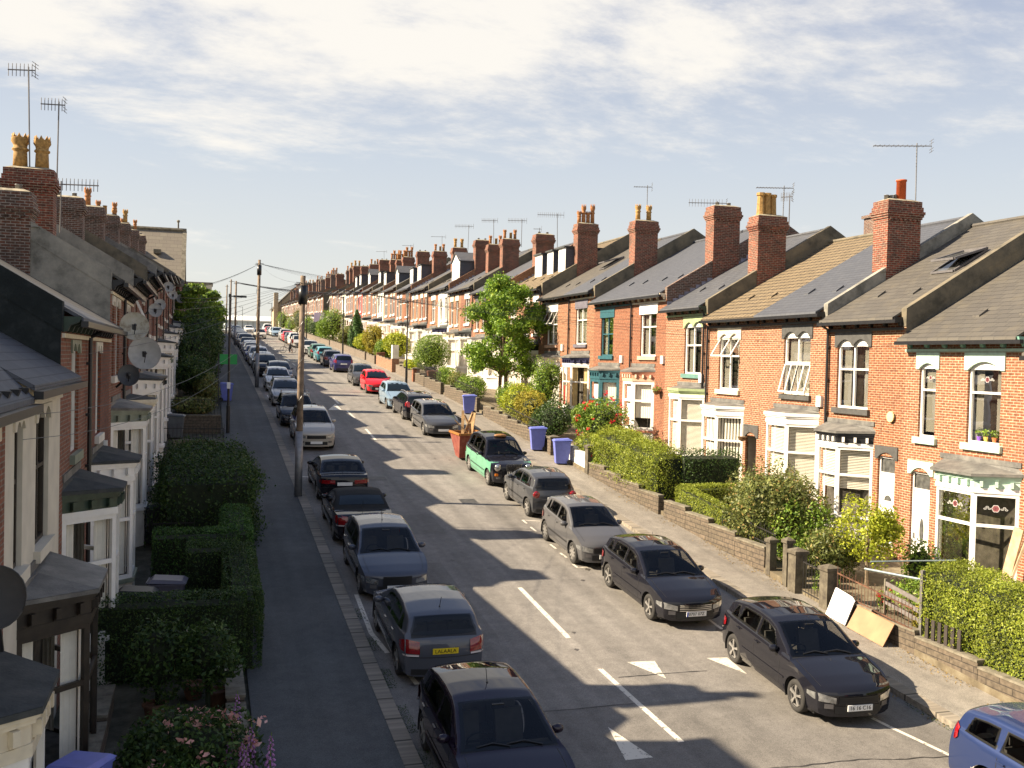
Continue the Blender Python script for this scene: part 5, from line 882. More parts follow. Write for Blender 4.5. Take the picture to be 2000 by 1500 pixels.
def railing(pts, H, label, z0=.75, sp=.12, name='iron_railing', m_=M_iron, spike=True):
    A = Vector((*pts[0], 0)); B = Vector((*pts[1], 0)); n = int((B-A).length/sp); mb = MB(); c = (A+B)/2; c.z = rz(c.y)+z0; h = thing(name, c, label, 'railing', 'iron garden railings'); f = lambda t: (A+(B-A)*t)+Vector((0, 0, rz((A+(B-A)*t).y)+z0))
    for i in range(n+1): p = f(i/n); mb.tube([p, p+Vector((0, 0, H+.1*(i % 2)*spike))], .009, 4)
    mb.build('bars', m_, h); mb = MB(); 
    for zz in (.1, H-.08): mb.bar(f(0)+Vector((0, 0, zz)), f(1)+Vector((0, 0, zz)), .03, .03)
    mb.build('rails', m_, h); return h
def person(x, y, z, face, label, top, legs, H=1.72, pose='walk'):
    h = thing('person', (x, y, z), label, 'person', None, face, world=False); me = bpy.data.meshes.new('body'); s = H/1.72
    V = [(0, 0, .95), (0, 0, 1.2), (0, 0, 1.42), (0, 0, 1.52), (.02, 0, 1.64), (0, .10, .9), (.12, .11, .5), (.05, .11, .08), (.2, .11, .04), (0, -.10, .9), (-.06, -.11, .5), (-.28, -.11, .12), (-.14, -.11, .05), (0, .2, 1.4), (.02, .27, 1.13), (.22, .25, .98), (0, -.2, 1.4), (.05, -.27, 1.13), (.28, -.22, 1.0)]
    E_ = [(0, 1), (1, 2), (2, 3), (3, 4), (0, 5), (5, 6), (6, 7), (7, 8), (0, 9), (9, 10), (10, 11), (11, 12), (2, 13), (13, 14), (14, 15), (2, 16), (16, 17), (17, 18)]; me.from_pydata([tuple(q*s for q in v) for v in V], E_, []); R_ = [.14, .13, .15, .055, .105, .1, .065, .045, .035, .1, .065, .045, .035, .06, .045, .03, .06, .045, .03]
    o = bpy.data.objects.new('body', me); COL.objects.link(o); o.parent = h; md = o.modifiers.new('skin', 'SKIN'); 
    for i, sv in enumerate(me.skin_vertices[0].data): sv.radius = (R_[i]*s, R_[i]*s)
    me.skin_vertices[0].data[0].use_root = True; o.modifiers.new('sub', 'SUBSURF').levels = 1; me.materials.append(mat('skin_tone', (.45, .26, .18), .6, var=0))
    t = MB(); t.lathe([(.16, .92), (.17, 1.1), (.19, 1.38), (.10, 1.47), (.06, 1.5)], (0, 0, 0), 12); 
    for s_ in (1, -1): t.tube([(0, s_*.2, 1.42), (.02, s_*.28, 1.13), (.08, s_*.27, 1.06)], [.085, .07, .06], 8)
    t.build('jacket', top, h, smooth=True, world=False); t = MB()
    for s_, kx, fx_ in ((1, .12, .05), (-1, -.06, -.28)): t.tube([(0, s_*.09, .98), (kx, s_*.11, .5), (fx_, s_*.11, .12)], [.13, .085, .06], 8)
    t.build('trousers', legs, h, smooth=True, world=False); t = MB(); t.ball((0, 0, 1.68*s), (.115, .11, .11), 10, 6); t.build('hair', mat('hair_brown', (.05, .03, .02), .7, var=0), h, smooth=True, world=False); return h
def bicycle(x, y, z, face, label):
    h = thing('bicycle', (x, y, z), label, 'bicycle', None, face, world=False); 
    for cx in (-.52, .52):
        m_ = MB(); m_.tube([(cx+.33*math.cos(t), 0, .35+.33*math.sin(t)) for t in np.linspace(0, 6.2832, 25)], .022, 5, cap=False); 
        for k in range(8): a = k*math.pi/4; m_.tube([(cx, 0, .35), (cx+.32*math.cos(a), 0, .35+.32*math.sin(a))], .004, 3)
        m_.build('wheel', M_rub, h, world=False)
    f = MB(); 
    for a, b in (((-.52, 0, .35), (-.15, 0, .32)), ((-.15, 0, .32), (-.22, 0, .85)), ((-.22, 0, .8), (.38, 0, .85)), ((-.15, 0, .32), (.4, 0, .75)), ((.37, 0, .95), (.52, 0, .35)), ((-.52, 0, .35), (-.22, 0, .8))): f.tube([a, b], .022, 6)
    f.build('frame', M_soffit, h, world=False); f = MB(); f.ball((-.24, 0, .9), (.13, .06, .035), 8, 5); f.build('saddle', M_rub, h, world=False); f = MB(); f.tube([(.32, -.26, 1.02), (.37, 0, .98), (.32, .26, 1.02)], .018, 6); f.build('handlebar', M_soffit, h, world=False); return h
def planter(x, y, z, r, label, H=.3, m_=None):
    h = thing('flower_pot', (x, y, z), label, 'flower pot', 'clay pots in the near garden'); m = MB(); m.lathe([(r*.7, 0), (r*.95, H*.85), (r*1.08, H*.86), (r*1.08, H), (r*.92, H), (r*.88, H*.8), (0.01, H*.8)], (x, y, z), 18); m.build('pot', m_ or CLAY, h, smooth=False); return h
# ================================================================ the terraces
ORD = 'first second third fourth fifth sixth seventh eighth ninth tenth eleventh twelfth thirteenth fourteenth fifteenth sixteenth seventeenth eighteenth nineteenth twentieth'.split(); ORD += ['twenty-'+o for o in ORD[:9]]+['thirtieth']+['thirty-'+o for o in ORD[:9]]+['fortieth']+['forty-'+o for o in ORD[:9]]+['fiftieth']+['fifty-'+o for o in ORD[:9]]+['sixtieth']+['sixty-'+o for o in ORD[:9]]
GF = 'brick terraced houses on the sunlit far side'; GN = 'terraced houses on the shaded near side'
tl = mat('teal_frame', (.035, .11, .135), .4, var=.1)
W2 = lambda a, b, **k: (a, b, k)
ros = FL['pink']
house(RR, 15.9, 20.25, 7.6, 'brick terraced house beyond the right edge, nearest on the sunlit side', BR[2], roof=1, wins=[W2(17, 18.4)], lm=MINT, cm_=MINTD, bays=[(16.3, 19., dict(corn=MINT, cut='net'))], group=GF, step=False)
h0 = house(RR, 20.25, 25.04, 8.02, 'brick house with mint green lintels, mint bay cornice and white oval-glazed door', BR[2], M_cem, 1, lm=MINT, sm=MINT, cm_=MINTD, string=MINT, wins=[W2(21.25, 22.45, cols=1, rows=(.68, .32), ar=1, cur='drapes', rose=1), W2(23.7, 24.4, cols=1, rows=(.68, .32), ar=1, cur='blind', rose=1)], doors=[(23.8, 24.62, 4.0, WHT, 'oval', MINT)], bays=[(20.5, 23.35, dict(corn=MINT, brkm=MINT, roof=M_lead, cur='none', rows=(.64, .36), base=BR[2], cols=1, rose=1, ov=.18))], sky=[(20.6, 3.2, .9, 1.1, 1)], group=GF)
h1 = house(RR, 25.04, 29.0, 8.68, 'brick house with dark grey arched lintel, black and white bay cornice and plain white door', BR[0], M_cem, 1, lm=GRY, sm=GRY, cm_=BLK, string=GRY, wins=[W2(26.75, 28.4, rows=(.62, .38), cur='drapes')], doors=[(25.35, 26.15, 4.3, WHT, 'fan', GRY)], bays=[(26.4, 28.95, dict(corn=BLK, brkm=WHT, roof=M_lead, cur='halfslats', sill=GRY, base=WPL, cols=1, bot=6.45))], sky=[(26.3, 2.3, 1.0, 1.25, 1)], group=GF, pipe=28.85)
h2 = house(RR, 29.0, 33.2, 9.0, 'brick house with smooth slate roof, dark lintel and white blinded bay beside the passage', BR[2], M_cem2, 3, lm=GRY, sm=GRY, cm_=BLK, string=GRY, wins=[W2(29.95, 31.6, rows=(.55, .45), cur='net', op=[(.02, .5, .03, .5, .26), (.5, .98, .03, .5, .26)])], bays=[(29.35, 32.1, dict(corn=WHT, roof=M_lead, cur='slats', brk=False, sill=GRY, base=WPL, cols=1))], chim='orange', group=GF, passage=(32.75, 33.1, 4.1) if False else None, alarm=29.25)
h3 = house(RR, 33.2, 37.4, 9.0, 'brick house with tan pantiled roof, cream lintel and open top window', BR[2], M_cem, 2, lm=CRM, sm=CRM, cm_=BLK, string=GRY, wins=[W2(34.75, 36.35, rows=(.66, .34), cur='drapes', cols=2, op=[(.02, .98, .62, .97, .45)])], bays=[(34.3, 36.9, dict(corn=WHT, roof=M_lead, cur='vert', brk=False, sill=CRM, base=PINK, cols=1))], step=False, passage=(33.3, 34.1, 4.3), group=GF, pipe=37.25)
h4 = house(RR, 37.4, 41.3, 9.57, 'narrow brick house with sage green lintel, sage bay head and three octagonal chimney pots', BR[2], M_cem, 0, lm=SAGE, sm=TEALG, cm_=GRNL, string=SAGE, wins=[W2(37.9, 39.45, rows=(.6, .4), cur='drapes')], bays=[(37.5, 39.95, dict(corn=SAGE, roof=M_lead, cur='slats', brk=False, sill=TEALG, base=WPL, cols=1))], chim='oct3', group=GF, alarm=37.75, pipe=37.6, gut=M_soffit)
h5 = house(RR, 41.3, 45.2, 10.32, 'brick house with white lintel, pink sill and a pink and cream bay with lace curtains', BR[3], BCH[1], 3, lm=WHT, sm=PINKL, cm_=CRM, string=CRM, wins=[W2(42.35, 44.1, rows=(.68, .32), cur='drapes', ar=0)], bays=[(42.4, 45.0, dict(corn=PINK, brkm=CRM, head=PINKL, roof=M_lead, cur='nethalf', sill=PINK, base=WPL, cols=1, fr=WHT, fw=.14, bw=.1))], chim='none', stack=BCH[0], group=GF, alarm=41.5, pipe=45.1, ctop=4.0)
h6 = house(RR, 45.2, 50.1, 10.32, 'brick house with teal window frames, teal sill and a teal painted bay', BR[3], BR[0], 3, lm=TEAL, sm=TEAL, cm_=GRNL, string=TEAL, wins=[W2(47.45, 49.1, fr=tl, rows=(.55, .45), cur='drapes', ar=0)], bays=[(46.5, 49.3, dict(corn=TEAL, fr=tl, roof=M_lead, cur='net', sill=TEAL, base=TEAL, cols=1, fw=.16, rows=(.55, .45)))], step=False, group=GF, alarm=46.2)
h7 = house(RR, 50.1, 54.1, 10.95, 'brick house with slate-grey lintel, navy bay cornice and gold drapes', BR[0], M_cem, 3, lm=PLUM, sm=PLUM, cm_=BLK, string=CRM, wins=[W2(51.2, 52.9, cur='blind', rows=(.66, .34), ar=0)], bays=[(50.7, 53.5, dict(corn=NAVY, brkm=NAVY, roof=M_lead, cur='gold', sill=WHT, base=PLUM, cols=2))], chim='crown2', group=GF, pipe=53.9)
h8 = house(RR, 54.1, 58.9, 10.95, 'brick house with an open top light and cream bay beside a dark red door', BR[0], BR[0], 1, lm=WHT, sm=PINKL, cm_=BLK, wins=[W2(56.0, 57.9, cur='net', rows=(.6, .4), ar=0, op=[(.02, .98, .58, .97, .4)])], bays=[(55.4, 58.1, dict(corn=CRM, roof=M_lead, cur='net', sill=CRM, base=WPL))], doors=[(54.35, 55.15, 6.3, mat('door_red', (.25, .01, .02), .4, var=0), 'fan', WHT)], step=False, sky=[(55.6, 2.6, .9, 1.2, 1)], group=GF, alarm=54.9)
random.seed(11); y = 58.9; k = 10; potk = ['many', 'none', 'mix', 'none', 'crown2', 'mix', 'none', 'many']
DM = {0: [(.6, 1.9, 1.7, {}), (2.9, 4.1, 1.7, {})], 1: [(1.0, 2.5, 1.7, {})], 6: [(.4, 3.2, 1.0, dict(gab=1, h=1.7, m=SL[3]))], 10: [(1, 2.8, 1.2, dict(h=1.6))], 11: [(1, 2.6, 1.2, dict(h=1.6))], 13: [(1, 2.8, 1.2, dict(gab=1, h=1.4))], 15: [(1, 2.6, 1.2, {})], 16: [(1, 2.6, 1.2, {})], 18: [(1, 2.8, 1.2, dict(gab=1, h=1.4))], 20: [(1, 2.6, 1.2, {})], 21: [(1, 2.6, 1.2, {})]}
i = 0; Epair = 0
while y < 282:
    w = 4.15; y1 = y+w
    if 168 < y < 174: y = 180.; i = i+(i % 2); k += 1; continue
    if i % 2 == 0: Epair = rz(y+w)+7.42
    lod = 1 if y < 104 else 2; c = i % 7; tr = [WHT, CRM, WHT, GRY, WHT, CRM, WHT][c]; wl = BR[(i*5+1) % 4]
    feat = 'brick'
    if i in (6,): wl = None
    if i in (14, 22): wl = mat('brick_painted_white', (.72, .68, .6), .8, var=.1); feat = 'white-painted brick'
    elif i == 18: wl = mat('brick_painted_red', (.42, .05, .04), .8, var=.1); feat = 'deep red painted brick'
    elif i == 6: wl = mat('wall_white_render', (.74, .71, .64), .8, var=.06); feat = 'white rendered'
    n_dorm = len(DM.get(i, [])); rf = [2, 2, 1, 0, 3, 0, 1, 0][i % 8] if i < 2 else [1, 0, 3, 0, 1, 3, 0, 1][i % 8]
    cs = [WHT, BLK, CRM, GRY, WHT, GRNL, WHT, NAVY][(i*3) % 8]
    wn = [W2(y+.75, y+1.65, cur='net', rows=(.66, .34), ar=0, cols=1), W2(y+2.55, y+3.5, cur='drapes', rows=(.6, .4), ar=0, cols=1)] if i % 3 != 1 else [W2(y+1.2, y+2.7, cur='net', ar=0)]
    if i % 4 == 2: wn[-1][2]['op'] = [(.02, .98, .6, .97, .4)]
    bt = lambda q: dict(corn=[WHT, BLK, CRM, GRY, WHT, GRY, WHT, NAVY][q % 8], roof=[M_lead, M_felt][q % 2], base=WPL, cols=2, proj=.8, cur='net')
    lbl = f"{feat} house, {ORD[k-1]} far-side house from the mint one"+(', with '+{1: 'a roof dormer', 2: 'two roof dormers'}[n_dorm] if n_dorm else '')
    house(RR, y, y1, Epair, lbl, wl, BR[0] if i % 4 else M_cem, rf, lm=tr, sm=WHT, cm_=BLK, wins=wn, bays=[(y+.55, y+3.35, bt(i*5+1))], chim=potk[(i//2) % 8] if (i % 2 == 0 or i % 5 == 0) else None, stack=BCH[0] if i < 24 else BCH[(i//2) % 2], step=i % 2 == 0, dorm=[(y+a, y+b, d, s) for a, b, d, s in DM.get(i, [])], lod=lod, group=GF, pipe=y+.1 if i % 2 == 0 and lod == 1 else None, ctop=3.7+.3*((i//2) % 3 == 0), endw=(y1 > 282))
    y = y1; i += 1; k += 1
# near side (left)
lb = lambda dE, **k: dict(dict(proj=.85, cols=1, cur='drapes'), **k)
def lh(y0, y1, E, lbl, dE, bayp, **kw):
    b = dict(kw.pop('b')); b['dE'] = dE
    return house(RL, y0, y1, E, lbl, bays=[(bayp[0], bayp[1], b)], group=GN, wdrop=(.62, 2.72), **kw)
brn = mat('brown_timber', (.028, .020, .014), .5, var=.3)
lh(9.4, 14.05, 6.62, 'red brick house at the bottom left corner, with a cream bay under black felt', .62, (9.7, 12.35), wall=BRL[0], gable=M_blackp, roof=0, ridge=(5.8, 5.6), lm=CRM, sm=CRM, cm_=BLK, wins=[W2(11.0, 12.2), W2(12.9, 13.5)], b=lb(0, corn=CRM, roof=M_felt, fr=WHT, base=BEIGE, head=CRM), step=False)
lh(14.05, 19.1, 6.65, 'beige painted house with brown timber windows and grey lead bay roof', .52, (15.05, 17.95), wall=BEIGE, gable=BEIGE, roof=0, lm=BEIGE, sm=BEIGE, cm_=CRM, string=BEIGE, dorm=[(14.4, 19.0, 3.9, dict(h=2.4, m=SL[3]))], wins=[W2(16.5, 17.8, fr=brn), W2(14.7, 15.35, fr=brn, cols=1)], b=lb(0, corn=brn, roof=M_lead, fr=brn, base=BEIGE), step=False)  # box dormer out of view, added and sized to shade the near road
lh(19.1, 23.4, 7.7, 'red brick house with black tarred gable and dark green bay cornice', .38, (19.55, 22.0), wall=BRL[0], gable=M_blackp, roof=0, lm=CRM, sm=SAGEL, cm_=GRNL, string=CRM, chim='crown2', stack=BCH[1], cy=1.4, ctop=3.4, wins=[W2(20.6, 21.75, lm=SAGEL)], b=lb(0, corn=GRNL, brkm=GRNL, roof=M_felt, fr=WHT, base=WPL), pipe=23.1, gut=M_soffit)
lh(23.4, 28.5, 7.7, 'red brick house with pale lintels and white bay cornice, second past the beige house', .42, (24.3, 27.), wall=BRL[1], gable=M_cem2, roof=1, lm=WPL, sm=WPL, cm_=BLK, string=CRM, wins=[W2(25.1, 26.2)], b=lb(0, corn=WHT, brkm=WHT, roof=M_felt, fr=WHT, base=WPL, sill=SAGEL), alarm=26.9, step=False)
lh(28.5, 32.8, 9.0, 'red brick house behind the sooty corner stack, with a grey-green bay and lead top', .08, (29.2, 31.9), wall=BRL[0], gable=M_cem2, roof=1, lm=WPL, sm=WPL, cm_=BLK, string=CRM, wins=[W2(29.1, 29.8, cols=1), W2(30.4, 31.5)], chim='none', stack=BCH[1], ctop=2.05, cd0=1.95, b=lb(0, corn=SAGEL, brkm=SAGEL, roof=M_lead, fr=WHT, base=WPL), pipe=32.6)
lh(32.8, 37.0, 9.0, 'red brick house whose flat felt bay roof carries the satellite dishes', .05, (33.5, 36.2), wall=BRL[1], gable=M_cem2, roof=1, lm=WPL, sm=WPL, cm_=BLK, string=CRM, chim='crown4', stack=BCH[0], cd0=2.0, ctop=3.35, wins=[W2(34.2, 35.4)], b=lb(0, corn=CRM, brk=False, roof=M_felt, fr=WHT, base=WPL), step=False)
y = 37.0; i = 0
while y < 168:
    w = 4.2
    if i % 2 == 0: Ep = rz(y+w)+7.25
    far = y > 62; lod = 0 if y < 46 else (1 if y < 76 else 2)
    hh = lh(y, y+w, Ep, f"shaded red brick house, {ORD[i+6]} up the near-side row from the bottom left corner", .05, (y+.6, y+3.2), wall=BRL[i % 2], gable=[M_cem2, M_cem, M_lead][(i//2) % 3], roof=[1, 0, 3][i % 3], lm=[WPL, WHT, CRM][i % 3], sm=WPL, cm_=BLK, wins=[W2(y+1.2, y+2.5, op=[(.02, .98, .6, .97, .35)] if i % 3 == 0 else ())], chim=['none', 'one', 'mix', 'crown2', 'mix', 'none', 'mix'][(i//2) % 7] if i % 2 == 1 else None, stack=BCH[1], ctop=3.3, cy=1.4, step=i % 2 == 0, lod=lod, b=lb(0, corn=[WHT, BLK, WHT, SAGEL][i % 4], roof=[M_felt, M_lead][i % 2], fr=WHT, base=WPL), pipe=y+4.1 if i % 2 and lod < 2 else None, endw=y+w > 168)
    y += w; i += 1
# taller cross-gabled house that closes the near row's skyline
T = RL; zz = rz(88); xh = thing('cross_roofed_house', (-6, 90, zz), 'taller house with a stone-slated roof facing the camera above the near-side row', 'house')
m_ = MB(); m_.prism([(-2.1, 88, zz-.5), (-2.1, 88, zz+7.0), (-2.1, 93, zz+11.6), (-2.1, 98, zz+7.0), (-2.1, 98, zz-.5)], (-4.2, 0, 0)); m_.build('wall', BRL[1], xh)
m_ = MB(); m_.prism([(-1.75, 87.6, zz+6.7), (-1.75, 93, zz+11.75), (-1.75, 98.4, zz+6.7), (-1.75, 98.4, zz+6.5), (-1.75, 93, zz+11.5), (-1.75, 87.6, zz+6.5)], (-4.6, 0, 0)); M_stonesl = tiles('stone_slate', (.19, .165, .125), (.165, .14, .11), (.06, .05, .04), rh=.34, bw=.6, moss=.3, mosscol=(.15, .13, .09)); ro = m_.build('roof', M_stonesl, xh)
m_ = MB(); m_.tube([(-1.7, 93, zz+11.85), (-6.3, 93, zz+11.85)], .16, 6); m_.bar((-1.85, 87.8, zz+6.82), (-1.85, 93, zz+11.7), .35, .16); m_.tube([(-2.4, 93, zz+11.8), (-2.4, 93, zz+12.6)], .07, 5); m_.ball((-2.4, 93, zz+12.6), .14, 8, 5); m_.build('ridge_and_verge', M_cop, ro)
for a, b in ((-4.0, .45), (-5.4, .45), (-4.6, .7), (-3.2, .9)): q = MB(); zq = zz+6.7+(1-b)*4.9; yq = 87.7+(1-b)*5.2; q.box(a-.3, a+.3, yq-.35, yq+.2, zq+.05, zq+.4); q.build('roof_vent', M_cop, ro)
# far end: stone hall on the right, long white-roofed works across the end of the street
zz = rz(284); ch = thing('stone_hall', (22, 288, zz), 'pale sandstone hall with a steep gable standing at the top end of the far-side row', 'hall'); m_ = MB(); m_.prism([(18.6, 286, zz-1), (18.6, 286, zz+7.2), (24, 286, zz+12.6), (29.4, 286, zz+7.2), (29.4, 286, zz-1)], (0, 16, 0)); m_.build('wall', STN, ch); m_ = MB(); m_.prism([(18.1, 285.6, zz+6.9), (24, 285.6, zz+12.9), (29.9, 285.6, zz+6.9), (29.9, 285.6, zz+6.5), (24, 285.6, zz+12.5), (18.1, 285.6, zz+6.5)], (0, 17, 0)); m_.build('roof', SL[1], ch)
m_ = MB(); m_.box(18.2, 19.4, 285.2, 286.4, zz-1, zz+11); m_.build('buttress_pinnacle', STN, ch)
for k_ in range(3): m_ = MB(); m_.box(20.4+k_*2.6, 21.6+k_*2.6, 285.93, 285.99, zz+2, zz+5.6); m_.build('window', M_far, ch)
zz = rz(322); wk = thing('works_building', (25, 330, zz), 'long low works with a white roof across the far end of the street', 'works'); m_ = MB(); m_.box(6, 62, 326, 350, zz-2, zz+3.4); m_.build('wall', mat('pale_blue_cladding', (.50, .56, .58), .6, var=.1), wk); m_ = MB(); m_.prism([(4.5, 325.3, zz+3.41), (63, 325.3, zz+3.41), (63, 338, zz+5.2), (4.5, 338, zz+5.2)], (0, 0, .3)); m_.build('roof', mat('white_sheet_roof', (.82, .80, .75), .5), wk)
m_ = MB()
for a in np.arange(8, 60, 1.6): m_.box(a, a+.15, 325.9, 325.99, zz, zz+3.2)
m_.build('mullions', STEEL, wk); m_ = MB(); m_.box(30, 62, 325.7, 325.89, zz+.8, zz+3.0); m_.build('brick_panel', mat('tan_wall', (.42, .32, .22), .8), wk)
zz = rz(215); ap = thing('flat_block', (1.0, 215, zz), 'pale flat-roofed block seen above the near-side trees', 'building'); m_ = MB(); m_.box(-3.5, 1.2, 214, 222, zz-1, zz+9.5); m_.build('wall', mat('pale_block_wall', (.55, .50, .42), .8), ap); m_ = MB(); m_.box(-3.7, 1.4, 213.8, 222.2, zz+9.51, zz+9.9); m_.build('roof', M_cop, ap)
for a in range(3): m_ = MB(); m_.box(-3.0+a*1.5, -2.1+a*1.5, 213.9, 213.99, zz+6.6, zz+8.4); m_.build('window', M_far, ap)
# a house of the next street behind, its dark stack just above the ridge
bh = thing('rear_house', (33, 46, 8.), 'house of the next street with a dark brick stack showing above the ridges', 'house'); m_ = MB(); m_.box(31, 38, 40, 48, 1, 10.6); m_.build('wall', BR[1], bh); m_ = MB(); m_.prism([(30.6, 40, 10.61), (34.5, 40, 13.1), (38.4, 40, 10.61)], (0, 8, 0)); m_.build('roof', SL[0], bh); m_ = MB(); m_.box(33.3, 35.9, 44.2, 45.2, 11.5, 14.9); m_.box(33.2, 36, 44.1, 45.3, 14.9, 15.05); s_ = m_.build('chimney', BCH[1], bh); m_ = MB()
for a in (33.7, 34.6, 35.4): m_.lathe([(.12, 0), (.12, .22)], (a, 44.7, 15.05), 10)
m_.build('chimney_pot', STEEL, s_)

# ================================================================ cars, near side first
CARS = [
 ('hatch', 'blackw', 4.5, 15.2, -1, 'glossy black hatchback nearest the camera, roof reflecting the sky', dict(plate='blank')),
 ('hatch', 'steel', 4.66, 21.25, 1, 'grey hatchback seen from behind with a yellow plate reading LALAALA', dict(plate='LALAALA', tail='hatch')),
 ('hatch', 'slate', 4.66, 26.4, -1, 'slate blue hatchback with a broad grille, bumper to bumper behind the yellow-plated grey one', dict(plate='blank', grille=(.36, .66, .36), spokes=5)),
 ('cabrio', 'black', 4.62, 31.45, 1, 'black convertible with a raised black fabric roof', dict(top_mat=SOFT)),
 ('sedan', 'black', 4.72, 36.9, 1, 'black saloon seen from behind with wide red tail lights', dict(tail='wide')),
 ('suv', 'gold', 4.8, 46.85, -1, 'silver-beige crossover facing the camera beside the nearest telegraph pole', dict(lower=True)),
 ('hatch', 'black', 4.55, 52.9, -1, 'black car with silver bars of a roof rack', dict(rack='w')),
 ('hatch', 'silver', 4.6, 60.6, -1, 'silver hatchback with dark roof bars behind the car with the silver rack', dict(rack=True, lod=1)),
 ('mini', 'white', 4.65, 68.3, -1, 'small white car facing the camera near the second telegraph pole', dict(lod=1)),
 ('hatch', 'slate', 5.15, 74.2, -1, 'grey-blue car standing slightly out from the near kerb', dict(lod=1)),
 ('suv', 'black', 4.5, 79.3, -1, 'black tall car behind the grey-blue one on the near kerb', dict(lod=1)),
 ('hatch', 'white', 4.55, 84.6, -1, 'white hatchback, first of two white cars past the black tall car', dict(lod=1)),
 ('suv', 'white', 4.5, 90, -1, 'white car with dark windscreen, second past the black tall car', dict(lod=1)),
 ('hatch', 'purple', 4.4, 95.3, -1, 'violet car half hidden in the near kerb line', dict(lod=1)),
 ('hatch', 'silver', 4.5, 101, -1, 'pale silver car behind the violet one', dict(lod=2)),
 ('hatch', 'white', 4.5, 106.6, 1, 'white car showing red tail lights far up the near kerb', dict(lod=2, tail='high')),
 ('estate', 'dkgrey', 4.5, 113, -1, 'dark estate car beyond the white one with red tail lights', dict(lod=2, rack=True)),
 ('suv', 'navy', 4.5, 120, -1, 'navy car beside the third telegraph pole', dict(lod=2)),
]
for i, (c, s) in enumerate([('silver', 'hatch'), ('dkgrey', 'hatch'), ('silver', 'estate'), ('white', 'hatch'), ('navy', 'hatch'), ('silver', 'suv'), ('white', 'hatch'), ('dkgrey', 'suv'), ('silver', 'hatch')]):
    CARS.append((s, c, 4.5, 126.5+i*6.2, -1, f"{c.replace('dk', 'dark ')} car, {ORD[i]} past the navy one beside the third telegraph pole", dict(lod=2)))
CARS += [
 ('estate', 'blue', 12.75, 11.35, -1, 'blue estate car cut off by the bottom right corner', dict(tail='high', ant=True)),
 ('hatch', 'black', 11.93, 17.85, -1, 'shiny black hatchback with ten-spoke alloys, two wheels by the far kerb, plate 16 16 C16', dict(plate='16 16 C16', spokes=5, yaw=-.045)),
 ('hatch', 'black', 11.32, 23.4, -1, 'black hatchback with a blue-banded plate reading 0707 07Z', dict(plate='0707 07Z', spokes=5)),
 ('mini', 'grey', 11.08, 28.1, -1, 'brown-grey small hatchback facing the camera', dict(spokes=9)),
 ('mini', 'dkgrey', 11.46, 33.75, 1, 'dark grey small hatchback seen from behind with round tail lights', dict(tail='round', spokes=7)),
 ('taxi', 'black', 11.5, 39.0, -1, 'black London-style taxi with mint green sides', dict(lower=.96, spokes=9, ant=False)),
 ('estate', 'dkgrey', 11.35, 50.3, -1, 'dark grey estate car facing the camera beyond the skip', dict(spokes=7)),
 ('estate', 'black', 11.25, 55.2, 1, 'black estate car with silver roof rails and tall red tail lights', dict(tail='high', rails=True, lod=1)),
 ('mini', 'lblue', 11.1, 59.6, -1, 'pale blue small hatchback facing the camera', dict(lod=1, spokes=7)),
 ('mini', 'red', 11.15, 67.8, -1, 'bright red small hatchback with black grille', dict(lod=1, grille=(.3, .5, .5))),
 ('mini', 'dkgrey', 11.0, 72.9, -1, 'dark grey hatchback tucked behind the red one', dict(lod=1)),
 ('mini', 'purple', 11.0, 84.6, 1, 'violet-blue hatchback seen from behind with the driver\'s side lights glowing red', dict(lod=1, tail='high')),
 ('mini', 'slate', 10.9, 90.8, 1, 'purple-grey small car behind the violet-blue hatchback', dict(lod=1)),
 ('mini', 'sky', 10.9, 97, 1, 'turquoise hatchback seen from behind', dict(lod=1, tail='high')),
 ('mini', 'green', 10.9, 102.5, 1, 'dark green small car beyond the turquoise one', dict(lod=2)),
 ('hatch', 'silver', 10.9, 109.5, -1, 'silver hatchback beyond the dark green small car', dict(lod=2)),
 ('hatch', 'silver', 11.0, 124, -1, 'silver car just past the cyclist', dict(lod=2)),
 ('suv', 'white', 11.0, 129.6, -1, 'white car past the cyclist, second of the line', dict(lod=2)),
 ('hatch', 'dkgrey', 11.0, 135, -1, 'dark car between the white one and the red one, far kerb', dict(lod=2)),
 ('hatch', 'red', 11.0, 140.4, -1, 'small red car far up the far kerb', dict(lod=2)),
 ('suv', 'silver', 11.0, 146, -1, 'tall silver car past the small red one', dict(lod=2)),
 ('hatch', 'lblue', 10.9, 162, -1, 'silver-blue car alone before the crest', dict(lod=2)),
 ('hatch', 'white', 10.9, 168, -1, 'white car right behind the lone silver-blue one', dict(lod=2)),
 ('hatch', 'dkgrey', 10.9, 174, -1, 'dark car near the crest on the far kerb', dict(lod=2)),
 ('hatch', 'red', 10.9, 180, -1, 'red car near the crest on the far kerb', dict(lod=2)),
 ('van', 'white', 10.9, 187, -1, 'white van at the top of the far kerb line', dict(lod=2, cat='van')),
 ('hatch', 'cream', 7.6, 150, -1, 'cream car in the traffic lane near the crest', dict(lod=2)),
 ('hatch', 'white', 8.3, 205, -1, 'white car in the traffic lane beyond the crest', dict(lod=2)),
]
for st_, pc, x, y, hd, lb_, kw in CARS: car(st_, pc, x, y, hd, lb_, **kw)
# cyclist walking the bicycle
g = Vector((8.6, 110, rz(110))); bicycle(g.x, g.y, g.z, 3.14, 'bicycle being wheeled across the road'); person(g.x+.25, g.y+.45, g.z, 3.14, 'person in a white top wheeling a bicycle across the road', mat('white_top', (.6, .58, .55), .8, var=0), mat('dark_trousers', (.03, .03, .04), .8, var=0))
bp = MB(); bp.ball((g.x+.48, g.y+.42, g.z+1.3), (.13, .16, .24), 8, 6); solo(bp, 'rucksack', mat('rucksack_red', (.4, .06, .04), .7, var=0), 'red rucksack on the back of the person wheeling a bicycle', 'rucksack', smooth=True)
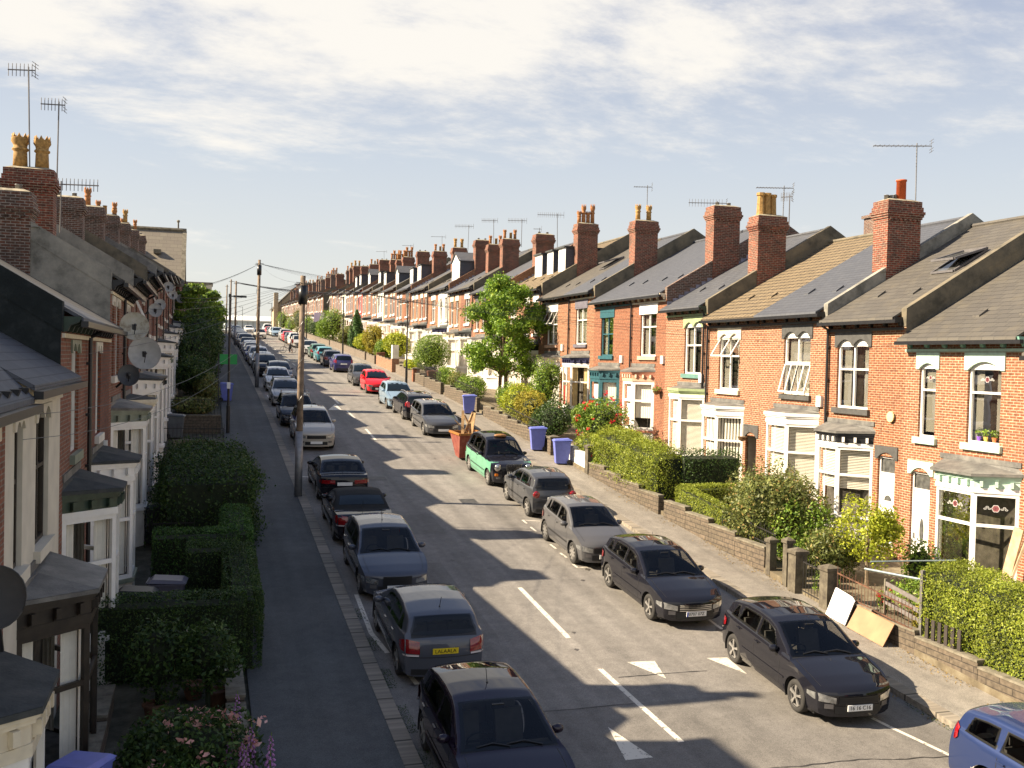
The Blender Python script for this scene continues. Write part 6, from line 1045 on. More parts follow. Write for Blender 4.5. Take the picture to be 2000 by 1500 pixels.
# skip
z = rz(43); sk = thing('skip', (11.6, 43.1, z), 'red and orange builder\'s skip full of timber behind the taxi', 'skip'); m_ = MB(); X0, X1, Y0, Y1 = 10.72, 11.75, 41.9, 43.7
m_.add([(X0+.05, Y0+.55, z+.05), (X1-.05, Y0+.55, z+.05), (X1-.05, Y1-.6, z+.1), (X0+.05, Y1-.6, z+.1), (X0-.1, Y0-.1, z+1.12), (X1+.1, Y0-.1, z+1.12), (X1+.1, Y1, z+1.16), (X0-.1, Y1, z+1.16)], [(0, 1, 5, 4), (1, 2, 6, 5), (2, 3, 7, 6), (3, 0, 4, 7), (0, 3, 2, 1)]); m_.build('hopper', stained('skip_red', (.14, .024, .018), (.20, .045, .03), (.27, .10, .065), 3), sk)
m_ = MB(); 
for a, b in (((X0-.1, Y0-.1), (X1+.1, Y0-.1)), ((X1+.1, Y0-.1), (X1+.1, Y1)), ((X0-.1, Y1), (X1+.1, Y1)), ((X0-.1, Y0-.1), (X0-.1, Y1))): m_.bar((*a, z+1.13), (*b, z+1.15), .09, .09)
m_.bar((X1+.1, Y0-.12, z+1.12), (X1-.02, Y0+.5, z+.05), .12, .08); m_.bar((X0+.75, Y0-.12, z+1.05), (X0+.75, Y0+.5, z+.05), .1, .06); m_.build('rim', mat('skip_orange', (.30, .12, .02), .6), sk)
random.seed(5)
for i in range(7):
    m_ = MB(); a = Vector((random.uniform(X0+.2, X1-.1), random.uniform(Y0+.3, Y1-.5), z+.9)); b = a+Vector((random.uniform(-.8, .5), random.uniform(-1.0, .4), random.uniform(.7, 1.25))); m_.bar(a, b, random.uniform(.08, .22), .04); solo(m_, 'timber_plank', mat('scrap_timber', (.42, .27, .13), .85, var=.3), 'scrap timber plank jutting from the skip', 'plank', 'timber planks in the skip')
# ================================================================ gardens of the far side
random.seed(3)
hg = 'hedges and shrubs of the far-side front gardens'
BL = 'dark gritstone block wall '
wallrun([(15.55, 11.0), (15.5, 18.6), (15.4, 21.5)], .45, BL+'under the big rounded privet hedge at the right edge', M_block)
wallrun([(15.5, 24.95), (15.45, 28.2), (15.42, 31.35)], .62, BL+'below the clipped lime-green hedge', M_block)
wallrun([(15.4, 31.75), (15.45, 38.55)], .55, BL+'below the shaggy privet hedge, with a dark painted end', M_block)
wallrun([(15.55, 39.0), (15.55, 42.2)], .75, 'white painted low wall behind the two blue bins', M_wallw, cop=False)
wallrun([(15.45, 43.4), (15.3, 49.8), (15.3, 54.6)], .6, BL+'behind the nearest blue bins, under the yellow-green shrubs', M_block)
wallrun([(15.35, 56.2), (15.35, 64.5)], .75, BL+'in front of the maple tree', M_block)
wallrun([(15.3, 65.4), (15.3, 74)], .7, BL+'beside the brown bin', M_block)
wallrun([(15.3, 75), (15.3, 82)], .7, 'low wall between the ball-shaped tree and the white-topped pillar', M_wall)
wallrun([(15.3, 84), (15.3, 92)], .9, 'orange brick wall past the white-topped pillar', BR[2]); wallrun([(15.3, 93), (15.3, 98)], .7, 'darker brick wall between the orange one and the conifer', M_wall)
wallrun([(15.3, 99), (15.3, 128)], .7, 'long low wall below the narrow conifer', M_wall)
wallrun([(15.3, 129), (15.3, 170)], .6, 'long low wall far up the far-side pavement', M_wall)
pier(15.4, 21.85, 1.05, 'gate pier nearest the leaning white board'); pier(15.38, 23.25, 1.1, 'gate pier at the far side of the bent iron gate', .36); pier(15.4, 23.75, 1.25, 'thin tall stone post just past the bent iron gate', .2); pier(15.5, 24.75, 1.0, 'slim stone post at the end of the wall with the iron railings', .22)
pier(15.5, 38.8, 1.15, 'pier with red roses growing over it'); pier(15.8, 37.9, .95, 'lower pier behind the rose-covered one'); pier(15.4, 43.1, .8, 'rough stone pier between the two blue bins', .45, M_block)
pier(15.35, 74.5, 1.0, 'brick pier near the ball-shaped tree', .5, BR[3]); 
ph = thing('white_topped_pillar', (15.3, 83, rz(83)), 'brick pillar with a tall white painted top', 'pillar'); m_ = MB(); m_.box(15.0, 15.6, 82.7, 83.3, rz(83)-.1, rz(83)+1.25); m_.build('brick_base', BR[2], ph); m_ = MB(); m_.box(15.03, 15.57, 82.73, 83.27, rz(83)+1.251, rz(83)+2.4); m_.build('white_top', WPL, ph)
hedge([(16.35, 11.0), (16.35, 18.7)], 1.5, .35, 2.12, 'big rounded privet hedge in full sun at the right edge', 'privet', 75000, .026, .10, round_=.55, group=hg)
hedge([(15.85, 27.7), (15.85, 31.0), (18.6, 31.2)], .55, .5, 1.3, 'low clipped lime-green hedge turning a corner', 'privet', 20000, .024, .03, group=hg)
hedge([(16.1, 32.6), (16.1, 38.2)], 1.25, .45, 2.05, 'shaggy bright privet hedge on the block wall', 'privet', 32000, .034, .26, round_=.5, group=hg)
hedge([(16.6, 32.7), (18.8, 32.7)], 1.0, .3, 2.1, 'dark side arm of privet running back to the white bay', 'dark', 5000, .04, .15, round_=.4, group=hg)
bush((17.1, 27.2, rz(27)+1.35), (1.55, 1.9, 1.35), 'large dark glossy bush with browning tips beside the lime-green hedge', 'olive', 9000, .05, group=hg, blobs=4)
for i, (x, y, r, t) in enumerate([(16.6, 25.6, .62, 'tall spiky lavender-like shrub in front of the big dark bush'), (17.3, 25.2, .5, 'second spiky shrub, nearer the white bay')]): bush((x, y, rz(y)+1.1), (r, r, 1.0), t, 'mid', 1800, .05, group=hg, core=False)
bush((17.4, 23.0, rz(23)+1.75), (.75, .85, .85), 'bright yellow-green round shrub on a thin stem before the two doors', 'lime', 2600, .05, group=hg, blobs=3, core=False, rough=.25)
bush((17.0, 24.0, rz(24)+.85), (.9, .8, .75), 'reddish green shrub left of the yellow-green round one', 'olive', 2200, .05, group=hg, blobs=3)
bush((15.95, 24.25, rz(24)+.7), (.35, .35, .65), 'small potted privet by the slim stone post', 'mid', 900, .035, group=hg)
bush((18.6, 22.3, rz(22)+.9), (.5, .6, .8), 'climbing green shrub at the foot of the brick pier between doors', 'mid', 1300, .05, group=hg)
bush((16.0, 18.95, rz(19)+.75), (.32, .38, .42), 'small bright yellow shrub at the near end of the iron fence', 'yell', 900, .04, group=hg)
bush((17.2, 20.4, rz(20)+.8), (.7, .9, .5), 'loose green plants inside the railed front garden', 'mid', 1500, .045, group=hg, core=False); bush((16.4, 20.9, rz(21)+.6), (.25, .25, .25), 'pot of red geraniums inside the railed front garden', 'mid', 250, .04, flowers=('red', 14, .06), group=hg)
bush((15.75, 22.5, rz(22.5)+.5), (.25, .5, .45), 'green weeds behind the bent iron gate', 'mid', 500, .04, group=hg, core=False)
# red rose bush and neighbours
bush((17.5, 42.4, rz(42)+1.75), (1.25, 1.35, 1.2), 'rose bush covered in crimson blooms before the teal bay', 'mid', 6000, .05, group=hg, flowers=('red', 95, .10), blobs=3)
bush((17.3, 39.7, rz(40)+1.1), (1.2, 1.0, .75), 'yellow-green laurel bush below the roses', 'lime', 3500, .06, group=hg, blobs=3)
bush((16.1, 40.4, rz(40)+1.0), (.5, 1.5, .6), 'fine-leaved green hedge bush above the white wall', 'privet', 2800, .04, group=hg)
bush((15.75, 38.2, rz(38)+.7), (.35, .7, .55), 'climbing rose with red blooms spilling over the pier', 'mid', 900, .04, group=hg, flowers=('red', 22, .08), core=False)
for i, (x, y, rx, ry, rz2, zc_, mt_, lb_, n_) in enumerate([
  (16.6, 46.6, 1.0, 1.3, 1.0, 1.2, 'dark', 'dark green shrub left of the rose bush', 3500), (16.4, 49.4, .9, 1.1, .95, 1.25, 'yell', 'yellow and orange leaved shrub behind the iron railings', 2600), (16.6, 51.9, 1.1, 1.3, 1.0, 1.3, 'lime', 'yellow-green shrub under the navy bay', 3200), (17.8, 51.5, .8, 1.0, 1.5, 2.2, 'mid', 'tall loose buddleia between the navy bay and the maple', 2600), (17.2, 55.0, 1.0, 1.3, .9, 1.1, 'mid', 'mixed green shrubs at the foot of the maple', 3000),
  (16.3, 61.5, .8, 2.0, .8, 1.0, 'mid', 'green bed behind the wall left of the maple', 3000), (16.5, 65.5, .8, 1.6, .7, .9, 'olive', 'brownish shrubs past the maple', 2200), (16.6, 69.5, .7, 1.8, .8, .9, 'mid', 'flower bed with red blooms right of the ball-shaped tree', 2400), (16.2, 80.2, .6, 1.5, .6, .9, 'lime', 'yellowish plants left of the ball-shaped tree', 1600),
  (16.5, 88.5, 1.2, 1.4, 1.2, 2.2, 'lime', 'round light green shrub past the white-topped pillar', 3000), (16.4, 94, 1.0, 1.6, 1.0, 1.5, 'mid', 'green shrub between the yellow one and the light green round one', 2400), (16.3, 101.5, .9, 1.3, 1.5, 2.0, 'yell', 'tall golden shrub right of the conifer', 2400), (16.3, 107, 1.0, 1.5, .9, 1.5, 'lime', 'low pale green hedge bush beside the golden shrub', 2000), (16.3, 120, 1.1, 2.0, 1.2, 1.6, 'olive', 'brown-green bush left of the conifer', 2400),
  (16.6, 137, 1.8, 3.2, 2.4, 2.6, 'mid', 'big leafy bush up the far side, larger than its neighbours', 5000), (16.2, 146, .9, 2.5, 1.4, 1.6, 'mid', 'clipped green block past the big leafy bush', 2200), (16.2, 158, 1.0, 3.0, 1.3, 1.5, 'dark', 'dark rounded bush near the purple sign', 1800), (16.2, 170, 1.0, 3.5, 1.6, 1.8, 'mid', 'green hedge bush beyond the dark rounded one', 1800), (16.5, 186, 1.6, 4.5, 2.2, 2.8, 'olive', 'spreading bronze-green tree near the crest', 2200), (16.5, 204, 1.2, 5, 1.6, 1.8, 'mid', 'green bushes near the stone hall, right part', 1500), (16.3, 224, 1.4, 6, 2.4, 2.6, 'mid', 'green bushes nearest the stone hall', 1500)]):
    bush((x, y, rz(y)+zc_), (rx, ry, rz2), lb_, mt_, n_, .055 if y < 80 else .09, group=hg, blobs=3)
tree(17.6, 58.8, 'leafy young maple tree standing in front of the terrace', 7.6, 2.5, 'maple', .13, 42000, .08, 60, stems=2, bot=.26)
bt = tree(17.0, 76.6, 'slender trunk under the ball-shaped clipped head', 2.6, .1, 'mid', .09, 300, .05, 1); bush((17.0, 76.6, rz(76.6)+2.15), (1.55, 1.55, 1.5), 'dense round green head of the ball-shaped clipped tree', 'mid', 11000, .05, 'shrub', name='clipped_ball_shrub', rough=.04)
conifer(16.6, 114.5, 4.6, .95, 'narrow pointed conifer above the parked cars', 'green')
for x, y, lb_ in ((15.0, 40.9, 'blue wheelie bin in front of the white painted wall'), (14.95, 44.1, 'blue wheelie bin beside the rough stone pier'), (14.6, 55.5, 'blue wheelie bin standing alone by the maple'),): bin_(x, y, rz(y)+.12, M_bin, lb_, -1.75, 1.1, 'blue wheelie bins on the far pavement')
bin_(15.9, 71.2, rz(71)+.2, M_binb, 'brown wheelie bin below the ball-shaped tree', -1.6, group='brown wheelie bins'); bin_(15.7, 92.5, rz(92)+.2, M_binb, 'brown wheelie bin in the gap of the orange brick wall', -1.6, group='brown wheelie bins'); bin_(16.2, 73.2, rz(73)+.3, M_bink, 'black wheelie bin behind the ball-shaped tree', -1.6); bin_(17.9, 56.8, rz(57)+.6, mat('pink_bin', (.6, .12, .14), .5), 'pinkish red bin behind the maple trunk', -1.6)
railing([(15.75, 24.95), (15.75, 27.5)], .55, 'iron railings in front of the big dark bush', .72); railing([(15.4, 18.7), (15.4, 21.5)], .65, 'rusty iron railings behind the leaning boards', .56, m_=mat('rusty_iron', (.12, .055, .03), .8, var=.4))
railing([(15.4, 22.08), (15.4, 23.0)], .95, 'bent iron gate between two stone piers', .12, name='iron_gate'); railing([(15.3, 45), (15.3, 50.5)], .6, 'iron railings left of the blue bins', .75, sp=.2); railing([(15.35, 56.3), (15.35, 62)], .65, 'iron railings on the wall by the maple', .85, sp=.2); railing([(15.35, 66), (15.35, 74)], .8, 'iron railings beside the ball-shaped tree', .8, sp=.2); railing([(15.6, 39.1), (17.2, 39.1)], .7, 'dark railings between the white wall and the laurel', .8, sp=.18)
# handrails, slatted bench back and boards
m_ = MB(); a, b, c = (16.2, 21.5, rz(21)+1.25), (17.0, 20.0, rz(20)+1.3), (18.6, 20.4, rz(20)+1.2); m_.tube([a, b], .03); m_.tube([b, (17.3, 18.9, rz(19)+1.2)], .03); m_.tube([b, (17, 20, rz(20)+.2)], .025); m_.tube([(16.3, 21.4, rz(21)+1.45), (18.5, 20.9, rz(21)+1.5)], .02); solo(m_, 'handrail', mat('blue_grey_rail', (.22, .28, .30), .5, var=.1), 'pale blue metal handrail inside the railed garden', 'handrail')
bn = thing('slatted_bench', (15.9, 19.2, rz(19.2)+.5), 'grey slatted bench back leaning among the iron railings', 'bench'); 
for k in range(3): m_ = MB(); m_.bar((15.75, 20.1, rz(20)+.85+k*.22), (15.75, 18.75, rz(19)+.75+k*.22), .03, .1); m_.build('slat', mat('weathered_plank', (.17, .15, .14), .8, var=.2), bn)
m_ = MB(); m_.bar((15.75, 20.1, rz(20)+.5), (15.75, 20.1, rz(20)+1.4), .05); m_.bar((15.75, 18.75, rz(19)+.4), (15.75, 18.75, rz(19)+1.35), .05); m_.build('leg', M_cop, bn)
m_ = MB(); m_.box(15.52, 15.6, 18.55, 18.63, rz(19)+.3, rz(19)+2.0); solo(m_, 'timber_post', mat('grey_post', (.13, .12, .11), .8), 'tall thin grey post beside the small yellow shrub', 'post')
m_ = MB()
for i in range(6): m_.box(15.5, 15.53, 17.3+i*.2, 17.4+i*.2, rz(18)+.45, rz(18)+1.05)
solo(m_, 'picket_fence', mat('dark_picket', (.045, .035, .03), .8), 'short dark picket fence under the left end of the big hedge', 'fence')
def board(y0, y1, H, lean, m_, label, cut=False):
    x0 = 15.28; mb = MB(); z0 = rz(y0)+.13; z1 = rz(y1)+.13; P = [(x0-lean, y0, z0), (x0-lean, y1, z1), (x0-lean*.1, y1, z1+H*.86), (x0-.02, y1+.12, z1+H*.97), (x0, y1+.3, z1+H), (x0, y0, z0+H)] if cut else [(x0-lean, y0, z0), (x0-lean, y1, z1), (x0, y1, z1+H), (x0, y0, z0+H)]; mb.prism(P, (.03, 0, .01)); solo(mb, 'leaning_board', m_, label, 'board')
board(21.4, 20.6, .66, .28, mat('white_board', (.80, .78, .73), .4, var=.02), 'white board with rounded corners leaning on the wall', True); board(20.5, 19.15, .50, .3, mat('plywood_sheet', (.33, .18, .09), .6, var=.12, nscale=3), 'brown plywood sheet leaning on the wall beside the white board')
m_ = MB(); m_.bar((19.4, 20.4, rz(20)+.4), (19.7, 20.1, rz(20)+2.5), .3, .05); m_.bar((19.3, 20.25, rz(20)+.4), (19.75, 19.95, rz(20)+2.2), .2, .05); solo(m_, 'leaning_timber', mat('scrap_timber2', (.45, .32, .2), .8, var=.2), 'timber boards leaning on the wall right of the mint bay', 'boards')
# dry leaves gathered along the walls and kerbs
Pl_ = []; 
for a, b, c, n_ in ((14.9, 15.35, (12, 36), 1700), (15.0, 15.35, (36, 60), 500), (13.4, 13.62, (11, 17), 240)): yy = rng.uniform(c[0], c[1], n_); yy = yy[noise3(np.stack([yy*0, yy, yy*0], 1), 1.8, 4) > -.1]; xx_ = b-(b-a)*rng.random(len(yy))**2.2; Pl_.append(np.stack([xx_, yy, np.interp(yy, _gy, _gz2)+(.135 if a > 13.9 else .012)], 1))
P = np.concatenate(Pl_); tag(leaves('dry_leaves', P, .022, LF['dry'], None, np.tile((0, 0, 1.), (len(P), 1)), jit=.5), 'dry fallen leaves gathered along the garden walls and kerb', 'fallen leaves', kind='stuff')
P = []; 
for a, b, c, n_ in ((3.5, 3.74, (13, 24), 5000), (13.45, 13.62, (12, 18), 900)): yy = rng.uniform(c[0], c[1], n_); yy = yy[noise3(np.stack([yy*0, yy, yy*0], 1), 2.3, 8) > -.05]; P.append(np.stack([a+(b-a)*rng.random(len(yy))**1.8, yy, np.interp(yy, _gy, _gz2)+.025], 1))
P = np.concatenate(P); tag(leaves('gutter_weeds', P, .012, LF['dark'], None, None), 'green weeds growing in the gutter beside the kerbs', 'weeds', kind='stuff')
# hanging baskets
for x, y, z_, lb_, fl_ in ((19.85, 41.7, 10.32-4.6, 'hanging basket with red flowers beside the pink bay', 'red'), (19.8, 33.9, 9.0-4.75, 'empty brown hanging basket beside the passage', None)):
    h = thing('hanging_basket', (x, y, z_), lb_, 'hanging basket'); m_ = MB(); m_.lathe([(.02, -.18), (.12, -.13), (.19, 0), (.17, 0)], (x, y, z_), 12); m_.build('basket', mat('coir_basket', (.16, .09, .04), .9), h); m_ = MB(); m_.tube([(x, y, z_), (x+.0, y, z_+.45), (20.05, y, z_+.45)], .01, 4); m_.build('bracket', M_soffit, h)
    if fl_: P, Nv = blobpts((x, y, z_+.08), (.2, .2, .15), 150, 1); leaves('foliage', P, .04, LF['mid'], h, Nv); P, Nv = blobpts((x, y, z_+.12), (.22, .22, .18), 60, 2); leaves('flowers', P, .03, FL[fl_], h, Nv)
m_ = MB(); m_.lathe([(.0, -.04), (.16, -.03), (.17, 0), (.12, .03), (0, .04)], (20.0, 26.6-1.05, 8.68-3.15), 14, 'x'); solo(m_, 'alarm_disc', mat('cream_plastic', (.72, .58, .3), .4, var=0), 'round cream alarm cover on the brick above the plain white door', 'alarm')
# flower pots on sills, parked close to the glass
for k, (yy, cc, lb_) in enumerate(((22.1, (.2, .08, .45), 'purple'), (21.85, (.7, .45, .1), 'yellow'), (21.55, (.6, .16, .06), 'terracotta'))):
    x, z_ = 20.2, 8.02-3.0+.0; p_ = thing('window_pot', (x, yy, z_), f'{lb_} pot with a small green plant on the sill inside the mint-trimmed upper window', 'plant pot', 'pots on the upper sill'); m_ = MB(); m_.lathe([(.05, .05), (.08, .2), (.01, .2)], (x, yy, z_), 10); m_.build('pot', mat('pot_'+lb_, cc, .5, var=0), p_); P, Nv = blobpts((x, yy, z_+.3), (.1, .13, .12), 60, k); leaves('plant', P, .04, LF['mid'], p_, Nv)

# ================================================================ gardens of the near side (in shade)
wallrun([(.62, 11), (.62, 19.9)], .30, 'low stone edging wall beside the near pavement and the roses', M_block, .3, group=None); wallrun([(-1.62, 11.2), (-1.62, 19.2)], .35, 'low stone path wall in front of the beige house', M_block, .3, group=None)
NG = 'hedges of the shaded near-side gardens'
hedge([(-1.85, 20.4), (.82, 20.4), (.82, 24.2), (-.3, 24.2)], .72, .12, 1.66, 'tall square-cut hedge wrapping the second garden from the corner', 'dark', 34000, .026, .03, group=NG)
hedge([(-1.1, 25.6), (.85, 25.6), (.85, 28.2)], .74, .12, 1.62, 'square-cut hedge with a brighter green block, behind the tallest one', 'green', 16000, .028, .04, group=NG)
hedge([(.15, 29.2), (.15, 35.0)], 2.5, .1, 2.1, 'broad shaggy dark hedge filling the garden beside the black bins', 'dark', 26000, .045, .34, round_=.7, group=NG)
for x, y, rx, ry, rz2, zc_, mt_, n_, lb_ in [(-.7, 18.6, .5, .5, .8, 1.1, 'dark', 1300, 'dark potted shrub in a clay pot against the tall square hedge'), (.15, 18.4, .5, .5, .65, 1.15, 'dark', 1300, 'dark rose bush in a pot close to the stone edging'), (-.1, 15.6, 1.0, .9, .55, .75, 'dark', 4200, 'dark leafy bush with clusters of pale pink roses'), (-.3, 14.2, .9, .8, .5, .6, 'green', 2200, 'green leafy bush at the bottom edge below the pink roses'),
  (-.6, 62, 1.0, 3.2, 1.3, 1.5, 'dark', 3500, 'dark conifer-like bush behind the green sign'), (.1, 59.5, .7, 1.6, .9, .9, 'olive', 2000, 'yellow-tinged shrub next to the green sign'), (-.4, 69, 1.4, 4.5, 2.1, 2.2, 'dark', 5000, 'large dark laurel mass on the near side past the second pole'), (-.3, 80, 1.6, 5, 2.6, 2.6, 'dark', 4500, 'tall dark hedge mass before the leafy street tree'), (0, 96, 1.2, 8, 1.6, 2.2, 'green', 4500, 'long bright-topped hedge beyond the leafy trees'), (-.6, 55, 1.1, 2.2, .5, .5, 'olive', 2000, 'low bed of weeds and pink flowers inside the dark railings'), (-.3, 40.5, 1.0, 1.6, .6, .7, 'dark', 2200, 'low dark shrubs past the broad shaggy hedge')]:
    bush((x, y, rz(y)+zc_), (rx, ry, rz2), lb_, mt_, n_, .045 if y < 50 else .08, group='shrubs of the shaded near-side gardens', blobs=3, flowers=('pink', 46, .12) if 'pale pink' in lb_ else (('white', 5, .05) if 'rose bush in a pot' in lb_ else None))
tree(-.5, 84, 'leafy tree on the near side below the cross-roofed house', 6.5, 2.3, 'mid', .12, 9000, .13, 20); tree(-.3, 98, 'second leafy tree on the near side, beyond the first', 6.0, 2.6, 'mid', .12, 8000, .14, 20); tree(-.6, 116, 'third leafy tree on the near side, nearest the crest', 5.5, 2.6, 'mid', .12, 6000, .16, 16)
for i, (x, y, lb_) in enumerate(((-.75, 18.5, 'clay pot holding the dark shrub against the hedge'), (-.1, 19.3, 'wide clay pot half hidden by the tall hedge'), (.32, 18.9, 'clay pot beside the stone edging'), (-.25, 16.9, 'small clay pot behind the pink rose bush'))): planter(x, y, rz(y)+.05, .2, lb_, m_=mat('old_clay', (.14, .07, .04), .9))
def foxglove(x, y, H, label):
    z = rz(y)+.1; h = thing('foxglove', (x, y, z), label, 'flower', 'foxgloves by the near pavement'); m_ = MB(); l_ = random.uniform(-.05, .05); m_.tube([(x, y, z), (x+l_, y, z+H)], [.012, .005], 5); m_.build('stem', LF['mid'], h); C = []
    m2 = MB()
    for k in range(34): t = k/34; a = k*2.4; r_ = .055*(1-t*.75); c = Vector((x+l_*(.45+.5*t)+r_*math.cos(a), y+r_*math.sin(a), z+H*(.45+.52*t))); m2.tube([c, c+Vector((math.cos(a)*r_*.7, math.sin(a)*r_*.7, -.05*(1-t*.6)))], [.010, .028*(1-t*.6)], 6)
    m2.build('bells', FL['purple'], h); P = rng.normal(size=(60, 3))*(.12, .12, .08)+np.array((x, y, z+.15)); leaves('leaves', P, .06, LF['mid'], h); return h
for i, (px, py, hh) in enumerate(((458, 1500, 1.15), (448, 1545, 1.05), (488, 1575, 1.15), (524, 1590, 1.1), (468, 1590, 1.0), (440, 1580, .95), (478, 1620, 1.1))):
    p = G(px, py); foxglove(p.x, p.y, hh, ['tallest foxglove spike, in front of the stone edging', 'foxglove left of the tallest spike', 'foxglove standing alone to the right of the tallest spike', 'rightmost foxglove, leaning over the pavement', 'short foxglove at the bottom edge, below the tallest spike', 'leftmost short foxglove at the bottom edge', 'short foxglove at the bottom edge between the tallest and the lone spike'][i])
p = G(140, 1450, 1.05); bin_(-1.55, 14.6, rz(14.6)+.1, M_bin, 'blue wheelie bin in the bottom left corner', 2.7, 1.1)
for x, y, yw, mm, lb_ in ((-1.15, 30.2, 1.6, M_bink, 'black wheelie bin, left of a pair beside the white bay'), (-.45, 30.3, 1.6, M_bink, 'black wheelie bin, right of a pair near the broad hedge'), (-1.3, 22.5, 1.5, M_bink, 'black wheelie bin behind the tall square hedge by the lead bay roof'), (-.7, 23.2, 1.5, mat('grey_bin', (.14, .13, .16), .4), 'grey wheelie bin with a rounded lid peeping over the tall square hedge'), (1.25, 60.5, 1.6, M_bin, 'blue wheelie bin on the near pavement beside the green sign'), (-1.2, 47.5, 1.5, mat('grey_bin2', (.10, .11, .12), .5), 'dark grey box bin beside the white bays of the near row')): bin_(x, y, rz(y)+.1, mm, lb_, yw, 1.08)
railing([(-2.2, 44.6), (.85, 44.6)], 1.0, 'dark cross railings nearest the camera on the near side', .1, sp=.16); railing([(-2.2, 53.4), (.85, 53.4)], 1.0, 'dark cross railings beyond the first, on the near side', .1, sp=.16); railing([(-1.3, 29.0), (-.2, 29.0)], .9, 'dark railing in front of the pair of black bins', .1)
wallrun([(-2.2, 49), (.8, 49)], .75, 'low dark cross wall between the two cross railings', M_block, group=None); wallrun([(-1.2, 43.6), (.5, 43.6)], .55, 'white-topped cross wall just past the broad shaggy hedge', M_wall, group=None)
gs = thing('sign_board', (.75, 57.2, rz(57)), 'green board on a post beside the near pavement', 'sign'); m_ = MB(); m_.box(.72, .78, 57.17, 57.23, rz(57), rz(57)+3.15); m_.build('post', M_soffit, gs); m_ = MB(); m_.box(.8, 1.72, 57.17, 57.22, rz(57)+2.55, rz(57)+3.1); m_.build('board', mat('sign_green', (.02, .32, .07), .5, var=0), gs)
ps = thing('sign_board', (16.4, 152, rz(152)), 'pale violet board on a post far up the far-side pavement', 'sign'); m_ = MB(); m_.box(16.35, 16.45, 152, 152.1, rz(152), rz(152)+4.2); m_.build('post', M_soffit, ps); m_ = MB(); m_.box(15.6, 17.2, 151.9, 151.98, rz(152)+2.7, rz(152)+4.1); m_.build('board', mat('sign_violet', (.55, .5, .68), .5, var=0), ps)
# ================================================================ poles, lamps, wires, dishes, aerials
t1 = telegraph(3.22, 35.58, 7.75, 'nearest telegraph pole with a black joint box near its top', r=.125); t2 = telegraph(3.35, 68.4, 8.5, 'tallest telegraph pole, second from the camera, with a black joint box', r=.125); t3 = telegraph(3.4, 122.5, 7.6, 'third telegraph pole from the camera', False, .13); t4 = telegraph(3.3, 143, 8.2, 'fourth telegraph pole from the camera', False, .13); t5 = telegraph(3.3, 170, 8.0, 'farthest telegraph pole on the near pavement', False, .13)
lamp(1.1, 48.8, 6.5, 'dark street lamp on the near pavement, its arm reaching towards the road', (1, .0), .75); lamp(13.95, 71, 6.1, 'street lamp in front of the ball-shaped tree', (-1, 0), .7); lamp(13.95, 106, 6.2, 'street lamp beside the conifer', (-1, 0), .7); lamp(13.95, 146, 6.2, 'street lamp near the big leafy bush', (-1, 0), .7); lamp(13.9, 196, 6.5, 'small distant street lamp, nearest of the three at the crest', (-1, 0), .9); lamp(13.9, 225, 6.3, 'small distant street lamp, second at the crest', (-1, 0), .9); lamp(9, 262, 6, 'small distant street lamp, farthest at the crest', (-1, 0), .9)
m_ = MB(); m_.box(1.02, 1.18, 48.62, 48.69, rz(48.8)+2.2, rz(48.8)+2.5); solo(m_, 'parking_plate', PLW, 'small white parking plate strapped to the near street lamp', 'sign')
random.seed(21)
wire(t1, (-2.35, 14.4, 13.05-7+.05), 'pale phone wire from the nearest pole to the beige house, upper one', 1.0); wire(t1, (-2.35, 14.9, 5.75), 'pale phone wire from the nearest pole to the beige house, lower one', 1.2)
for i, yy in enumerate((22, 27, 34, 42, 50, 58)): wire(t1, (-2.3, yy, rz(yy)+6.2), f'phone wire from the nearest pole to the {ORD[i]} near-side fixing', .35)
for i, yy in enumerate((24.5, 29.5, 33.5, 39.5, 45.6, 50.5, 57)): wire(t1, (20.0, yy, rz(yy)+6.7), f'phone wire from the nearest pole to the {ORD[i]} far-side fixing', .4)
for i, yy in enumerate((52, 60, 66, 75, 84, 96, 108)): wire(t2, (-2.3, yy, rz(yy)+6.4), f'phone wire from the tallest pole to the {ORD[i]} near-side fixing', .4)
for i, yy in enumerate((58, 64, 70, 78, 86, 95, 104)): wire(t2, (20.0, yy, rz(yy)+6.8), f'phone wire from the tallest pole to the {ORD[i]} far-side fixing', .4)
wire(t1, t2, 'phone wire strung between the nearest and the tallest pole', .3)
for i, yy in enumerate((100, 112, 124, 134)): wire(t3, (20.0, yy, rz(yy)+6.8), f'phone wire from the third pole to the {ORD[i]} far-side fixing', .4, .015); wire(t4, (20.0, yy+26, rz(yy+26)+6.8), f'phone wire from the fourth pole to the {ORD[i]} far-side fixing', .4, .018)
M_dg = mat('dish_grey', (.42, .41, .38), .5, var=.1); M_dr = stained('dish_rusty', (.22, .17, .10), (.40, .36, .27), (.46, .42, .34), 4, .6, .05); M_dm = glassmat('dish_mesh', .35, .1)
M_dk = mat('dish_dark_mesh', (.07, .07, .07), .5, var=.1)
dish((-1.72, 31.6, 7.0-.1), .46, -1.45, .25, 'large pale grey satellite dish, the biggest of the cluster', M_dg, (-.2, .1, -.5)); dish((-1.82, 28.6, 7.62), .37, -1.45, .35, 'rust-stained satellite dish above the biggest one', M_dr, (-.4, .1, -.2)); dish((-1.85, 27.2, 6.35), .26, -1.5, .3, 'small dark grey satellite dish below the rusty one', M_dk, (-.3, .1, -.3)); dish((-2.08, 11.6, 4.35), .31, -1.5, .25, 'dark see-through satellite dish standing over the black felt bay roof', M_dk, (.05, .1, -.6))
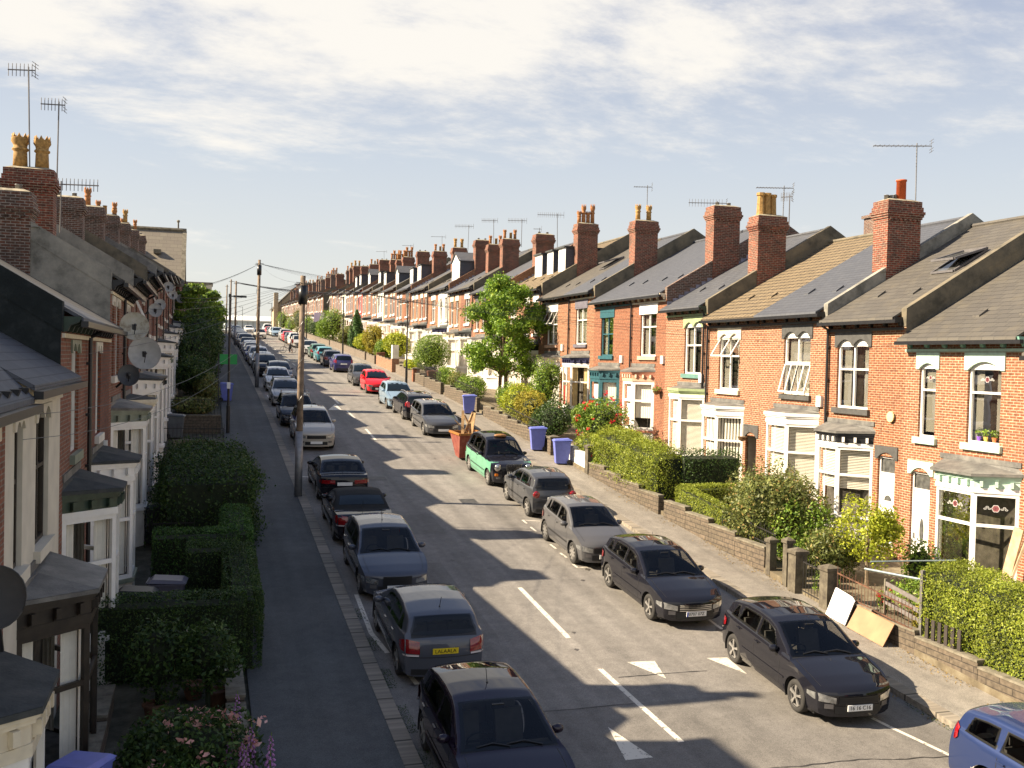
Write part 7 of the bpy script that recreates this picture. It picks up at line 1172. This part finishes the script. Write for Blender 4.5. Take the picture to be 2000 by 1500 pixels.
for i, (yy, dz_, r_) in enumerate(((42, 8.6, .26), (46, 9.0, .24), (56, 10.4, .26), (64, 10.4, .26), (84, 11.2, .34))): dish((-1.9, yy, dz_), r_, -1.45, .3, f'grey satellite dish on the near row, {ORD[i]} one beyond the big cluster', M_dg, (-.4, 0, -.15))
for (x, y, z, H, lb_, az_, kd, ln_) in [(-5.1, 33.0, 12.2, 3.2, 'tall double-comb aerial above the crowned pots on the near row', 2.9, 1, .8), (-4.45, 33.6, 10.6, 4.0, 'aerial on the tallest dark mast of the near row', 3.0, 1, .7), (-4.35, 33.8, 10.6, 1.6, 'short aerial pointing right beside the tallest mast', -.2, 1, 1.5), (-5.5, 48, 12.4, .9, 'small aerial between two near-row stacks', 2.8, 0, .7),
  (24.0, 29.7, 12.6, 2.4, 'large white aerial beside the orange chimney pot', 2.75, 0, 2.0), (27.4, 28.0, 12.3, 1.3, 'bare short mast on the ridge near the right edge', 2.6, 0, .05), (23.8, 37.9, 13.2, 1.6, 'aerial on a thin mast behind the octagonal pots', 2.8, 0, 1.6), (24.3, 38.2, 13.0, 1.5, 'second mast with a folded dipole behind the octagonal pots', 2.4, 1, .5), (23.2, 50.6, 14.2, 2.6, 'tall thin aerial beside the stack with two crowned pots', 2.8, 0, 1.0), (24.5, 45, 12.9, 2.3, 'comb aerial left of the plain tall stack', 2.8, 1, 1.9), (24.2, 68, 15.2, 2.4, 'large aerial on a curved mast behind the dormers', 2.8, 1, 1.9), (24, 71.5, 15.5, 1.5, 'small aerial right of the curved mast', 2.8, 0, .6), (24, 76, 16.0, 2.2, 'aerial left of the dormers', 2.8, 1, 1.5), (24, 84, 16.6, 2.6, 'tall aerial over the gabled dormer', 2.8, 1, 1.4), (24, 93, 17, 2.8, 'aerial with a long comb near the middle of the far row', 2.8, 1, 1.8), (24, 104, 17.6, 2.4, 'aerial further along the far row, past the long comb', 2.8, 0, 1.6), (24, 121, 18.6, 2.2, 'tiny aerial far along the far row', 2.8, 0, 1.4), (24, 140, 19.5, 2.4, 'farthest tiny aerial on the far row', 2.8, 0, 1.5)]:
    aerial((x, y, z), H, lb_, az_, kd, 12 if ln_ > 1 else 7, ln_, STEEL if kd == 0 else DSTEEL)
for o in bpy.data.objects:
    if '_o' in o: del o['_o']
